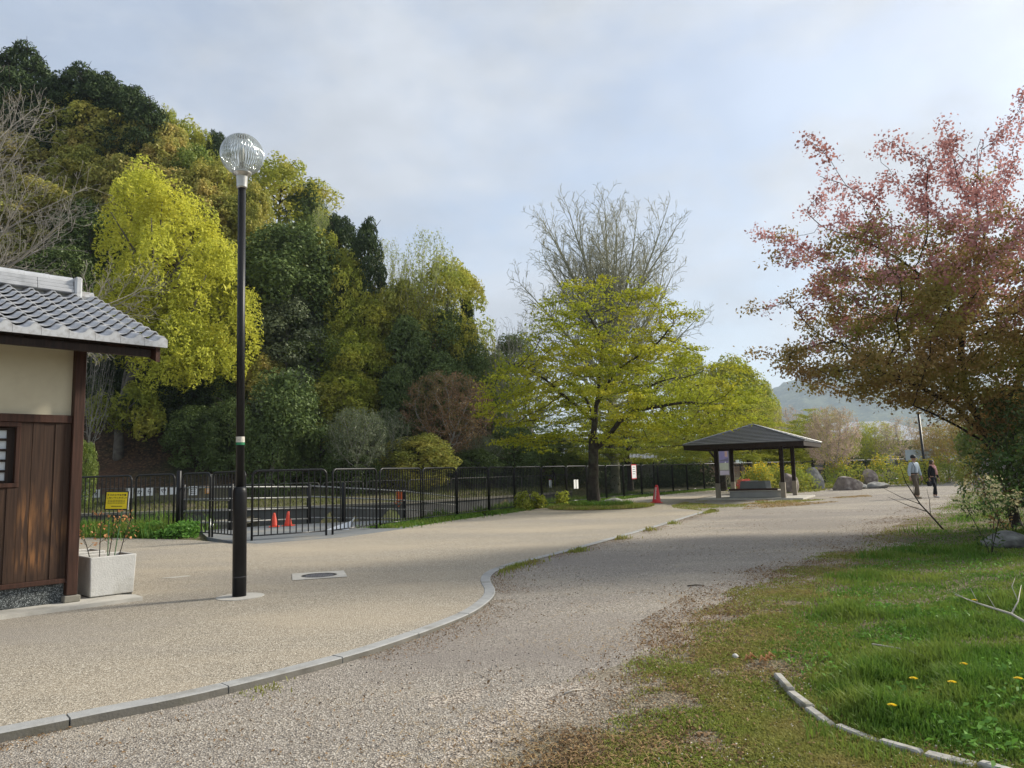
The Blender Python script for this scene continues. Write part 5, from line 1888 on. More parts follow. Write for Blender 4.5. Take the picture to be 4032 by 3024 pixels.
TREES = [
    (-45.8, 66.5, 32.04, 7.91, 11.75, 'con_b', 'conifer', 'darkest conifer at the far left end of the ridge behind bare twigs'),
    (-44.73, 63.0, 27.09, 7.88, 11.92, 'con_b', 'conifer', 'dark conifer at the left picture edge below the ridge end'),
    (-41.23, 64.0, 28.09, 7.61, 10.72, 'con_b', 'conifer', 'dark conifer between the ridge end and the twin tops'),
    (-39.37, 64.5, 28.61, 6.86, 11.83, 'con_b', 'conifer', 'left one of the twin dark tops on the ridge'),
    (-36.82, 64.0, 27.64, 7.61, 11.8, 'con_b', 'conifer', 'right one of the twin dark tops on the ridge'),
    (-34.12, 63.5, 26.79, 7.15, 10.95, 'con_b', 'conifer', 'dark ridge conifer right of the twin tops'),
    (-31.33, 62.0, 24.37, 6.21, 10.97, 'con_b', 'conifer', 'last dark conifer where the ridge steps down'),
    (-36.26, 75.5, 31.41, 4.46, 9.77, 'fea_b', 'lime', 'pale green tree behind the last dark ridge conifer'),
    (-34.44, 75.5, 30.21, 5.74, 9.76, 'fea_b', 'gold', 'light green tree on the ridge left of the lamp globe'),
    (-32.31, 75.5, 28.84, 6.38, 9.6, 'fea_a', 'gold', 'feathery green tree on the ridge just left of the lamp globe'),
    (-30.84, 75.5, 27.91, 4.49, 11.22, 'con_b', 'conifer', 'small dark top peeping beside the lamp globe'),
    (-43.23, 65.0, 29.75, 7.69, 8.17, 'oak_a', 'olive', 'olive tree below the ridge end, behind the bare twigs'),
    (-39.43, 64.5, 28.62, 7.08, 8.15, 'oak_a', 'olive', 'broad olive tree just under the twin dark tops'),
    (-36.13, 64.0, 27.62, 7.57, 8.03, 'oak_a', 'olive', 'grey olive tree under the right twin top'),
    (-41.82, 60.5, 23.21, 7.67, 7.95, 'oak_b', 'brown', 'bronze tree behind the bare twigs at the left edge'),
    (-35.99, 63.0, 26.21, 6.65, 7.91, 'oak_b', 'brown', 'bronze topped tree high on the slope, uppermost of the bronze trees'),
    (-32.3, 62.5, 25.14, 5.54, 8.06, 'oak_b', 'brown', 'bronze tree right of the uppermost bronze tree'),
    (-29.85, 62.5, 24.62, 5.54, 8.08, 'oak_b', 'brown', 'bronze tree below the last dark ridge conifer'),
    (-29.7, 61.0, 22.66, 6.44, 8.04, 'oak_b', 'brown', 'rounded bronze tree in the middle of the slope'),
    (-27.04, 61.0, 22.02, 5.15, 8.18, 'oak_a', 'green', 'green tree between the bronze trees and the lamp globe'),
    (-35.5, 60.0, 21.94, 6.34, 7.77, 'oak_b', 'olive', 'olive bronze tree left of the yellow tree top'),
    (-32.09, 59.0, 20.23, 5.48, 8.19, 'oak_a', 'brown', 'bronze tree right above the yellow tree top'),
    (-29.49, 58.5, 19.1, 6.18, 8.03, 'oak_b', 'brown', 'bronze tree touching the yellow tree top from behind'),
    (-27.18, 59.0, 19.31, 6.23, 7.71, 'oak_b', 'brown', 'bronze tree behind the right shoulder of the yellow tree'),
    (-24.94, 58.5, 18.07, 5.93, 7.64, 'oak_b', 'brown', 'lowest bronze tree behind the lamp post'),
    (-24.65, 60.5, 20.86, 5.11, 7.92, 'oak_a', 'olive', 'olive tree behind the lamp globe'),
    (-22.82, 58.5, 17.48, 5.44, 6.99, 'oak_b', 'olive', 'olive tree behind the lamp post below the globe'),
    (-37.25, 58.0, 19.25, 8.33, 7.01, 'oak_b', 'brown', 'bronze tree behind the bare twigs, low on the slope'),
    (-39.16, 56.5, 17.38, 8.11, 6.8, 'oak_b', 'olive', 'olive tree at the left edge low on the slope'),
    (-33.07, 56.5, 16.75, 6.21, 6.87, 'oak_a', 'dark', 'dark tree left of the yellow tree'),
    (-32.73, 53.5, 12.38, 6.78, 6.52, 'oak_c', 'dark', 'dark tree above the tiled roof ridge'),
    (-34.8, 51.5, 9.72, 5.48, 7.94, 'con_b', 'conifer', 'dark tree behind the tiled roof at the left edge'),
    (-28.36, 50.0, 6.83, 4.38, 7.57, 'con_b', 'conifer', 'dark tree behind the eave of the tiled roof'),
    (-29.0, 46, 2.56, 5.47, 13.32, 'bare', '', 'grey leafless shrub tree above the tiled roof'),
    (-25.57, 44.5, 1.48, 3.06, 12.68, 'bare', '', 'grey leafless tree between tiled roof and yellow tree'),
    (-24.33, 75.5, 24.98, 10.52, 10.02, 'fea_b', 'gold', 'broad olive gold tree right of the lamp globe'),
    (-21.11, 59.0, 17.88, 3.99, 7.93, 'oak_b', 'olive', 'olive tree directly right of the lamp globe'),
    (-21.11, 75.5, 22.76, 5.1, 9.93, 'oak_a', 'dark', 'dark tree at the right shoulder of the olive gold tree'),
    (-14.89, 58.0, 14.92, 2.54, 9.59, 'sparse', 'pale', 'thin pale tree on the ridge right of the olive gold tree'),
    (-13.45, 57.5, 13.96, 4.32, 8.88, 'con_b', 'conifer', 'dark tree on the descending ridge'),
    (-18.47, 72.0, 20.18, 6.08, 7.37, 'oak_c', 'green', 'green tree under the thin pale ridge tree'),
    (-10.93, 55.5, 10.06, 3.82, 11.72, 'con_b', 'conifer', 'tall pointed conifer on the descending ridge'),
    (-9.56, 56.5, 10.66, 3.89, 10.0, 'sparse', 'pale', 'thin pale tree right of the pointed conifer'),
    (-6.26, 56.5, 8.72, 5.3, 12.72, 'sparse', 'pale', 'wide thin pale green tree at the hill end'),
    (-7.62, 55.5, 8.12, 4.52, 9.94, 'sparse', 'lime', 'thin green tree below the wide pale tree'),
    (-5.03, 58.5, 10.05, 6.92, 8.63, 'fea_b', 'gold', 'spreading yellow-green tree at the hill end'),
    (-3.45, 58.5, 7.49, 1.83, 8.94, 'con_b', 'conifer', 'small dark pine at the very end of the hill'),
    (-16.75, 55.5, 11.84, 9.61, 8.96, 'oak_c', 'dark', 'large dark round tree right of the lamp post'),
    (-18.55, 54.5, 10.81, 5.06, 8.0, 'oak_c', 'green', 'green flank of trees between the lamp post and the large dark tree'),
    (-14.49, 56.5, 12.81, 5.25, 7.7, 'fea_b', 'gold', 'golden tree behind the top of the large dark tree'),
    (-12.4, 55.0, 10.15, 4.65, 8.09, 'fea_b', 'gold', 'golden tree at the right shoulder of the large dark tree'),
    (-10.73, 54.0, 7.76, 5.02, 7.11, 'fea_b', 'lime', 'yellow-green tree right of the large dark tree'),
    (-10.94, 52.5, 5.79, 5.77, 5.99, 'fea_b', 'lime', 'yellow-green tree low at the right of the large dark tree'),
    (-11.61, 51.0, 4.17, 6.03, 4.72, 'fea_b', 'lime', 'lime tree lowest in the yellow-green row'),
    (-8.53, 55.5, 8.61, 5.16, 7.64, 'oak_a', 'olive', 'olive tree in the hollow right of the golden trees'),
    (-7.49, 53.0, 4.53, 4.97, 8.96, 'con_b', 'dark', 'dark tree in the hollow above the rust cherry'),
    (-5.28, 56.5, 7.52, 5.25, 6.87, 'oak_c', 'dark', 'dark tree under the spreading yellow-green tree'),
    (-4.26, 57.0, 6.85, 3.85, 6.34, 'fea_b', 'gold', 'small golden tree at the foot of the hill end'),
    (-5.9, 53.5, 4.12, 6.33, 6.5, 'oak_c', 'dark', 'dark round tree behind the rust cherry'),
    (-3.71, 56.5, 5.35, 4.53, 6.44, 'oak_c', 'dark', 'dark round tree right above the rust cherry'),
    (-7.82, 50.5, 2.45, 3.79, 6.91, 'con_b', 'dark', 'dark tree left of the rust cherry'),
    (-16.3, 53.0, 8.19, 6.72, 6.42, 'oak_c', 'silver', 'grey-green tree at the hill foot right of the lamp post'),
    (-13.72, 52.5, 6.86, 4.88, 5.5, 'oak_c', 'green', 'mid green tree right of the grey-green tree'),
    (-17.08, 50.0, 4.17, 4.22, 5.7, 'oak_b', 'brown', 'bronze tipped tree right beside the lamp post'),
    (-14.85, 50.5, 4.24, 5.55, 4.68, 'oak_c', 'silver', 'lower grey-green tree at the pond bank'),
    (-12.8, 50.0, 3.09, 4.65, 4.74, 'oak_b', 'olive', 'olive tree low on the pond bank'),
    (-14.3, 44, 0.59, 3.58, 5.17, 'bush_a', 'dark', 'dark bush on the bank right of the lamp post'),
    (-12.06, 46, 1.25, 3.74, 3.9, 'bush_a', 'dark', 'dark bush under the grey-green trees'),
    (-0.6, 58, 2.9, 4.36, 12.07, 'bare', '', 'grey leafless tree at the foot of the hill end'),
    (1.51, 60, 2.55, 4.13, 13.41, 'bare', '', 'grey leafless tree left behind the maple'),
    (-2.12, 58, 4.84, 3.99, 8.49, 'bare', '', 'brownish leafless tree right of the dark round trees'),
    (0.3, 66, 4.4, 4.96, 9.63, 'oak_c', 'dark', 'dark tree behind the left side of the maple'),
    (-1.67, 60, 4.79, 4.13, 6.6, 'oak_c', 'green', 'green tree behind the left maple tips'),
    (-9.53, 45, 0.34, 4.22, 5.89, 'layer', 'silver', 'pale grey-green small tree on the far bank'),
    (-7.95, 47, 0.93, 3.24, 5.22, 'sparse', 'silver', 'pale small tree left of the rust cherry'),
    (-6.05, 47.5, 0.79, 5.05, 3.71, 'bush_a', 'olive', 'rounded olive bush under the rust cherry'),
    (-4.42, 50, 1.22, 7.04, 7.82, 'layer', 'rust', 'wide rust pink cherry tree on the far bank'),
    (-0.11, 54, 0.81, 4.39, 4.59, 'bush_a', 'dark', 'dark bush left under the maple'),
    (2.9, 57, 0.45, 4.64, 4.37, 'bush_a', 'green', 'green bush behind the maple, left of its trunk'),
    (-2.4, 52, 1.19, 3.58, 3.32, 'layer', 'silver', 'dull low tree right of the rust cherry'),
    (-2.85, 51, 0.99, 3.83, 2.51, 'bush_a', 'dark', 'low dark bush right of the rust cherry trunk'),
    (-9.93, 45.5, 0.63, 3.42, 2.72, 'bush_a', 'dark', 'low dark bush below the pale grey-green tree'),
    (-28.47, 50, 6.85, 4.69, 2.38, 'bush_a', 'dark', 'dark bush left of the forked yellow tree trunk'),
    (-24.1, 49.5, 5.06, 4.65, 3.5, 'bush_a', 'dark', 'dark bush right behind the forked yellow tree trunk'),
    (-20.24, 47.5, 2.42, 4.46, 4.42, 'bush_a', 'dark', 'dark bush under the yellow tree crown'),
    (-17.96, 47, 2.06, 3.82, 5.12, 'bush_a', 'dark', 'dark bush behind the lamp post'),
    (-28.33, 51, 8.18, 4.15, 3.81, 'bush_a', 'conifer', 'dark tall bush behind the forked trunk'),
    (-25.39, 51, 7.44, 5.11, 3.81, 'bush_a', 'conifer', 'dark tall bush deep under the yellow tree'),
    (-21.68, 50, 5.32, 5.01, 4.68, 'bush_a', 'conifer', 'dark tall bush under the right half of the yellow tree'),
    (-19.47, 50, 4.71, 3.75, 5.54, 'bush_a', 'dark', 'tall dark bush behind the lamp post middle'),
    (-22.28, 38.5, 0.29, 1.33, 3.88, 'bush_a', 'green', 'bright green shrub by the building corner on the far bank'),
    (25.01, 85, 1.75, 8.51, 12.18, 'oak_c', 'lime', 'round lime tree beyond the shelter on the horizon'),
    (19.03, 80, 1.67, 6.01, 12.42, 'fea_b', 'lime', 'lime tree behind the right side of the maple'),
    (31.96, 95, 1.62, 5.35, 10.81, 'oak_c', 'lime', 'small lime tree at the foot of the distant hill'),
    (29.76, 80, 1.14, 4.51, 7.15, 'sparse', 'palepink', 'pale pinkish tree behind the shelter ridge'),
    (27.96, 70, 0.1, 4.82, 6.54, 'layer', 'lime', 'green small tree right behind the shelter'),
    (20.15, 47, -0.12, 3.82, 5.72, 'layer', 'palepink', 'pale pink sapling by the rocks right of the shelter'),
    (34.78, 72, 0.31, 6.31, 5.64, 'layer', 'gold', 'green small tree beyond the yellow bushes'),
    (35.86, 68, -0.04, 5.96, 6.08, 'sparse', 'palepink', 'pinkish tree above the walking couple'),
    (34.98, 60, -0.12, 5.63, 5.16, 'layer', 'bronze', 'bronze tree behind the walking couple'),
    (34.46, 76, 0.65, 6.18, 4.17, 'bush_a', 'green', 'green bush in front of the low far building'),
    (43.95, 80, 0.61, 6.01, 3.68, 'bush_a', 'green', 'green bush behind the blue-white board'),
    (23.19, 64, -0.02, 5.61, 3.89, 'bush_a', 'lime', 'lime bush right of the shelter beyond the fence'),
    (12.9, 66, -0.05, 5.78, 6.15, 'bush_a', 'green', 'green bush seen under the maple, right of its trunk'),
    (9.42, 68, 1.18, 5.53, 4.32, 'bush_a', 'hedge', 'dark bush seen just right of the maple trunk'),
    (34.88, 55, -0.12, 6.2, 5.47, 'layer', 'bronze', 'bronze tree far behind the big cherry'),
    (34.38, 50, -0.12, 6.26, 6.63, 'oak_c', 'green', 'green tree behind the big cherry at the right edge'),
]
GROUPS = {'oak': 'evergreen trees on the hillside', 'con': 'dark conifers on the ridge', 'fea': 'fresh green trees on the hillside', 'bus': 'dark bushes at the hill foot', 'spa': 'thin spring trees', 'lay': 'small cherry trees', 'bar': 'leafless trees on the hillside'}
NAMES = {'oak': 'evergreen_tree', 'con': 'conifer_tree', 'fea': 'leafy_tree', 'bus': 'evergreen_bush', 'spa': 'spring_tree', 'lay': 'cherry_tree', 'bar': 'bare_tree'}
for x, y, z_, W, H, crown, fol, lab in TREES:
    k = crown[:3]
    if crown == 'bare':
        tree(NAMES[k], lab, x, y, W, H, None, 'bare', None, z_, None, GROUPS[k])
    elif crown in ('sparse', 'layer'):
        tree(NAMES[k], lab, x, y, W, H, crown, crown, fol, z_, None, GROUPS[k])
    elif crown.startswith('bush'):
        tree(NAMES[k], lab, x, y, W, H, crown, 'dark', fol, z_, None, GROUPS[k], 'bush')
    else:
        tree(NAMES[k], lab, x, y, W, H, crown, 'grey' if crown.startswith('oak') else 'dark', fol, z_, None, GROUPS[k])

# ------------------------------------------------------------------ tall yellow-green tree with a forked grey trunk
g_ = np.random.default_rng(77)
YT = (-25.6, 48.0)
yz = float(ground_z(np.array([YT[0]]), np.array([YT[1]]))[0])
t_ = thing('yellow_green_tree', 'tall bright yellow-green tree with forked grey trunk behind the lamp post', 'tree', (YT[0], YT[1], yz - 0.2))
b_ = MB()
b_.tube([(0, 0, -0.6), (0.0, 0, 1.5), (-0.15, 0, 3.2), (0.35, 0, 4.6), (1.0, 0.1, 7.0), (1.6, 0.2, 10.0), (2.2, 0, 13.5)], [0.36, 0.28, 0.25, 0.22, 0.18, 0.13, 0.05], 12)
b_.tube([(0.1, 0.1, 4.0), (0.2, 0.2, 5.6), (0.55, 0.3, 7.6), (0.7, 0.3, 10.0), (0.4, 0.2, 14.0)], [0.19, 0.16, 0.15, 0.12, 0.05], 10)
b_.tube([(0.5, -0.1, 4.9), (1.6, -0.2, 6.2), (3.2, -0.4, 7.4), (4.8, -0.5, 9.6), (5.6, -0.4, 12.0)], [0.17, 0.14, 0.11, 0.08, 0.03], 9)
for q in range(16):
    a, zz = rnd.uniform(0, 6.28), rnd.uniform(7.5, 14)
    cx, cy = 1.8 + (zz - 8) * 0.05, 0.1
    rr = rnd.uniform(1.8, 3.6)
    b_.tube([(cx, cy, zz), (cx + math.cos(a) * rr * 0.5, cy + math.sin(a) * rr * 0.5, zz + 1.2), (cx + math.cos(a) * rr, cy + math.sin(a) * rr, zz + 3.2)], [0.12, 0.08, 0.03], 5, False)
b_.build('trunk', solid('grey_brown_bark', (0.15, 0.135, 0.115), 0.95, var=0.35, scale=4, bump=0.8, bscale=14), t_, True)
parts = []
def blob(seed, c, Rr, z0, z1, n, pr, per, lf=0.125):
    n, pr, per = int(n * 1.3), pr * 0.82, int(per * 1.05)
    V = puff_crown(seed, Rr, z0, z1, n, pr, per, lf, 'egg', 1.9, 0.40, 0.1, int(n * 6), 0.8, 0.75)
    return V + np.array([c[0], c[1], 0.0])
parts.append(blob(81, (3.1, 0.3), 3.9, 6.4, 17.4, 130, 0.75, 130))
parts.append(blob(82, (1.0, -0.2), 2.6, 9.5, 19.2, 75, 0.7, 120))
parts.append(blob(83, (6.0, 0.2), 2.9, 5.2, 13.6, 85, 0.7, 120))
parts.append(blob(84, (4.6, -1.0), 2.7, 4.6, 8.6, 55, 0.6, 110))
parts.append(blob(85, (0.8, -1.0), 2.2, 7.0, 11.5, 50, 0.6, 110))
V = np.concatenate(parts)
link('crown', faces_mesh('yellow_crown', V, FOL['yellow']), t_)
V = np.concatenate([blob(86, (1.6, -1.0), 1.6, 2.2, 4.4, 26, 0.42, 70), blob(87, (-0.6, -1.2), 0.9, 2.4, 4.0, 10, 0.4, 60), blob(88, (2.6, -1.2), 1.0, 1.6, 3.0, 12, 0.4, 60)])
link('low_sprays', faces_mesh('low_sprays', V, FOL['gold']), t_)
b_ = MB()
for (a, b2) in [((0.1, -0.2, 2.0), (2.4, -1.2, 2.8)), ((0.0, -0.2, 1.8), (-1.2, -1.2, 3.0)), ((0.2, -0.2, 2.6), (1.8, -1.2, 3.8))]:
    b_.tube([a, ((a[0] + b2[0]) / 2, (a[1] + b2[1]) / 2, (a[2] + b2[2]) / 2 + 0.15), b2], [0.06, 0.045, 0.015], 5)
b_.build('low_branch', M['bark_grey'], t_, True)

# leaning slim trunk right of the lamp post
t_ = thing('leaning_tree', 'slim leaning grey tree just right of the lamp post on the far bank', 'tree', (-14.8, 44.0, 0.4))
b_ = MB()
b_.tube([(0, 0, -0.5), (0.35, 0, 1.2), (0.8, 0.1, 3.0), (1.1, 0.3, 5.0)], [0.18, 0.15, 0.12, 0.05], 8)
b_.build('trunk', M['bark_grey'], t_, True)
link('crown', faces_mesh('leaning_crown', puff_crown(91, 1.9, 3.0, 7.2, 40, 0.7, 120, 0.12) + np.array([1.1, 0.3, 0]), FOL['dark']), t_)


def fan_tree(seed, limbs, per_m=(2.6, 3.6, 4.0), lens=(0.34, 0.30, 0.28), ang=(38, 40, 45), up=0.25, wob=0.10, tipr=0.005, step=0.5, lift=0.05, r0=None, minl=0.2):
    """straight ascending limbs, each feathered with side shoots, twigs and spurs (recursive)"""
    g = np.random.default_rng(seed)
    nodes, par, rad = [], [], []
    def shoot(start, p, d, ln, r, lev):
        n = max(int(ln / (step if lev < 2 else step * 0.6)), 2)
        prev = start
        d = unit(d[None])[0]
        out_ = []
        for i in range(n):
            d = unit((d + g.normal(size=3) * wob * (0.6 if lev == 0 else 1.0) + np.array([0, 0, lift]))[None])[0]
            p = p + d * ln / n
            nodes.append(p)
            par.append(prev)
            rad.append(max(r * (1 - 0.86 * (i + 1) / n), tipr))
            prev = len(nodes) - 1
            out_.append((prev, p.copy(), d.copy(), (i + 1) / n))
        if lev >= 3:
            return
        k = int(ln * per_m[lev])
        for j in range(k):
            f = (0.16 if lev == 0 else 0.1) + 0.86 * (j + g.random()) / k
            i = min(int(f * n), n - 1)
            ix, pp, dd, ff = out_[i]
            a = g.uniform(0, 2 * np.pi)
            q = unit(np.cross(dd, [np.cos(a), np.sin(a), 0.3])[None])[0]
            an = math.radians(ang[lev] * g.uniform(0.7, 1.3))
            nd = dd * math.cos(an) + q * math.sin(an) + np.array([0, 0, up * 0.3])
            L_ = max(ln * lens[lev] * (1.15 - 0.75 * ff) * g.uniform(0.6, 1.25), minl)
            shoot(ix, pp, nd, L_, max(rad[ix] * 0.55, tipr), lev + 1)
    for base, d, ln, r in limbs:
        if isinstance(base, tuple):
            nodes.append(np.array(base))
            par.append(-1)
            rad.append(r * 1.1)
            shoot(len(nodes) - 1, np.array(base), np.array(d, float), ln, r, 0)
        else:
            shoot(base, nodes[base], np.array(d, float), ln, r, 0)
    return np.array(nodes), np.array(par), np.array(rad)

# ------------------------------------------------------------------ big bare tree at the left edge
g_ = np.random.default_rng(101)
limbs = [((0, 0, -0.5), (0.05, 0, 1), 13.0, 0.42)]
for k in range(22):
    z = 4.6 + k * 0.42
    a = g_.uniform(-0.9, 0.9) if k % 4 else g_.uniform(1.5, 4.7)
    el = g_.uniform(0.15, 0.75) + 0.03 * k
    limbs.append(((0.05 * z * 0.4, 0, z), (math.cos(a) * math.cos(el), math.sin(a) * math.cos(el), math.sin(el)), g_.uniform(6.0, 8.6) * (1 - 0.014 * k), 0.072 - 0.0018 * k))
N_, P_, r_ = fan_tree(5, limbs, (3.2, 3.8, 3.8), (0.38, 0.38, 0.38), (36, 40, 45), 0.2, 0.09, 0.0068, 0.55, 0.02)
t_ = thing('bare_tree', 'large leafless tree with a mass of fine grey twigs at the left edge', 'tree', (-23.4, 28.5, -0.1), 0, None, (1.12, 1.12, 1.12))
link('branches', branch_mesh('bare_branches', N_, P_, r_, solid('pale_twig_bark', (0.30, 0.275, 0.24), 0.95, var=0.2, scale=3)), t_)

# ------------------------------------------------------------------ tall bare tree behind the maple
g_ = np.random.default_rng(111)
limbs = [((0, 0, -0.5), (0.0, 0, 1), 11.0, 0.40)]
for k in range(50):
    f = k / 49
    z = 4.5 + 6.5 * f
    a = k * 2.4 + g_.uniform(-0.3, 0.3)
    el = math.radians(8 + 74 * f ** 1.05 + g_.uniform(-6, 6))
    dx_, dz_ = math.cos(el), math.sin(el)
    # every limb ends on one rounded outline
    qa, qb, qc = (dx_ / 7.6) ** 2 + (dz_ / 9.4) ** 2, 2 * dz_ * (z - 13.4) / 9.4 ** 2, ((z - 13.4) / 9.4) ** 2 - 1
    ln_ = (-qb + math.sqrt(max(qb * qb - 4 * qa * qc, 0.01))) / (2 * qa)
    limbs.append(((0, 0, z), (math.cos(a) * dx_, math.sin(a) * dx_, dz_), ln_ * g_.uniform(0.88, 1.04), 0.05 + 0.009 * ln_))
N_, P_, r_ = fan_tree(6, limbs, (2.6, 3.3, 3.4), (0.30, 0.38, 0.36), (36, 40, 48), 0.45, 0.05, 0.0130, 0.6, 0.014, None, 0.35)
t_ = thing('tall_bare_tree', 'tall fan shaped leafless tree rising behind the big maple', 'tree', (7.65, 57.0, 0.0), 0)
link('branches', branch_mesh('fan_branches', N_, P_, r_, M['bark_green']), t_)
kd = None
link('buds', faces_mesh('buds', twig_leaves(N_, r_, kd, g_, 0.011, 1, 0.10, 1.0, 0.035, 0.6, sel=(N_[:, 2] < 15) & (g_.random(len(N_)) < 0.5)), FOL['lime']), t_)

# ------------------------------------------------------------------ the big maple in the middle
MT = np.array([3.24, 31.0, 0.0])
def limb_pts(L_):
    return L_
g_ = np.random.default_rng(121)
def pts_of(*a):
    return list(a)
limbs = [(-1, [(0, 0, -0.5), (0.02, 0, 0.8), (0.06, 0, 1.7), (0.08, 0, 2.25)]),]
att = []
att.append(ellipsoid_pts(g_, 3300, (0.9, 0, 4.7), (5.8, 4.8, 2.4), 0.25))
att.append(ellipsoid_pts(g_, 1500, (0.8, 0.2, 7.0), (3.7, 3.2, 2.9), 0.15))
att.append(ellipsoid_pts(g_, 420, (5.2, 0.4, 3.9), (2.3, 2.2, 1.0), 0.0))
att.append(ellipsoid_pts(g_, 260, (-2.3, -0.5, 3.0), (1.9, 2.2, 0.9), 0.0))
att.append(ellipsoid_pts(g_, 200, (3.9, 0.0, 8.0), (1.2, 1.2, 0.7), 0.0))
att = np.concatenate(att)
# leave airy gaps between the sprays
att = att[~((np.hypot(att[:, 0] - 0.2, att[:, 1]) < 1.9) & (att[:, 2] < 3.9))]
lay = np.sin(att[:, 2] * 2 * np.pi / 0.85 + 0.9 * np.sin(att[:, 0] * 0.9) + 0.9 * np.sin(att[:, 1] * 1.1))
att = att[(lay > -0.1)]
nodes, par = [], []
def add_limb(start, pts):
    prev = start
    for q_ in pts:
        q_ = np.array(q_, float)
        if prev >= 0:
            a0 = np.array(nodes[prev])
            n_ = max(int(np.linalg.norm(q_ - a0) / 0.26), 1)
            for i_ in range(1, n_ + 1):
                nodes.append(tuple(a0 + (q_ - a0) * i_ / n_ + (rnd.uniform(-0.02, 0.02), rnd.uniform(-0.02, 0.02), 0)))
                par.append(prev)
                prev = len(nodes) - 1
        else:
            nodes.append(tuple(q_))
            par.append(-1)
            prev = len(nodes) - 1
    return prev
top = add_limb(-1, [(0, 0, -0.5), (0.03, 0, 0.9), (0.06, 0, 1.75), (0.08, 0, 2.3)])
A = add_limb(top, [(0.08, 0.0, 2.7), (0.18, -0.05, 3.55)])
A1 = add_limb(A, [(-0.25, -0.2, 3.9), (-0.55, -0.35, 4.2), (-1.2, -0.7, 4.65), (-1.85, -0.9, 5.25), (-2.6, -1.2, 5.7)])
add_limb(A1, [(-3.5, -1.0, 6.0)])
A2 = add_limb(A, [(0.30, 0.05, 4.2), (0.42, 0.15, 4.9), (0.60, 0.3, 6.0), (0.70, 0.5, 7.1), (0.2, 0.4, 8.1)])
A3 = add_limb(A, [(-0.05, 0.6, 4.5), (-0.3, 1.4, 5.1), (-0.9, 2.3, 5.7)])
add_limb(A2 - 14, [(1.1, -0.5, 5.6), (1.7, -0.8, 5.95), (2.75, -1.2, 6.6), (3.4, -1.3, 7.3)])
B = add_limb(top, [(0.5, -0.05, 2.65), (1.2, -0.1, 3.5), (1.95, -0.2, 3.95), (2.7, -0.3, 4.05), (3.9, -0.4, 4.2), (5.2, -0.2, 4.1)])
add_limb(B - 9, [(2.4, 0.8, 4.5), (3.2, 1.8, 5.0)])
add_limb(B - 12, [(1.9, -1.1, 4.6), (2.6, -2.0, 4.9)])
N_, P_ = grow(att, nodes, par, 0.26, 2.2, 0.42, 240, (0, 0, 0.0), 0.13, 9, 1.5)
r_, kd = radii(N_, P_, 0.0085, 2.28, 0.40)
r0_ = r_.copy()
r_ = r_ * (1 + 0.15 * sstep(0.02, 0.12, r_))
for i in range(12):
    r_[i] = max(r_[i], [0.42, 0.36, 0.31, 0.27, 0.245, 0.23, 0.22, 0.215, 0.21, 0.21, 0.21, 0.21][i])
t_ = thing('big_maple', 'spreading yellow-green maple on the grass island in the paved plaza', 'tree', tuple(MT), 0)
mb_me = branch_mesh('maple_branches', N_, P_, r_, M['bark'])
link('trunk', mb_me, t_)
V = np.concatenate([twig_leaves(N_, r0_, kd, g_, 0.022, 12, 0.17, 0.26, 0.070, 0.58, 0.55, gaps=(1.5, 0.50)),
                    twig_leaves(N_, r0_, kd, g_, 0.0087, 26, 0.25, 0.20, 0.072, 0.58, 0.62, gaps=(1.5, 0.47))])
print('maple nodes', len(N_), 'leaves', len(V))
mc_me = faces_mesh('maple_crown', V, FOL['maple'])
link('crown', mc_me, t_)
# more maples beyond: copies with their own size, turn and tint
for x, y, rz, s, fol, lab in [(13.0, 46.5, 2.2, (0.85, 0.85, 0.72), 'lime', 'spreading maple behind the shelter roof, darker than the big maple'), (8.6, 55.5, 4.0, (0.9, 0.9, 0.78), 'lime', 'green maple between the big maple and the shelter, beyond the fence'),
                              (19.5, 62, 1.0, (0.9, 0.9, 0.8), 'gold', 'farther maple above the shelter roof towards the hill'), (24.0, 60, 5.0, (0.62, 0.62, 0.62), 'lime', 'low green maple right of the shelter beyond the fence'), (3.0, 58.0, 0.4, (0.8, 0.8, 0.62), 'green', 'dull green maple seen left of the big maple trunk beyond the fence')]:
    c = thing('maple_tree', lab, 'tree', (x, y, 0.0), rz, 'maples beyond the fence', s)
    link('trunk', mb_me, c)
    o = link('crown', mc_me, c)
    o.material_slots[0].link = 'OBJECT'
    o.material_slots[0].material = FOL[fol]


# ------------------------------------------------------------------ garden shelter
SA = R(-30)
SC = Vector((11.42, 35.28, 0))
sh = thing('garden_shelter', 'open wooden shelter with dark hipped roof and four posts', 'shelter', SC, SA)
b_ = MB()
b_.prism([(-2.35, -1.75), (2.3, -1.75), (2.3, 1.75), (-2.35, 1.75)], -0.2, 0.05)
b_.build('floor_slab', M['slab'], sh)
for sx in (-1, 1):
    for sy in (-1, 1):
        b_ = MB()
        b_.bbox((sx * 1.45 - 0.085, sy * 1.45 - 0.085, 0.6), (sx * 1.45 + 0.085, sy * 1.45 + 0.085, 2.46), 0.01)
        po = b_.build('post', M['beam_dark'], sh)
        b_ = MB()
        b_.bbox((sx * 1.45 - 0.098, sy * 1.45 - 0.098, 0.03), (sx * 1.45 + 0.098, sy * 1.45 + 0.098, 0.74), 0.008)
        b_.build('post_sleeve', solid('post_sleeve_%d%d' % (sx, sy), (0.27, 0.235, 0.185), 0.85, var=0.12, scale=4), po)
b_ = MB()
for s_ in (-1, 1):
    b_.bbox((-1.9, s_ * 1.45 - 0.06, 2.38), (1.9, s_ * 1.45 + 0.06, 2.54), 0.01)
    b_.bbox((s_ * 1.45 - 0.058, -1.9, 2.42), (s_ * 1.45 + 0.058, 1.9, 2.541), 0.01)
b_.build('beam', M['beam_dark'], sh)
E_ = 2.62
RZ0, RZ1 = 2.50, 3.42
b_ = MB()
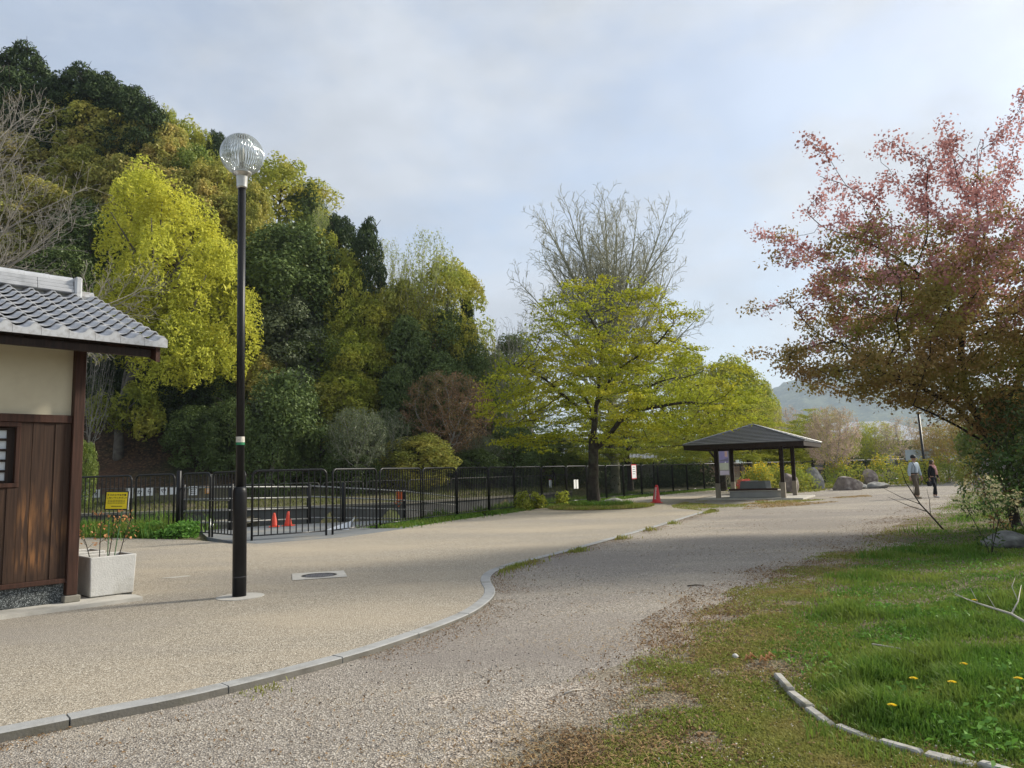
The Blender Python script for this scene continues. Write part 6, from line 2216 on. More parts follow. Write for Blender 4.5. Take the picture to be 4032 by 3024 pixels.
b_.add([(-E_, -E_, RZ0), (E_, -E_, RZ0), (E_, E_, RZ0), (-E_, E_, RZ0), (0, 0, RZ1 - 0.04)], [(0, 1, 4), (1, 2, 4), (2, 3, 4), (3, 0, 4)])
b_.add([(-E_, -E_, RZ0 - 0.03), (E_, -E_, RZ0 - 0.03), (E_, E_, RZ0 - 0.03), (-E_, E_, RZ0 - 0.03), (0, 0, RZ1 - 0.1)], [(1, 0, 4), (2, 1, 4), (3, 2, 4), (0, 3, 4)])
rf = b_.build('roof', M['beam_dark'], sh)
M['metalroof'] = solid('dark_metal_roof', (0.145, 0.145, 0.15), 0.36, 0.35, var=0.1, scale=2, spec=0.5)
NC = 13
for side in range(4):
    mt = Matrix.Rotation(side * math.pi / 2, 4, 'Z')
    for k in range(NC):
        f0, f1 = k / NC, (k + 1) / NC
        a0, a1 = E_ * (1 - f0) + 0.02, E_ * (1 - f1) + 0.02
        z0, z1 = RZ0 + (RZ1 - RZ0) * f0, RZ0 + (RZ1 - RZ0) * f1
        V = [(-a0, -a0, z0 + 0.056), (a0, -a0, z0 + 0.056), (a1, -a1, z1 + 0.012), (-a1, -a1, z1 + 0.012), (-a0, -a0, z0 + 0.008), (a0, -a0, z0 + 0.008)]
        b_ = MB()
        b_.add([mt @ Vector(p) for p in V], [(0, 1, 2, 3), (4, 5, 1, 0)])
        b_.build('roof_strip', M['metalroof'], rf)
b_ = MB()
for q in range(4):
    mt = Matrix.Rotation(q * math.pi / 2, 4, 'Z')
    b_.tube([mt @ Vector((E_ + 0.02, -E_ - 0.02, RZ0 + 0.04)), mt @ Vector((0, 0, RZ1 + 0.03))], 0.05, 6)
b_.build('hip_cap', M['metalroof'], rf)
b_ = MB()
for q in range(4):
    mt = Matrix.Rotation(q * math.pi / 2, 4, 'Z')
    b_.bbox((-E_ + 0.001 * q, -E_ + 0.002, RZ0 - 0.20), (E_ - 0.05, -E_ + 0.045, RZ0 - 0.001), 0.004, mt)
b_.build('fascia', M['beam_dark'], sh)
b_ = MB()
for q in range(4):
    mt = Matrix.Rotation(q * math.pi / 2, 4, 'Z')
    for k in range(-6, 7):
        x = k * 0.38
        y1 = -abs(x) - 0.02
        if y1 > -E_ + 0.2:
            z = lambda yy: RZ0 + (RZ1 - 0.06 - RZ0) * (E_ + yy) / E_ - 0.11
            V = []
            for yy in (-E_ + 0.05, y1):
                V += [mt @ Vector((x - 0.03, yy, z(yy))), mt @ Vector((x + 0.03, yy, z(yy))), mt @ Vector((x + 0.03, yy, z(yy) + 0.07)), mt @ Vector((x - 0.03, yy, z(yy) + 0.07))]
            b_.add(V, [(0, 1, 2, 3), (4, 7, 6, 5), (0, 4, 5, 1), (1, 5, 6, 2), (2, 6, 7, 3), (3, 7, 4, 0)])
b_.build('rafters', M['beam_dark'], sh)
# bench block with a table block in its middle
bt = thing('bench_block', 'concrete bench block with wooden seat edge and raised middle inside the shelter', 'bench', SC + Vector((-0.18, -0.30, 0.05)), SA + R(10))
b_ = MB()
b_.bbox((-1.1, -0.95, 0.0), (1.15, 0.95, 0.30), 0.02)
b_.build('base', M['rock_grey'] if False else solid('bench_concrete', (0.30, 0.30, 0.29), 0.85, var=0.1, scale=3), bt)
b_ = MB()
b_.bbox((-1.16, -1.0, 0.301), (1.2, 1.0, 0.335), 0.008)
b_.build('seat_slab', M['slab'], bt)
for k in range(3):
    b_ = MB()
    b_.bbox((-1.14, -0.985 + k * 0.16, 0.336), (1.0, -0.985 + k * 0.16 + 0.15, 0.42), 0.01)
    b_.build('seat_plank', M['beam'], bt)
b_ = MB()
zt = 0.74
V = []
for z, e in ((0.336, 0.0), (zt, -0.05)):
    for x, y in ((-0.68 - e * 0, -0.42), (0.50, -0.42), (0.72, -0.2), (0.72, 0.6), (-0.68, 0.6)):
        V.append((x + (0.05 if x < 0 else -0.05) * (z > 0.4), y + (0.04 if y < 0 else -0.04) * (z > 0.4), z))
n = 5
b_.add(V, [tuple(range(5))[::-1], tuple(range(5, 10))] + [(i, (i + 1) % 5, 5 + (i + 1) % 5, 5 + i) for i in range(5)])
b_.build('middle_block', solid('grey_block', (0.20, 0.21, 0.205), 0.8, var=0.1, scale=4), bt)
b_ = MB()
b_.bbox((-0.4, -0.2, zt + 0.001), (0.15, 0.1, zt + 0.02), 0.004)
b_.build('loose_sheet', M['white'], bt)

# tall information board by the shelter
ib = thing('information_board', 'tall grey framed information board with violet poster behind the shelter', 'sign board', (11.55, 41.0, 0.0), R(-14))
b_ = MB()
for sx in (-1, 1):
    b_.bbox((sx * 0.30 - 0.03, -0.03, -0.1), (sx * 0.30 + 0.03, 0.03, 2.42), 0.006)
b_.build('post', M['dullsteel'], ib)
b_ = MB()
b_.bbox((-0.269, -0.025, 1.02), (0.269, 0.025, 2.40), 0.006)
b_.build('panel', M['rail'], ib)
def col(name, c):
    return solid(name, c, 0.5, var=0.06, scale=6)
for (x0, x1, z0, z1, mm, nm) in ((-0.24, 0.24, 1.72, 2.36, col('violet_print', (0.30, 0.27, 0.48)), 'poster'), (-0.24, 0.24, 1.32, 1.70, col('pale_green_print', (0.55, 0.58, 0.45)), 'poster'), (-0.24, 0.24, 1.06, 1.28, col('lilac_print', (0.62, 0.56, 0.64)), 'poster')):
    b_ = MB()
    b_.box((x0, -0.0285, z0), (x1, -0.0265, z1))
    po = b_.build(nm, mm, ib)
    if z0 > 1.6:
        b_ = MB()
        b_.box((0.06, -0.031, 2.04), (0.2, -0.029, 2.34))
        b_.build('poster_picture', col('peach_print', (0.62, 0.42, 0.36)), po)
        b_ = MB()
        b_.add([(-0.22, -0.0305, 1.80), (0.22, -0.0305, 1.80), (0.22, -0.0305, 1.98), (0.0, -0.0305, 1.9), (-0.22, -0.0305, 1.86)], [(0, 1, 2, 3, 4)])
        b_.build('poster_picture', col('grey_violet_print', (0.20, 0.19, 0.27)), po)
        b_ = MB()
        b_.add([(0.03, -0.0307, 1.7), (0.12, -0.0307, 1.7), (0.075, -0.0307, 1.8)], [(0, 1, 2)])
        b_.build('poster_picture', M['white'], po)
# small tiled notice house beyond the fence
tn = thing('notice_house', 'small notice stand with grey tiled roof beyond the fence', 'notice stand', (10.6, 60.5, 0.0), R(-20))
b_ = MB()
for sx in (-1, 1):
    b_.bbox((sx * 0.7 - 0.06, -0.06, -0.1), (sx * 0.7 + 0.06, 0.06, 2.1), 0.01)
b_.build('post', M['beam_dark'], tn)
b_ = MB()
b_.bbox((-0.64, -0.03, 0.8), (0.64, 0.03, 1.75), 0.01)
b_.build('board', M['rail'], tn)
for s_ in (-1, 1):
    for k in range(8):
        b_ = MB()
        x = -1.2 + k * 0.3
        V = [(x + 0.01, 0, 2.72), (x + 0.28, 0, 2.72), (x + 0.28, s_ * 0.75, 2.2), (x + 0.01, s_ * 0.75, 2.2)]
        V += [(p[0], p[1], p[2] + 0.05 + (0.03 if i in (0, 3) else 0)) for i, p in enumerate(V)]
        b_.add(V, [(0, 1, 2, 3), (4, 7, 6, 5), (0, 4, 5, 1), (1, 5, 6, 2), (2, 6, 7, 3), (3, 7, 4, 0)])
        b_.build('roof_tile', M['tile_light'], tn)

# ------------------------------------------------------------------ rocks
def rock(name, label, loc, e, seed, mat, rot=(0, 0, 0), sub=4, group='rocks in the planting'):
    bm = bmesh.new()
    bmesh.ops.create_icosphere(bm, subdivisions=sub, radius=1)
    g = np.random.default_rng(seed)
    pl = unit(g.normal(size=(16, 3)))
    dd = g.uniform(0.62, 0.95, 16)
    co = np.array([v.co[:] for v in bm.verts])
    for n_, d_ in zip(pl, dd):
        s_ = co @ n_
        co = co - np.outer(np.maximum(s_ - d_, 0), n_) * 0.9
    co = co * (1 + 0.05 * (vnoise(co[:, 0] * 2 + co[:, 2], co[:, 1] * 2, seed, 2.0) - 0.5)[:, None])
    for v, c in zip(bm.verts, co):
        v.co = (c[0] * e[0], c[1] * e[1], c[2] * e[2])
    me = D.meshes.new(name)
    bm.to_mesh(me)
    bm.free()
    me.materials.append(mat)
    o = link(name, me, None, loc)
    o.rotation_euler = rot
    return tag(o, label, 'rock', group)
rock('boulder', 'large rounded brown boulder on the path edge right of the shelter', (19.0, 42.6, 0.15), (0.98, 0.7, 0.62), 1, M['rock'], (0, R(8), 0.3))
rock('boulder', 'flat grey rock right of the large brown boulder', (21.3, 44.2, 0.1), (0.85, 0.6, 0.36), 2, M['rock_grey'], (0, R(-6), 0.2))
rock('boulder', 'small flat rock lying between the two boulders', (20.3, 43.9, 0.08), (0.5, 0.4, 0.22), 3, M['rock_grey'], (0, 0, 1.2))
rock('boulder', 'upright leaning rock among the yellow bushes', (18.2, 45.4, 0.55), (0.55, 0.5, 0.92), 4, M['rock_grey'], (0, R(-18), 0.1))
rock('boulder', 'purplish boulder behind the flat rock in the yellow bushes', (21.9, 46.3, 0.5), (0.62, 0.55, 0.62), 5, M['rock'], (0.1, 0.2, 0.5))
rock('boulder', 'brown rock seen between the right shelter posts', (14.9, 40.8, 0.4), (0.62, 0.5, 0.72), 6, M['rock'], (0, 0.2, 0.2))
rock('root_stone', 'mossy stone leaning on the foot of the big maple', (4.02, 30.9, 0.12), (0.62, 0.45, 0.26), 7, M['rock_grey'], (0, 0.15, 0.2), 3, None)
rock('garden_stone', 'grey lichened stone under the shrubs at the right edge', (7.95, 12.1, 0.14), (0.62, 0.4, 0.22), 8, M['rock_dark'], (0, 0.05, 0.2), 4, None)
rock('upright_stone', 'pale upright stone behind the cream tipped shrub at the right edge', (8.9, 12.6, 0.5), (0.25, 0.2, 0.62), 9, M['rock_grey'], (0, 0.1, 0.2), 3, None)

# ------------------------------------------------------------------ yellow flowering bushes and azalea
def bush(name, label, x, y, rx, rz, fol, seed, z=0.0, bloom=None, nb=0, lf=0.055, n=26, per=90, group=None, up=1.0, cat='bush', sticks=True):
    t_ = thing(name, label, cat, (x, y, z), 0, group)
    g = np.random.default_rng(seed)
    V = puff_crown(seed, rx * 0.82, 0.03, rz * 0.9, n, rx * 0.34, per, lf, 'dome', up, 0.5, 0.3, int(n * 8), 0.6, 0.85)
    link('foliage', faces_mesh(name + '_foliage', V, FOL[fol]), t_)
    if bloom:
        c = V.mean(1)
        d_ = (c[:, 2] / rz) + g.normal(size=len(c)) * 0.25
        k = np.argsort(-d_)[:nb]
        P = c[k] + g.normal(size=(nb, 3)) * 0.05 + np.array([0, 0, 0.03])
        link('blossom', faces_mesh(name + '_blossom', leaf_faces(P, unit(g.normal(size=P.shape)), lf * 0.8 * g.uniform(0.6, 1.1, nb), 0.8, g), FOL[bloom]), t_)
    if sticks:
        b_ = MB()
        for k in range(7):
            a = g.uniform(0, 6.28)
            r_ = rx * g.uniform(0.3, 0.8)
            b_.tube([(r_ * 0.15 * math.cos(a), r_ * 0.15 * math.sin(a), -0.1), (r_ * math.cos(a), r_ * math.sin(a), rz * g.uniform(0.5, 0.9))], [0.014, 0.006], 4, False)
        b_.build('stems', M['bark'], t_)
    return t_
YB = 'yellow flowering bushes along the fence'
for k, (x, y, rx, rz, nb, lab) in enumerate([(13.2, 41.0, 1.1, 1.35, 420, 'yellow flowering bush right behind the shelter bench'), (14.6, 43.0, 1.2, 1.5, 260, 'tall yellow flowering bush between the right shelter posts'), (16.2, 42.6, 1.1, 1.2, 60, 'green bush just right of the shelter'),
                                             (17.0, 45.6, 1.0, 1.3, 160, 'yellow flecked bush left of the leaning rock'), (20.6, 46.6, 1.3, 1.45, 260, 'yellow flowering bush behind the large brown boulder'), (23.4, 47.2, 1.4, 1.55, 320, 'yellow flowering bush behind the purplish boulder'),
                                             (26.2, 48.6, 1.4, 1.4, 240, 'yellow flowering bush beside the dark pole'), (29.0, 50.2, 1.4, 1.4, 160, 'yellow flecked bush right behind the dark pole'), (31.6, 52.0, 1.4, 1.3, 90, 'last green bush of the yellow row, left of the walking man')]):
    bush('flowering_bush', lab, x, y, rx, rz, 'kerria', 200 + k, 0.0, 'goldbloom', nb, 0.06, 30, 90, YB, 1.3)
bush('azalea_bush', 'small red leaved bush behind the shelter bench', 12.15, 39.4, 0.6, 0.75, 'redleaf', 220, 0, None, 0, 0.05, 20, 60)
bush('clipped_hedge', 'long low dark hedge on the far bank behind the fence', -1.5, 54.5, 3.4, 1.5, 'hedge', 221, 0.2, None, 0, 0.10, 60, 90, None, 0.6, 'hedge', False)
bush('clipped_hedge', 'rounded dark hedge under the rust cherry on the far bank', -5.6, 50.2, 1.8, 1.2, 'hedge', 222, 0.3, None, 0, 0.09, 40, 90, None, 0.7, 'hedge', False)
bush('clipped_hedge', 'dark hedge right of the maple trunk beyond the fence', 6.5, 60.0, 4.2, 1.5, 'hedge', 223, 0.0, None, 0, 0.11, 60, 90, None, 0.6, 'hedge', False)
bush('clipped_hedge', 'dark hedge behind the red cone beyond the fence', 13.5, 63.0, 4.2, 1.5, 'hedge', 224, 0.0, None, 0, 0.11, 60, 90, None, 0.6, 'hedge', False)
WG = 'leafy weeds at the fence foot'
for k, (x, y, r_, lab) in enumerate([(0.30, 29.85, 0.42, 'leftmost of the leafy weeds at the fence foot'), (0.95, 30.9, 0.36, 'middle one of the leafy weeds at the fence foot'), (2.1, 33.2, 0.40, 'leafy weed at the fence foot nearest the maple')]):
    bush('weed_plant', lab, x, y, r_, 0.62, 'lime', 230 + k, 0, None, 0, 0.055, 12, 34, WG, 1.2, 'weed')

# ------------------------------------------------------------------ board, pole, far building, power line beyond
t_ = thing('park_board', 'blue-white park board on two posts behind the walking man', 'sign board', (33.2, 61.0, 0.0), R(-28))
b_ = MB()
for sx in (-0.9, 0.9):
    b_.bbox((sx - 0.06, -0.05, -0.1), (sx + 0.06, 0.05, 2.5), 0.01)
b_.build('post', M['dullsteel'], t_)
b_ = MB()
b_.bbox((-1.0, -0.09, 1.55), (1.0, -0.051, 2.45), 0.01)
b_.build('panel', solid('pale_blue_board', (0.55, 0.62, 0.68), 0.4, var=0.12, scale=2), t_)
b_ = MB()
b_.bbox((-1.1, -0.12, 1.30), (1.1, 0.06, 1.52), 0.01)
b_.build('lower_shelf', M['ink'], t_)
t_ = thing('dark_pole', 'slightly leaning dark lamp pole beside the yellow bushes', 'pole', (27.0, 49.0, 0.0))
t_.rotation_euler = (0, R(-1.6), 0)
b_ = MB()
b_.lathe([(0.13, -0.1), (0.12, 1.2), (0.085, 1.25), (0.075, 4.6)], 14)
b_.build('shaft', M['black'], t_, True)
b_ = MB()
b_.lathe([(0.1, 4.6), (0.12, 4.75), (0.05, 4.8)], 14)
b_.build('top_fitting', M['dullsteel'], t_, True)
t_ = thing('low_building', 'low grey building with broad pale metal roof beyond the trees', 'building', (47.0, 104.0, 0.3), R(-12))
b_ = MB()
b_.box((-8.6, -5, -0.5), (8.6, 5, 3.5))
b_.build('wall', solid('grey_render', (0.25, 0.24, 0.23), 0.9, var=0.1), t_)
b_ = MB()
V = [(-11, -7, 3.95), (11, -7, 3.95), (11, 7, 3.95), (-11, 7, 3.95), (-5, 0, 6.9), (5, 0, 6.9)]
b_.add(V, [(0, 1, 5, 4), (1, 2, 5), (2, 3, 4, 5), (3, 0, 4), (3, 2, 1, 0)])
b_.build('roof', solid('pale_metal_roof', (0.46, 0.48, 0.50), 0.4, 0.2, var=0.06), t_)
b_ = MB()
b_.box((-10.9, -6.9, 3.5), (10.9, 6.9, 3.94))
b_.build('eave', M['beam_dark'], t_)
for k in range(5):
    f = D.objects.new('window', None)
    COL.objects.link(f)
    f.parent = t_
    b_ = MB()
    x = -6.8 + k * 3.4
    b_.box((x - 1.0, -5.06, 1.0), (x + 1.0, -5.001, 2.6))
    b_.build('frame', M['dullsteel'], f)
    b_ = MB()
    b_.box((x - 0.92, -5.09, 1.08), (x + 0.92, -5.062, 2.52))
    b_.build('pane', M['shoji'], f)

# distant hills
def hillmesh(name, x0, x1, y0, y1, fn, mat, nx_=90, ny_=40):
    X, Y = np.meshgrid(np.linspace(x0, x1, nx_), np.linspace(y0, y1, ny_))
    Z = fn(X, Y)
    i = np.arange(X.size).reshape(X.shape)
    F_ = np.stack([i[:-1, :-1], i[:-1, 1:], i[1:, 1:], i[1:, :-1]], -1).reshape(-1, 4)
    return tag(link(name, indexed_mesh(name, np.stack([X, Y, Z], -1).reshape(-1, 3), F_, mat, False)), kind='structure')
M['farwood'] = ground_mat('far_woodland', (0.075, 0.10, 0.045), (0.035, 0.055, 0.025), (0.15, 0.16, 0.07), vs=0.11, patch=(0.15, 0.17, 0.07), patch2=(0.05, 0.07, 0.035), pscale=0.012, pamt=0.8, bump=0.0)
def far_fn(X, Y):
    r_ = 345 * np.exp(-((X - 1200) / 520) ** 2) + 175 * np.exp(-((X - 2080) / 620) ** 2) + 0 * X + 90 * np.exp(-((X + 970) / 970.0) ** 2)
    prof = np.exp(-((Y - 2620) / 500) ** 2)
    return -6 + r_ * prof + 17 * (vnoise(X, Y, 31, 0.010) - 0.5) * prof + 11 * (vnoise(X, Y, 32, 0.06) - 0.5) * prof + 8 * (np.random.default_rng(8).random(X.shape) - 0.5) * prof
hillmesh('distant_hill', -2300, 3700, 1500, 3500, far_fn, M['farwood'], 560, 160)
t_ = thing('power_pylon', 'lattice power pylon on the distant hill', 'pylon', (765.0, 2230.0, 84.0), 0, None, (1.9, 1.9, 1.9))
b_ = MB()
for sx in (-1, 1):
    for sy in (-1, 1):
        b_.tube([(sx * 4, sy * 4, -30), (sx * 1.2, sy * 1.2, 34), (0, 0, 44)], 0.45, 4)
b_.build('legs', M['dullsteel'], t_)
b_ = MB()
for z in (22, 29, 36):
    b_.tube([(-8, 0, z), (8, 0, z)], 0.4, 4)
b_.build('cross_arm', M['dullsteel'], t_)
for z0_, lab in ((36, 'topmost'), (29, 'middle'), (22, 'lowest')):
    b_ = MB()
    for s_ in (-8, 8):
        pts = []
        for k in range(13):
            f = k / 12
            pts.append((765 + 1.9 * s_ - f * 2200, 2230 - 70 * f, 84 + 1.9 * z0_ + 130 * f - 110 * f * (1 - f)))
        b_.tube(pts, 0.26, 3)
        pts = []
        for k in range(13):
            f = k / 12
            pts.append((765 + 1.9 * s_ + f * 1700, 2230 + 100 * f, 84 + 1.9 * z0_ + 40 * f - 110 * f * (1 - f)))
        b_.tube(pts, 0.26, 3)
    tag(b_.build('power_line', M['ink']), '%s pair of thin power wires strung from the pylon across the sky' % lab, 'power line', 'power wires')

# ------------------------------------------------------------------ the cherry at the right
g_ = np.random.default_rng(141)
CB = Vector((10.3, 16.0, 0.0))
att = [ellipsoid_pts(g_, 2100, (-0.2, 0, 4.7), (3.7, 3.3, 2.5), 0.2), ellipsoid_pts(g_, 450, (-2.9, -0.3, 3.4), (1.8, 2.0, 1.0), 0.0), ellipsoid_pts(g_, 450, (1.8, 0.5, 4.2), (3.0, 2.5, 2.6), 0.0)]
SPK = [(-4.1, 8.2), (-3.5, 8.1), (-3.0, 8.0), (-2.4, 8.3), (-1.9, 8.5), (-1.2, 8.6), (-0.7, 8.9), (-0.1, 8.5), (0.6, 9.7), (1.2, 9.5), (1.9, 10.1), (2.8, 10.0), (3.4, 9.4), (1.5, 9.0), (2.4, 9.2), (-0.4, 9.2), (-4.3, 7.1), (-4.8, 6.0), (-5.0, 5.0), (-4.8, 4.2), (-4.5, 3.7), (-3.9, 3.4), (-1.5, 8.0), (0.2, 8.8), (-2.8, 7.3)]
for i, (sx, sz) in enumerate(SPK):
    k = np.linspace(0.45, 1, 24)[:, None]
    yy = ((i * 37) % 11 - 5) * 0.32
    a_ = np.array((0.0, 0.0, 4.4))
    att.append(a_ * (1 - k) + np.array((sx, yy, sz)) * k + g_.normal(size=(24, 3)) * 0.13)
att = np.concatenate(att)
att = att[att[:, 2] > np.maximum(1.7, 1.75 + 0.42 * -att[:, 0])]
nodes, par = [], []
def add_limb(start, pts):
    prev = start
    for q_ in pts:
        q_ = np.array(q_, float)
        if prev >= 0:
            a0 = np.array(nodes[prev])
            n_ = max(int(np.linalg.norm(q_ - a0) / 0.22), 1)
            for i_ in range(1, n_ + 1):
                nodes.append(tuple(a0 + (q_ - a0) * i_ / n_ + (rnd.uniform(-0.02, 0.02), rnd.uniform(-0.02, 0.02), 0)))
                par.append(prev)
                prev = len(nodes) - 1
        else:
            nodes.append(tuple(q_))
            par.append(-1)
            prev = len(nodes) - 1
    return prev
tp = add_limb(-1, [(0.35, 0, -0.5), (0.3, 0, 0.6), (0.15, 0, 1.5), (-0.05, 0, 2.1)])
a1 = add_limb(tp, [(-0.35, 0.0, 2.6), (-0.5, 0, 3.4), (-0.45, 0, 4.2), (-0.7, 0, 5.0), (-1.4, -0.1, 5.7)])
add_limb(a1 - 7, [(-0.1, 0.1, 4.9), (0.1, 0.1, 5.7), (0.4, 0.1, 6.6)])
add_limb(tp, [(0.4, 0.1, 2.6), (0.9, 0.2, 3.3), (1.1, 0.2, 4.2), (1.4, 0.1, 5.4), (1.8, 0.1, 6.4)])
add_limb(tp - 2, [(0.9, 0.3, 2.3), (2.0, 0.5, 3.0), (3.0, 0.5, 3.5)])
add_limb(tp - 1, [(-0.8, -0.2, 2.6), (-1.7, -0.4, 3.1), (-2.6, -0.4, 3.5)])
add_limb(tp - 3, [(-0.5, -0.5, 1.9), (-1.3, -0.7, 2.3), (-2.0, -0.7, 2.65)])
N_, P_ = grow(att, nodes, par, 0.22, 2.0, 0.34, 260, (0, 0, 0.05), 0.12, 19)
r_, kd = radii(N_, P_, 0.0065, 2.25, 0.30)
for i in range(3):
    r_[i] = max(r_[i], 0.30)
t_ = thing('cherry_tree', 'large pink and bronze flowering cherry leaning over the path at the right', 'tree', CB)
link('trunk', branch_mesh('cherry_branches', N_, P_, r_, M['bark_cherry']), t_)
hi = N_[:, 2] + 0.35 * np.abs(N_[:, 0]) * 0 + g_.normal(size=len(N_)) * 0.9
V = twig_leaves(N_, r_, kd, g_, 0.018, 54, 0.118, 0.9, 0.041, 0.65, sel=hi > 5.2, gaps=(2.6, 0.44))
print('cherry nodes', len(N_), len(V))
link('blossom', faces_mesh('cherry_blossom', V, FOL['pink']), t_)
V = twig_leaves(N_, r_, kd, g_, 0.018, 68, 0.165, 0.55, 0.044, 0.55, 0.35, sel=hi <= 5.8, gaps=(2.2, 0.42))
link('foliage', faces_mesh('cherry_foliage', V, FOL['bronze']), t_)

# ------------------------------------------------------------------ shrubs at the right edge
SG = 'shrubs at the right edge'
def stem_shrub(name, label, x, y, H, spread, fol, seed, tip=None, n_att=260, per=14, lf=0.035, sp=0.09, z=None, base=0.35, group=SG, kill=0.22):
    zz = float(lawn_z(np.array([x]), np.array([y]))[0]) if z is None else z
    t_ = thing(name, label, 'shrub', (x, y, zz), 0, group)
    g = np.random.default_rng(seed)
    att = ellipsoid_pts(g, n_att, (0, 0, H * (0.5 + base * 0.5)), (spread, spread, H * (0.5 - base * 0.5)), 0.1)
    nodes, par = [(0, 0, -0.1)], [-1]
    for k in range(3):
        a = 2.1 * k + g.uniform(0, 1)
        prev = 0
        for j in range(1, 5):
            nodes.append((math.cos(a) * 0.05 * j, math.sin(a) * 0.05 * j, H * base * j / 4))
            par.append(prev)
            prev = len(nodes) - 1
    N_, P_ = grow(att, nodes, par, 0.11, 1.2, kill, 140, (0, 0, 0.06), 0.14, seed)
    r_, kd = radii(N_, P_, 0.0035, 2.2, 0.05)
    link('stems', branch_mesh(name + '_stems', N_, P_, r_, M['bark']), t_)
    top = N_[:, 2] + g.normal(size=len(N_)) * 0.08 * H
    link('foliage', faces_mesh(name + '_foliage', twig_leaves(N_, r_, kd, g, 0.009, int(per * 1.3), sp, 0.8, lf, 0.42, 0.2, gaps=(3.0, 0.44)), FOL[fol]), t_)
    if tip:
        link('new_leaves', faces_mesh(name + '_tips', twig_leaves(N_, r_, kd, g, 0.0060, max(int(per * 0.7), 4), sp * 0.7, 0.8, lf * 0.95, 0.45, 0.3, sel=top > H * 0.60), FOL[tip]), t_)
    return t_
stem_shrub('garden_shrub', 'thin stemmed shrub with cream new leaves standing on the lawn', 7.15, 11.4, 1.2, 0.5, 'shrub', 301, 'creamtip', 420, 15, 0.036, 0.08, None, 0.40)
stem_shrub('garden_shrub', 'small cream tipped shrub with bare lower stems at the right edge', 7.75, 11.2, 1.0, 0.4, 'shrub', 302, 'creamtip', 200, 10, 0.03, 0.08, None, 0.4)
for k, (x, y, H, s_, lab) in enumerate([(9.35, 13.0, 2.5, 1.1, 'tall dark shrub at the right picture edge'), (10.0, 14.2, 2.8, 1.2, 'dark bushy shrub around the foot of the cherry'), (8.75, 12.1, 1.6, 0.75, 'dark low shrub behind the thin stemmed shrub'), (11.0, 14.8, 3.0, 1.4, 'darkest shrub right under the cherry crown'), (10.0, 12.4, 2.6, 1.2, 'outer dark shrub cut by the right picture edge'), (10.1, 15.4, 1.9, 0.8, 'dark shrub at the path side of the cherry trunk')]):
    stem_shrub('garden_shrub', lab, x, y, H, s_, ('shrub', 'hedge', 'shrub', 'dark', 'shrub', 'bronze')[k], 310 + k, None, 620, 15, 0.050, 0.12, None, 0.1, SG, 0.27)
stem_shrub('garden_shrub', 'white flecked shrub between the dark shrubs and the path', 8.95, 13.6, 1.5, 0.6, 'hedge', 321, 'whitebloom', 260, 9, 0.035, 0.1, None, 0.2)
t_ = thing('bare_sapling', 'thin leafless sapling leaning left beside the path', 'sapling', (9.35, 16.4, -0.05), 0)
b_ = MB()
b_.tube([(0, 0, 0), (-0.22, 0, 0.28), (-0.5, 0, 0.62), (-0.75, 0.05, 1.1), (-0.85, 0.05, 1.5)], [0.022, 0.019, 0.015, 0.01, 0.004], 6)
b_.tube([(-0.35, 0, 0.45), (-0.75, -0.05, 0.58), (-1.25, -0.1, 0.8)], [0.011, 0.008, 0.003], 5)
b_.tube([(-0.5, 0, 0.62), (-0.9, 0, 0.78), (-1.3, 0, 1.0)], [0.01, 0.007, 0.003], 5)
b_.tube([(-0.3, 0, 0.36), (-0.28, 0.02, 0.7), (-0.3, 0.05, 0.95)], [0.009, 0.006, 0.003], 5)
b_.tube([(-0.62, 0.02, 0.85), (-0.55, 0.1, 1.15)], [0.007, 0.003], 5)
b_.build('stem', M['bark'], t_, True)

# ------------------------------------------------------------------ grass, turf, weeds
def blades(P, h, w_, g, lean=0.45):
    """curved grass blades: two quads each"""
    n = len(P)
    a = g.uniform(0, 2 * np.pi, n)
    d_ = np.stack([np.cos(a), np.sin(a), np.zeros(n)], 1)
    s_ = np.stack([-np.sin(a), np.cos(a), np.zeros(n)], 1)
    h = np.asarray(h)[:, None]
    w_ = np.asarray(w_)[:, None]
    ln = g.uniform(0.1, 1.0, (n, 1)) * lean
    up = np.array([0, 0, 1.0])
    m1 = P + up * h * 0.55 + d_ * h * ln * 0.35
    m2 = P + up * h * (1 - 0.35 * ln) + d_ * h * ln
    V = np.stack([P - s_ * w_, P + s_ * w_, m1 + s_ * w_ * 0.8, m1 - s_ * w_ * 0.8, m2 + s_ * w_ * 0.15, m2 - s_ * w_ * 0.15], 1)
    n_ = len(P)
    base = np.arange(n_)[:, None] * 6
    F1 = base + np.array([0, 1, 2, 3])
    F2 = base + np.array([3, 2, 4, 5])
    return V.reshape(-1, 3), np.concatenate([F1, F2])
def merge(parts):
    V, F_, o = [], [], 0
    for v, f in parts:
        V.append(v)
        F_.append(f + o)
        o += len(v)
    return np.concatenate(V), np.concatenate(F_)
g_ = np.random.default_rng(401)
def sample_lawn(n, y0, y1, pw=1.7):
    """points in the lawn, denser near the viewpoint"""
    t = g_.random(n)
    y = (y0 ** (1 - pw) + t * (y1 ** (1 - pw) - y0 ** (1 - pw))) ** (1 / (1 - pw))
    x = y * g_.uniform(0.02, 1.12, n)
    return x, y
GREEN = np.array([(2.6, 2.0), (2.3, 3.6), (2.0, 4.1), (1.85, 4.5), (1.80, 5.3), (1.96, 5.85), (2.23, 6.38), (3.01, 7.76), (4.21, 9.85), (5.5, 11.8), (7.48, 14.6), (10.2, 18.6), (15.2, 26.4), (18, 30.6), (26, 42)])
def green_x(y):
    return np.interp(y, GREEN[:, 1], GREEN[:, 0])
x, y = sample_lawn(600000, 2.4, 34)
dg = x - green_x(y)
de = x - lawn_x(y)
pn = vnoise(x, y, 41, 2.2)
pn2 = vnoise(x, y, 42, 6.0)
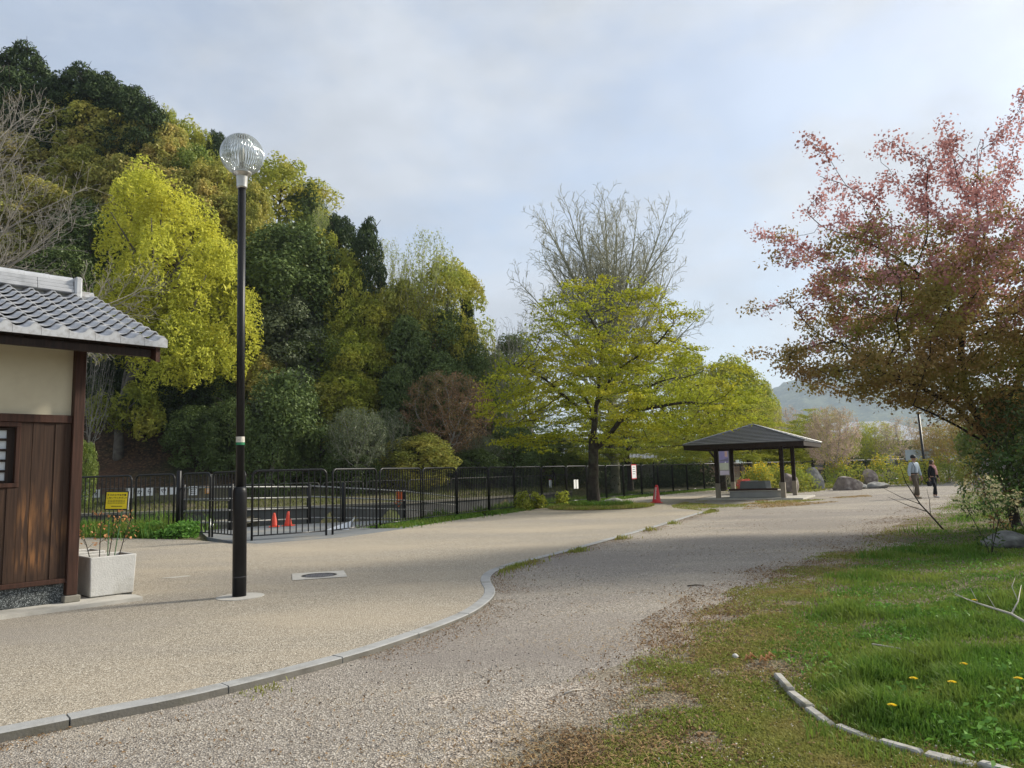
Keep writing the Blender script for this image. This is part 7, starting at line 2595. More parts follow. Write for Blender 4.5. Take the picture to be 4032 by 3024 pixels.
lush = sstep(-0.35, 0.5, dg + 0.7 * (pn - 0.5))
low = sstep(-0.25, 0.5, de + 0.9 * (pn - 0.5)) * sstep(0.34, 0.55, pn2 * 0.6 + pn * 0.4)
k = g_.random(len(x)) < lush * (0.45 + 0.55 * sstep(0.25, 0.5, pn2))
x1, y1 = x[k], y[k]
z1 = lawn_z(x1, y1)
tall = vnoise(x1, y1, 43, 1.7)
ed0 = np.array(smooth_line([(1.90, 5.9), (1.83, 5.36), (1.79, 4.88), (1.81, 4.52), (1.9, 4.25), (2.03, 4.02), (2.21, 3.77), (2.3, 3.64), (2.5, 3.4)], 5))
dist_e = np.min(np.hypot(x1[:, None] - ed0[None, :, 0], y1[:, None] - ed0[None, :, 1]), axis=1)
ke = dist_e > 0.045
x1, y1, z1, tall, dist_e = x1[ke], y1[ke], z1[ke], tall[ke], dist_e[ke]
h = np.clip(dist_e / 0.30, 0.40, 1.0) * (0.036 + 0.055 * sstep(0.35, 0.8, tall) + 0.075 * sstep(0.66, 0.88, tall)) * g_.uniform(0.5, 1.3, len(x1))
ws = 0.0022 + 0.00042 * y1
V, F_ = blades(np.stack([x1, y1, z1 - 0.008], 1), h, ws, g_, 0.75)
tag(link('grass', indexed_mesh('grass', V, F_, M['grass'])), kind='stuff')
k2 = (~k) & (g_.random(len(x)) < low)
x2, y2 = x[k2], y[k2]
V, F_ = blades(np.stack([x2, y2, lawn_z(x2, y2) - 0.005], 1), 0.024 * g_.uniform(0.5, 1.5, len(x2)), 0.002 + 0.00045 * y2, g_, 1.3)
xb = g_.random(170000)
yb = (2.3 ** -0.9 + xb * (13.0 ** -0.9 - 2.3 ** -0.9)) ** (1 / -0.9)
lo_, hi_ = lawn_x(yb) - 0.15, green_x(yb) + 0.5
xb = lo_ + (hi_ - lo_) * g_.random(170000)
pb = vnoise(xb, yb, 47, 2.6)
kb = g_.random(170000) < sstep(0.0, 0.5, (xb - lo_) / (hi_ - lo_) + 0.9 * (pb - 0.5)) * sstep(0.36, 0.58, pb)
xb, yb = xb[kb], yb[kb]
Vb, Fb = blades(np.stack([xb, yb, np.maximum(lawn_z(xb, yb), gravel_z(xb, yb)) - 0.004], 1), 0.020 * g_.uniform(0.5, 1.6, len(xb)), 0.0022 + 0.00045 * yb, g_, 1.4)
V, F_ = merge([(V, F_), (Vb, Fb)])
tag(link('short_turf_grass', indexed_mesh('short_turf', V, F_, M['moss'])), kind='stuff')
# broad weed leaves in the lawn
x, y = sample_lawn(30000, 2.4, 16)
k = (g_.random(len(x)) < 0.8 * sstep(-0.2, 0.6, x - green_x(y))) & (vnoise(x, y, 44, 2.4) > 0.52)
x, y = x[k], y[k]
P = np.stack([x, y, lawn_z(x, y) + g_.uniform(0.01, 0.07, len(x))], 1)
Nn = unit(g_.normal(size=P.shape) * 0.5 + np.array([0, 0, 1.0]))
tag(link('ground_weed_leaves', faces_mesh('ground_weed_leaves', leaf_faces(P, Nn, g_.uniform(0.012, 0.032, len(P)), 0.5, g_), M['weed'])), kind='stuff')
# dead leaves, straw, petals on the verge and beside the kerb
def flat_bits(x, y, zf, s0, s1, asp, tilt=0.5):
    P = np.stack([x, y, zf + g_.uniform(0.003, 0.014, len(x))], 1)
    Nn = unit(g_.normal(size=P.shape) * tilt + np.array([0, 0, 1.0]))
    return leaf_faces(P, Nn, g_.uniform(s0, s1, len(x)), asp, g_)
x, y = sample_lawn(60000, 2.4, 34)
x = lawn_x(y) + g_.normal(size=len(x)) * (0.45 + 0.03 * y) + 0.25
dens = sstep(0.42, 0.7, vnoise(x, y, 51, 1.5))
k = g_.random(len(x)) < dens * 0.35
x, y = x[k], y[k]
zf = np.maximum(lawn_z(x, y), gravel_z(x, y))
parts = flat_bits(x, y, zf, 0.006, 0.022, 0.5)
xb = g_.random(46000)
yb = (4.0 ** -0.8 + xb * (26.0 ** -0.8 - 4.0 ** -0.8)) ** (1 / -0.8)
lo_, hi_ = lawn_x(yb) - 0.35 - 0.02 * yb, green_x(yb) + 0.2
xb = lo_ + (hi_ - lo_) * g_.random(46000) ** 1.25
kb = g_.random(46000) < 0.04 + 0.42 * sstep(0.48, 0.70, vnoise(xb, yb, 57, 1.9)) * sstep(4.5, 7.5, yb)
xb, yb = xb[kb], yb[kb]
parts = np.concatenate([parts, flat_bits(xb, yb, np.maximum(lawn_z(xb, yb), gravel_z(xb, yb)) + 0.006, 0.006, 0.018 + 0.0, 0.5)])
yb = (4.0 ** -0.7 + g_.random(42000) * (28.0 ** -0.7 - 4.0 ** -0.7)) ** (1 / -0.7)
xb = lawn_x(yb) + 0.12 + g_.normal(size=42000) * (0.10 + 0.022 * yb)
kb = g_.random(42000) < 0.06 + 0.34 * sstep(0.40, 0.62, vnoise(xb, yb, 58, 1.4))
xb, yb = xb[kb], yb[kb]
parts = np.concatenate([parts, flat_bits(xb, yb, np.maximum(lawn_z(xb, yb), gravel_z(xb, yb)) + 0.008, 0.006, 0.016, 0.5)])
# along the kerb
n = 15000
s_ = klen[-1] * g_.random(n) ** 1.5
d_ = 1.05 + np.abs(g_.normal(size=n)) * 1.6
kx, ky = kerb_at(s_, d_)
kd_ = (vnoise(kx, ky, 52, 1.3) > 0.40) & (ky > 1.5)
kx, ky = kx[kd_], ky[kd_]
parts = np.concatenate([parts, flat_bits(kx, ky, gravel_z(kx, ky), 0.004, 0.013, 0.45)])
# scattered on the gravel in drifts
x = g_.uniform(-6, 14, 60000)
y = 2.2 + g_.random(60000) ** 1.9 * 22
kk = (x < lawn_x(y)) & (vnoise(x, y, 53, 0.9) + 0.10 * g_.normal(size=len(x)) > 0.66)
kxs = np.interp(y, KERB[:, 1], KERB[:, 0])
kk &= x > kxs + 0.2
x, y = x[kk], y[kk]
parts = np.concatenate([parts, flat_bits(x, y, gravel_z(x, y), 0.005, 0.016, 0.45)])
tag(link('fallen_leaves', faces_mesh('fallen_leaves', parts, M['litter'])), kind='stuff')
x, y = sample_lawn(16000, 2.4, 22)
x = lawn_x(y) + g_.normal(size=len(x)) * (0.5 + 0.05 * y) + 0.35
k = vnoise(x, y, 54, 1.8) > 0.5
x, y = x[k], y[k]
zf = np.maximum(lawn_z(x, y), gravel_z(x, y))
P = np.stack([x, y, zf + 0.006], 1)
Nn = unit(g_.normal(size=P.shape) * 0.25 + np.array([0, 0, 1.0]))
tag(link('dry_grass_straw', faces_mesh('dry_straw', leaf_faces(P, Nn, g_.uniform(0.02, 0.07, len(P)), 0.035, g_), M['straw'])), kind='stuff')
x, y = sample_lawn(9000, 2.4, 14)
k = (x > lawn_x(y) - 0.3) & (vnoise(x, y, 55, 1.1) > 0.55)
x, y = x[k], y[k]
tag(link('fallen_petals_litter', faces_mesh('petals', flat_bits(x, y, np.maximum(lawn_z(x, y), gravel_z(x, y)) + 0.004, 0.003, 0.008, 0.8), M['petal'])), kind='stuff')

# loose pebbles on the gravel near the viewpoint
oc = np.array([(1, 0, 0), (0, 1, 0), (-1, 0, 0), (0, -1, 0), (0, 0, 1.0), (0, 0, -1.0)])
of = np.array([(0, 1, 4), (1, 2, 4), (2, 3, 4), (3, 0, 4), (1, 0, 5), (2, 1, 5), (3, 2, 5), (0, 3, 5)])
n = 60000
y = 2.0 + g_.random(n) ** 1.9 * 13
x = g_.uniform(-0.75, 0.6, n) * (y + 1.0)
kxs = np.interp(y, KERB[:, 1], KERB[:, 0])
k = (x > kxs + 0.17) & (x < lawn_x(y) + 0.5) & (vnoise(x, y, 61, 1.1) + 0.18 * g_.normal(size=n) > 0.42)
x, y = x[k], y[k]
n = len(x)
s_ = (0.0028 + 0.0065 * g_.random(n) ** 3) * (1 + 0.05 * y)
an = g_.uniform(0, 6.28, n)
jit = g_.uniform(0.6, 1.3, (n, 6, 1))
sh_ = oc[None] * jit * np.stack([s_, s_ * g_.uniform(0.6, 1, n), s_ * g_.uniform(0.4, 0.8, n)], 1)[:, None, :]
ca, sa = np.cos(an)[:, None], np.sin(an)[:, None]
rx_, ry_ = sh_[:, :, 0] * ca - sh_[:, :, 1] * sa, sh_[:, :, 0] * sa + sh_[:, :, 1] * ca
V = np.stack([rx_ + x[:, None], ry_ + y[:, None], sh_[:, :, 2] + (gravel_z(x, y) + s_ * 0.2)[:, None]], 2).reshape(-1, 3)
F_ = (np.arange(n)[:, None, None] * 6 + of[None]).reshape(-1, 3)
tag(link('gravel', indexed_mesh('pebbles', V, F_, M['pebble'])), kind='stuff')

# grass island round the maple, grass strip at the fence, tufts at the kerb
def grass_patch(name, x, y, zf, h, w_, mat='grass', lean=0.8):
    V, F_ = blades(np.stack([x, y, zf], 1), h, w_, g_, lean)
    return tag(link(name, indexed_mesh(name, V, F_, M[mat])), kind='stuff')
IS = [(1.5, 29.0), (2.6, 28.2), (3.9, 28.2), (5.0, 28.9), (5.6, 30.2), (5.2, 31.4), (4.2, 32.1), (3.0, 32.3), (1.9, 31.6), (1.3, 30.3)]
isl = smooth_line(IS + [IS[0]], 4)[:-1]
n = len(isl)
V = [(3.3, 30.4, 0.10)]
for f_, z_ in ((0.55, 0.08), (1.0, -0.02)):
    V += [(3.3 + (p[0] - 3.3) * f_, 30.4 + (p[1] - 30.4) * f_, z_) for p in isl]
b_ = MB()
b_.add(V, [(0, 1 + i, 1 + (i + 1) % n) for i in range(n)] + [(1 + i, 1 + n + i, 1 + n + (i + 1) % n, 1 + (i + 1) % n) for i in range(n)])
tag(b_.build('tree_island', M['soil'], None, True), kind='structure')
x, y = g_.uniform(1.0, 5.8, 15000), g_.uniform(27.9, 32.5, 15000)
k = inside(isl, x, y)
x, y = x[k], y[k]
grass_patch('island_grass', x, y, np.full(len(x), 0.03), 0.10 * g_.uniform(0.4, 1.4, len(x)), np.full(len(x), 0.012), 'moss')
k = np.arange(0, len(x), 4)
grass_patch('island_tuft_grass', x[k] * 0.6 + 0.4 * 3.6, y[k] * 0.5 + 0.5 * 31.0, np.full(len(k), 0.06), 0.22 * g_.uniform(0.4, 1.3, len(k)), np.full(len(k), 0.013), 'grass')
FX_, FY_, FH_ = [], [], []
for i in range(len(FENCE) - 1):
    a, b2 = np.array(FENCE[i]), np.array(FENCE[i + 1])
    if 2 <= i <= 5:
        continue
    L_ = np.linalg.norm(b2 - a)
    n = int(L_ * (900 if i < 12 else 420))
    t = g_.random(n)
    tv = (b2 - a) / L_
    off = g_.normal(size=n) * 0.38
    FX_.append(a[0] + (b2[0] - a[0]) * t + tv[1] * off)
    FY_.append(a[1] + (b2[1] - a[1]) * t - tv[0] * off)
    FH_.append(np.full(n, 0.42 if i < 2 else (0.13 if i < 12 else 0.10)))
x, y, hh = np.concatenate(FX_), np.concatenate(FY_), np.concatenate(FH_)
k = vnoise(x, y, 71, 1.3) > 0.36
x, y, hh = x[k], y[k], hh[k]
grass_patch('fence_grass', x, y, np.full(len(x), -0.02), hh * g_.uniform(0.3, 1.5, len(x)), 0.005 + 0.0004 * y, 'grass')
# pond side banks behind the fence
x, y = g_.uniform(-12, 8, 60000), g_.uniform(20, 47, 60000)
fs = fence_side(x, y)
k = (fs > 0.2) & (fs < 3.2) & ((x > -3.2) | (x < -9.6)) & (vnoise(x, y, 72, 1.0) > 0.36)
x, y = x[k], y[k]
grass_patch('bank_grass', x, y, ground_z(x, y) - 0.02, np.where(x < -9.0, 0.62, 0.24) * g_.uniform(0.3, 1.5, len(x)), np.full(len(x), 0.013), 'grass')
x, y = g_.uniform(-34, 14, 70000), g_.uniform(36, 66, 70000)
wy = wall_y(x)
k = (y > wy + 0.2) & (y < wy + 6.2) & (vnoise(x, y, 73, 0.8) > 0.36)
x, y = x[k], y[k]
grass_patch('far_bank_grass', x, y, ground_z(x, y) - 0.02, 0.16 * g_.uniform(0.3, 1.5, len(x)), np.full(len(x), 0.022), 'bankgrass')
# lush weeds spilling over the paving at the fence by the building
x = g_.uniform(-13.2, -8.6, 5200)
y = np.interp(x, [-13.3, -11.05, -9.45, -7.95], [22.6, 21.7, 20.95, 20.05]) - np.abs(g_.normal(size=5200)) * 0.36 + 0.1
hn = 0.12 + 0.30 * sstep(0.35, 0.75, vnoise(x, y * 0 + 1.0, 77, 2.2))
y = y + 0.5 * (vnoise(x, y * 0, 78, 2.6) - 0.5)
zz = g_.random(5200) * hn
P = np.stack([x, y, zz], 1)
tag(link('fence_foot_weed_leaves', faces_mesh('fence_weeds', leaf_faces(P, unit(g_.normal(size=P.shape) * 0.6 + np.array([0, 0, 0.8])), g_.uniform(0.03, 0.075, 5200), 0.5, g_), M['weed'])), kind='stuff')
# tufts along the kerb edge
tx, ty = [], []
for s_c, w_c, n_c in ((13.1, 0.5, 500), (15.5, 0.18, 260), (18.1, 0.15, 110), (20.3, 0.15, 90), (22.6, 0.15, 90), (28.2, 0.6, 420), (3.0, 0.1, 60), (6.2, 0.12, 80)):
    s_ = np.clip(s_c + g_.normal(size=n_c) * w_c, 0, klen[-1])
    kx, ky = kerb_at(s_, 1.25 + np.abs(g_.normal(size=n_c)) * 0.9)
    tx.append(kx)
    ty.append(ky)
x, y = np.concatenate(tx), np.concatenate(ty)
grass_patch('kerb_grass', x, y, gravel_z(x, y) - 0.005, 0.075 * g_.uniform(0.3, 1.4, len(x)) * np.clip(y / 14, 0.5, 1.3), 0.003 + 0.00035 * y, 'moss')
# thin grass before the shelter
x, y = g_.uniform(5.5, 16.5, 42000), g_.uniform(25.5, 36.5, 42000)
k = inside([(6.5, 26.0), (8.6, 27.4), (10.5, 29.6), (13.0, 31.6), (15.0, 33.5), (14.0, 34.2), (12.0, 32.6), (9.0, 34.2), (7.4, 33.0), (6.3, 30.4), (6.0, 28.2)], x, y) & (vnoise(x, y, 74, 1.0) > 0.45)
k &= ~inside([(8.6, 32.0), (12.5, 29.8), (15.5, 35.2), (11, 38)], x, y) | (y < 32.2)
x, y = x[k], y[k]
grass_patch('shelter_grass', x, y, gravel_z(x, y) - 0.01, 0.055 * g_.uniform(0.3, 1.4, len(x)), np.full(len(x), 0.012), 'moss')
x, y = g_.uniform(5.8, 17, 26000), g_.uniform(25.5, 35, 26000)
k = (vnoise(x, y, 75, 0.9) > 0.55) & inside([(6.5, 25.5), (10.5, 27.6), (15.5, 32.2), (16.5, 35), (12.5, 32.4), (9.5, 33.4), (6.6, 29.0)], x, y)
x, y = x[k], y[k]
tag(link('dry_lawn_straw', faces_mesh('dry_lawn_straw', flat_bits(x, y, gravel_z(x, y) + 0.01, 0.03, 0.07, 0.2), M['straw'])), kind='stuff')
# grass under the bushes and rocks beyond the shelter
x, y = g_.uniform(13, 36, 52000), g_.uniform(36.5, 62, 52000)
k = (fence_side(x, y) < -0.1) & (fence_side(x, y) > -8.5 + 0.12 * (x - 15)) & (vnoise(x, y, 76, 0.7) > 0.30) & (y > 31 + 0.62 * x)
x, y = x[k], y[k]
grass_patch('planting_grass', x, y, gravel_z(x, y) - 0.01, 0.10 * g_.uniform(0.3, 1.4, len(x)), np.full(len(x), 0.02), 'moss')

# half buried edging stones in the lawn
ed = smooth_line([(1.90, 5.9), (1.83, 5.36), (1.79, 4.88), (1.81, 4.52), (1.9, 4.25), (2.03, 4.02), (2.21, 3.77), (2.3, 3.64), (2.5, 3.4)], 5)
el = np.concatenate([[0], np.cumsum(np.linalg.norm(np.diff(ed, axis=0), axis=1))])
M['edging'] = solid('weathered_edging', (0.36, 0.345, 0.31), 0.9, var=0.15, scale=14, bump=0.6, bscale=40, dirt=(0.15, 0.14, 0.09), dscale=5)
es = thing('edging_stones', 'half buried pale edging stones curving through the lawn at lower right', 'edging')
s0 = 0.35
while s0 < el[-1] - 0.1:
    s1 = min(s0 + rnd.uniform(0.22, 0.40), el[-1])
    P0 = np.array([np.interp(s0 + 0.008, el, ed[:, i]) for i in (0, 1)])
    P1 = np.array([np.interp(s1 - 0.008, el, ed[:, i]) for i in (0, 1)])
    dv = P1 - P0
    an = math.atan2(dv[1], dv[0])
    zc_ = float(lawn_z(np.array([P0[0]]), np.array([P0[1]]))[0])
    b_ = MB()
    b_.bbox((0, -0.024 - rnd.uniform(0, 0.01), -0.08), (float(np.linalg.norm(dv)), 0.024 + rnd.uniform(0, 0.012), 0.032 + rnd.uniform(-0.010, 0.008)), 0.009)
    o = b_.build('edging_stone', M['edging'], es)
    o.location = (P0[0], P0[1], zc_)
    o.rotation_euler = (rnd.uniform(-0.12, 0.12), rnd.uniform(-0.05, 0.05), an + rnd.uniform(-0.06, 0.06))
    s0 = s1

# dandelions
for k, (x, y, lab) in enumerate([(2.10, 4.38, 'dandelion nearest the edging stones'), (2.93, 5.08, 'dandelion in the darker grass right of the middle of the lawn'), (2.49, 4.88, 'dandelion left of the pair in the dark grass'), (2.63, 4.70, 'right one of the pair of dandelions in the dark grass'), (4.28, 7.14, 'dandelion beside the dead grey branch'), (2.99, 4.63, 'dandelion at the right picture edge')]):
    zz = float(lawn_z(np.array([x]), np.array([y]))[0])
    t_ = thing('dandelion', lab, 'flower', (x, y, zz), rnd.uniform(0, 6), 'dandelions in the lawn')
    b_ = MB()
    b_.tube([(0, 0, -0.01), (0.005, 0, 0.07), (0, 0.005, 0.125)], 0.0022, 5)
    b_.build('stem', M['weed'], t_)
    P = np.concatenate([np.stack([np.cos(a) * r_, np.sin(a) * r_, np.full_like(a, 0.126 + 0.006 * (1 - q))], 1) for q, r_, a in [(0, 0.006, np.linspace(0, 6.28, 8)), (0.5, 0.012, np.linspace(0.2, 6.4, 14)), (1, 0.018, np.linspace(0, 6.28, 18))]])
    Nn = unit(np.stack([-P[:, 0] * 14, -P[:, 1] * 14, np.ones(len(P))], 1))
    al = unit(P - np.array([0, 0, 0.126]))
    link('flower_head', faces_mesh('dandelion_head', leaf_faces(P, Nn, np.full(len(P), 0.011), 0.35, g_, al), solid('dandelion_yellow', (0.85, 0.62, 0.01), 0.6) if k == 0 else D.materials['dandelion_yellow']), t_)

# dead branch, sticks and stones in the grass
def branchy(name, label, loc, rz, lines, mat, cat='branch'):
    t_ = thing(name, label, cat, loc, rz)
    b_ = MB()
    for pts, rr in lines:
        b_.tube(pts, rr, 6)
    b_.build('twigs', mat, t_, True)
    return t_
zb = float(lawn_z(np.array([4.1]), np.array([6.4]))[0])
db_ = branchy('dead_branch', 'forked bare grey branch lying in the lawn at right', (4.02, 6.4, zb + 0.03), R(0), [([(0.3, -0.25, 0.0), (0.18, 0.0, 0.10), (-0.1, 0.25, 0.18), (-0.32, 0.42, 0.26)], [0.016, 0.014, 0.009, 0.004]), ([(0.18, 0, 0.1), (0.42, 0.2, 0.2), (0.62, 0.4, 0.34)], [0.011, 0.008, 0.003]),
                                                                                    ([(0.42, 0.2, 0.2), (0.42, 0.3, 0.34), (0.5, 0.34, 0.42)], [0.007, 0.005, 0.002]), ([(-0.1, 0.25, 0.18), (-0.16, 0.3, 0.34)], [0.006, 0.002]), ([(-0.2, 0.32, 0.21), (-0.4, 0.3, 0.3)], [0.006, 0.002]), ([(0.05, 0.12, 0.14), (0.0, 0.2, 0.28)], [0.006, 0.002])],
         solid('bleached_twig', (0.48, 0.44, 0.38), 0.9, var=0.15))
db_.scale = (0.62, 0.62, 0.8)
zb = float(lawn_z(np.array([2.87]), np.array([5.7]))[0])
branchy('straw_stick', 'pale straight stick lying in the dark grass', (2.87, 5.7, zb + 0.04), R(-75), [([(-0.35, 0, 0.02), (0, 0.01, 0.05), (0.35, 0, 0.03)], [0.006, 0.007, 0.004])], D.materials['bleached_twig'], 'stick')
branchy('pale_stick', 'short pale stick lying on the gravel in the middle foreground', (0.37, 5.42, float(gravel_z(0.37, 5.42)) + 0.012), R(35), [([(-0.08, 0, 0), (0, 0.008, 0.006), (0.09, 0, 0.0)], [0.006, 0.007, 0.004])], D.materials['bleached_twig'], 'stick')
branchy('dark_stick', 'small dark twig lying on the gravel path', (2.3, 9.8, float(gravel_z(2.3, 9.8)) + 0.012), R(4), [([(-0.11, 0, 0), (0, 0.004, 0.006), (0.11, 0, 0.0)], [0.008, 0.009, 0.005])], M['bark'], 'stick')
branchy('curled_leaf_heap', 'curled orange dead leaves at the bare end of the edging stones', (1.84, 5.95, float(lawn_z(np.array([1.84]), np.array([5.95]))[0]) + 0.02), 0.0, [([(-0.1 + 0.05 * k, 0.06 * math.sin(k * 2), 0), (-0.07 + 0.05 * k, 0.03 + 0.06 * math.sin(k * 2), 0.03), (-0.04 + 0.05 * k, 0.06 * math.sin(k * 2), 0.01)], [0.003, 0.018, 0.003]) for k in range(5)], solid('orange_dead_leaf', (0.48, 0.24, 0.10), 0.8, var=0.25), 'leaves')
rock('white_stone', 'small white stone on the turf beside the curled dead leaves', (1.72, 6.12, float(lawn_z(np.array([1.80]), np.array([6.12]))[0]) + 0.015), (0.03, 0.024, 0.022), 12, solid('white_pebble', (0.62, 0.60, 0.56), 0.8), (0, 0, 0.4), 2, None)

# ------------------------------------------------------------------ hazy air
hz_m, t, o = new_mat('pale_haze')
pv = t.nodes.new('ShaderNodeVolumePrincipled')
pv.inputs['Color'].default_value = (0.70, 0.83, 0.98, 1)
pv.inputs['Density'].default_value = 0.00021
pv.inputs['Anisotropy'].default_value = 0.2
t.links.new(pv.outputs[0], o.inputs['Volume'])
b_ = MB()
b_.box((-4200, -700, -30), (4200, 4400, 420))
tag(b_.build('haze', hz_m), kind='stuff')

# ------------------------------------------------------------------ the two walkers
def skin_body(name, joints, mat, parent, lev=1):
    """joints: list of (name, parent index, position, radius); grows one continuous surface"""
    me = D.meshes.new(name)
    me.from_pydata([j[2] for j in joints], [(j[1], i) for i, j in enumerate(joints) if j[1] >= 0], [])
    o = D.objects.new(name, me)
    COL.objects.link(o)
    m_ = o.modifiers.new('skin', 'SKIN')
    m_.use_smooth_shade = True
    for i, j in enumerate(joints):
        sv = me.skin_vertices[0].data[i]
        rr = j[3]
        sv.radius = rr if hasattr(rr, '__len__') else (rr, rr)
        sv.use_root = (i == 0)
    s_ = o.modifiers.new('sub', 'SUBSURF')
    s_.levels = lev
    s_.render_levels = lev
    dg = bpy.context.evaluated_depsgraph_get()
    m2 = D.meshes.new_from_object(o.evaluated_get(dg))
    D.objects.remove(o)
    m2.name = name
    m2.materials.clear()
    m2.materials.append(mat)
    m2.polygons.foreach_set('use_smooth', [True] * len(m2.polygons))
    return link(name, m2, parent)
M['skin'] = solid('skin', (0.42, 0.25, 0.18), 0.55, var=0.06)
M['shirt'] = solid('pale_blue_shirt', (0.40, 0.47, 0.53), 0.8, var=0.08, scale=25)
M['khaki'] = solid('brown_trousers', (0.11, 0.088, 0.064), 0.85, var=0.12, scale=12)
M['navy'] = solid('black_cloth', (0.013, 0.013, 0.017), 0.85, var=0.2)
M['pinkcloth'] = solid('pink_scarf', (0.62, 0.33, 0.31), 0.85, var=0.1)
M['shoe'] = solid('tan_shoe', (0.30, 0.25, 0.18), 0.7)
M['shoe_light'] = solid('pale_shoe', (0.60, 0.55, 0.52), 0.7)
M['hair'] = solid('brown_hair', (0.07, 0.05, 0.035), 0.6, var=0.2)
def hand(J, wrist, side, dn, s=1.0):
    """palm, four bent fingers of different lengths and a thumb, added to a joint list"""
    w0 = Vector(J[wrist][2])
    palm = w0 + Vector((0, 0, -0.075)) * s
    J.append(('palm', wrist, tuple(palm), (0.024 * s, 0.038 * s)))
    pi = len(J) - 1
    for k, (off, l_) in enumerate(((-0.028, 0.07), (-0.010, 0.08), (0.010, 0.075), (0.027, 0.058))):
        a = palm + Vector((0, off, -0.03)) * s
        J.append(('f', pi, tuple(a), 0.0095 * s))
        J.append(('f', len(J) - 1, tuple(a + Vector((-side * 0.008, 0, -l_ * 0.5)) * s), 0.009 * s))
        J.append(('f', len(J) - 1, tuple(a + Vector((-side * 0.030, 0, -l_ * 0.9)) * s), 0.0075 * s))
    a = palm + Vector((0, -0.045, 0.025)) * s
    J.append(('t', pi, tuple(a), 0.011 * s))
    J.append(('t', len(J) - 1, tuple(a + Vector((-side * 0.006, -0.02, -0.045)) * s), 0.009 * s))
def person(label, loc, rz, H, man):
    t_ = thing('person', label, 'person', loc, rz, None)
    k = H / 1.75
    sw = 0.215 if man else 0.18          # shoulder half width
    hw = 0.095 if man else 0.09
    # stride: one foot a little ahead (towards -y)
    L_an, R_an = Vector((-0.12, -0.16, 0.09)) * k, Vector((0.12, 0.12, 0.10)) * k
    L_kn, R_kn = Vector((-0.11, -0.13, 0.49)) * k, Vector((0.11, 0.02, 0.48)) * k
    hip = 0.92 * k
    J = [('pelvis', -1, (0, 0, hip), (0.13 * k, 0.10 * k)), ('waist', 0, (0, 0.0, 1.08 * k), (0.125 * k, 0.095 * k)), ('chest', 1, (0, 0.0, 1.29 * k), (0.15 * k, 0.105 * k)), ('neck0', 2, (0, 0.01, 1.45 * k), 0.06 * k), ('neck', 3, (0, 0.0, 1.50 * k), 0.052 * k),
         ('jaw', 4, (0, -0.02, 1.555 * k), (0.062 * k, 0.072 * k)), ('head', 5, (0, -0.01, 1.63 * k), (0.074 * k, 0.09 * k)), ('crown', 6, (0, 0.0, 1.70 * k), (0.060 * k, 0.07 * k)), ('nose', 5, (0, -0.118 * k, 1.605 * k), 0.012 * k)]
    idx_ = {}
    for s_, an_, kn_ in ((-1, L_an, L_kn), (1, R_an, R_kn)):
        J.append(('sh', 2, (s_ * sw * 0.86 * k, 0, 1.41 * k), 0.062 * k))
        a = len(J) - 1
        sy = 0.03 if s_ < 0 else -0.05
        J.append(('el', a, (s_ * (sw + 0.07) * k, sy * 0.4 * k + 0.02, 1.12 * k), 0.042 * k))
        J.append(('wr', a + 1, (s_ * (sw + 0.085) * k, (sy - 0.03) * k, 0.88 * k), 0.028 * k))
        hand(J, a + 2, s_, 0, k)
        J.append(('hip', 0, (s_ * hw * k, 0, 0.86 * k), 0.088 * k))
        a = len(J) - 1
        J.append(('kn', a, tuple(kn_), 0.058 * k))
        J.append(('an', a + 1, tuple(an_), 0.040 * k))
        J.append(('heel', a + 2, (an_.x, an_.y, 0.045 * k), 0.036 * k))
        J.append(('toe', a + 3, (an_.x + s_ * 0.02, an_.y - 0.15 * k, 0.035 * k), 0.032 * k))
    skin_body('body', J, M['skin'], t_, 2)
    # face details
    b_ = MB()
    for s_ in (-1, 1):
        b_.lathe([(0.001, -0.008), (0.011, 0.0), (0.001, 0.008)], 8, (s_ * 0.030 * k, -0.098 * k, 1.635 * k))
    b_.build('eyes', M['ink'], t_)
    b_ = MB()
    b_.box((-0.025 * k, -0.098 * k, 1.563 * k), (0.025 * k, -0.086 * k, 1.571 * k))
    b_.build('mouth', M['red_ink'], t_)
    b_ = MB()
    for s_ in (-1, 1):
        b_.bbox((s_ * 0.079 * k - 0.012, -0.015, 1.59 * k), (s_ * 0.079 * k + 0.012, 0.025, 1.655 * k), 0.008)
    b_.build('ears', M['skin'], t_)
    # shirt or jacket
    T = M['shirt'] if man else M['navy']
    low = 0.98 if man else 0.88
    f_ = 1.13
    J2 = [('p', -1, (0, 0, low * k), (0.158 * k, 0.118 * k)), ('w', 0, (0, 0, 1.1 * k), (0.155 * k, 0.122 * k)), ('c', 1, (0, 0, 1.29 * k), (0.175 * k, 0.125 * k)), ('n', 2, (0, 0.01, 1.44 * k), 0.075 * k), ('col', 3, (0, 0.005, 1.475 * k), 0.066 * k)]
    for s_ in (-1, 1):
        J2.append(('sh', 2, (s_ * sw * 0.88 * k, 0, 1.41 * k), 0.080 * k))
        a = len(J2) - 1
        sy = 0.03 if s_ < 0 else -0.05
        J2.append(('el', a, (s_ * (sw + 0.07) * k, sy * 0.4 * k + 0.02, 1.12 * k), 0.068 * k if man else 0.055 * k))
        J2.append(('wr', a + 1, (s_ * (sw + 0.085) * k, (sy - 0.025) * k, 0.90 * k), 0.050 * k if man else 0.042 * k))
    skin_body('shirt' if man else 'jacket', J2, T, t_, 2)
    J3 = [('p', -1, (0, 0, 0.93 * k), (0.148 * k, 0.113 * k)), ('w', 0, (0, 0, 1.02 * k), (0.142 * k, 0.112 * k))]
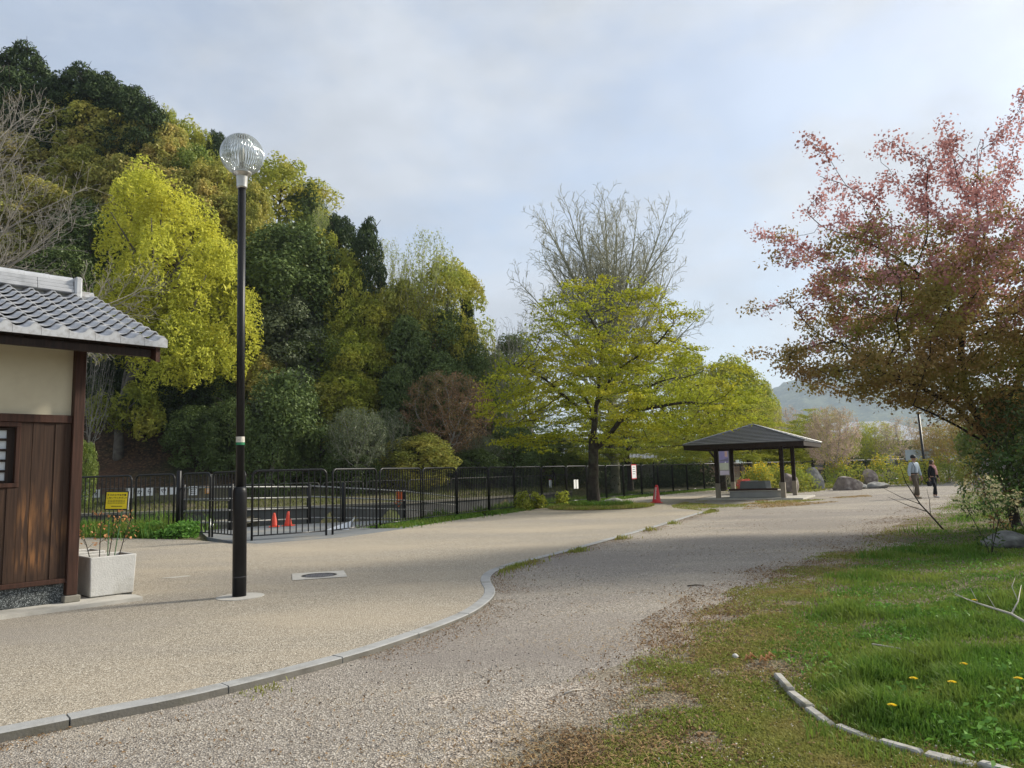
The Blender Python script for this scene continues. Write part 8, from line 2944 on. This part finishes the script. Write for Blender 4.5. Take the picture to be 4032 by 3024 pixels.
    for s_, an_, kn_ in ((-1, L_an, L_kn), (1, R_an, R_kn)):
        J3.append(('hip', 0, (s_ * hw * k, 0, 0.84 * k), 0.112 * k if man else 0.098 * k))
        a = len(J3) - 1
        J3.append(('kn', a, tuple(kn_), 0.088 * k if man else 0.072 * k))
        J3.append(('an', a + 1, (an_.x, an_.y, 0.11 * k), 0.078 * k if man else 0.056 * k))
    skin_body('trousers', J3, M['khaki'] if man else M['navy'], t_, 2)
    for s_, an_ in ((-1, L_an), (1, R_an)):
        JS = [('h', -1, (an_.x, an_.y + 0.04 * k, 0.045 * k), 0.046 * k), ('m', 0, (an_.x + s_ * 0.008, an_.y - 0.07 * k, 0.045 * k), 0.046 * k), ('t', 1, (an_.x + s_ * 0.02, an_.y - 0.17 * k, 0.036 * k), 0.036 * k)]
        skin_body('shoe', JS, M['shoe'] if man else M['shoe_light'], t_, 2)
    if man:
        b_ = MB()
        b_.lathe([(0.150, 1.0), (0.153, 1.005), (0.153, 1.035), (0.150, 1.04)], 24, cap=False)
        o = b_.build('belt', M['ink'], t_, True)
        o.scale = (k, 0.80 * k, k)
        b_ = MB()
        b_.lathe([(0.104, 1.645), (0.106, 1.68), (0.096, 1.735), (0.06, 1.775), (0.01, 1.785)], 20)
        b_.add([(-0.085, -0.06, 1.655), (0.085, -0.06, 1.655), (0.07, -0.185, 1.635), (-0.07, -0.185, 1.635), (-0.085, -0.06, 1.668), (0.085, -0.06, 1.668), (0.07, -0.185, 1.646), (-0.07, -0.185, 1.646)], [(0, 3, 2, 1), (4, 5, 6, 7), (3, 7, 6, 2), (0, 4, 7, 3), (1, 2, 6, 5)])
        o = b_.build('cap', M['ink'], t_, True)
        o.scale = (k, k, k)
        b_ = MB()
        b_.tube([(-0.15, -0.09, 1.42), (-0.13, -0.145, 1.25), (-0.15, -0.13, 1.05)], 0.014, 6)
        b_.tube([(-0.15, 0.09, 1.42), (-0.15, -0.09, 1.44)], 0.014, 6)
        o = b_.build('strap', M['ink'], t_)
        o.scale = (k, k, k)
    else:
        b_ = MB()
        b_.lathe([(0.070, 1.53), (0.098, 1.57), (0.104, 1.64), (0.096, 1.70), (0.06, 1.745), (0.01, 1.755)], 20, (0, 0.022, 0))
        o = b_.build('hair', M['hair'], t_, True)
        o.scale = (k, k, k)
        b_ = MB()
        b_.tube([(-0.085, -0.02, 1.50), (-0.06, -0.10, 1.42), (0.02, -0.15, 1.33), (0.03, -0.165, 1.2), (0.04, -0.16, 1.06)], [0.035, 0.042, 0.045, 0.05, 0.055], 8)
        b_.tube([(0.085, -0.02, 1.50), (0.075, -0.10, 1.42), (0.0, -0.15, 1.34)], [0.035, 0.042, 0.04], 8)
        b_.tube([(-0.085, -0.02, 1.50), (-0.05, 0.07, 1.50), (0.05, 0.07, 1.50), (0.085, -0.02, 1.50)], 0.036, 8)
        o = b_.build('scarf', M['pinkcloth'], t_, True)
        o.scale = (k, k, k)
    return t_
wz = float(gravel_z(16.5, 30.8))
person('man in black cap, pale blue shirt and brown trousers walking on the path', (16.5, 30.8, wz), R(26), 1.76, True)
person('woman in black jacket with pink scarf walking beside the man', (17.45, 31.15, wz), R(26), 1.56, False)
t_ = thing('hand_bag', 'small dark bag hanging from the hand of the woman with pink scarf', 'bag', (17.20, 31.0, wz), R(26))
b_ = MB()
b_.bbox((-0.13, -0.05, 0.48), (0.10, 0.05, 0.68), 0.03)
b_.build('pouch', M['navy'], t_)
b_ = MB()
b_.tube([(-0.10, 0, 0.67), (-0.03, 0, 0.80), (0.07, 0, 0.67)], 0.008, 6)
b_.build('handle', M['navy'], t_)
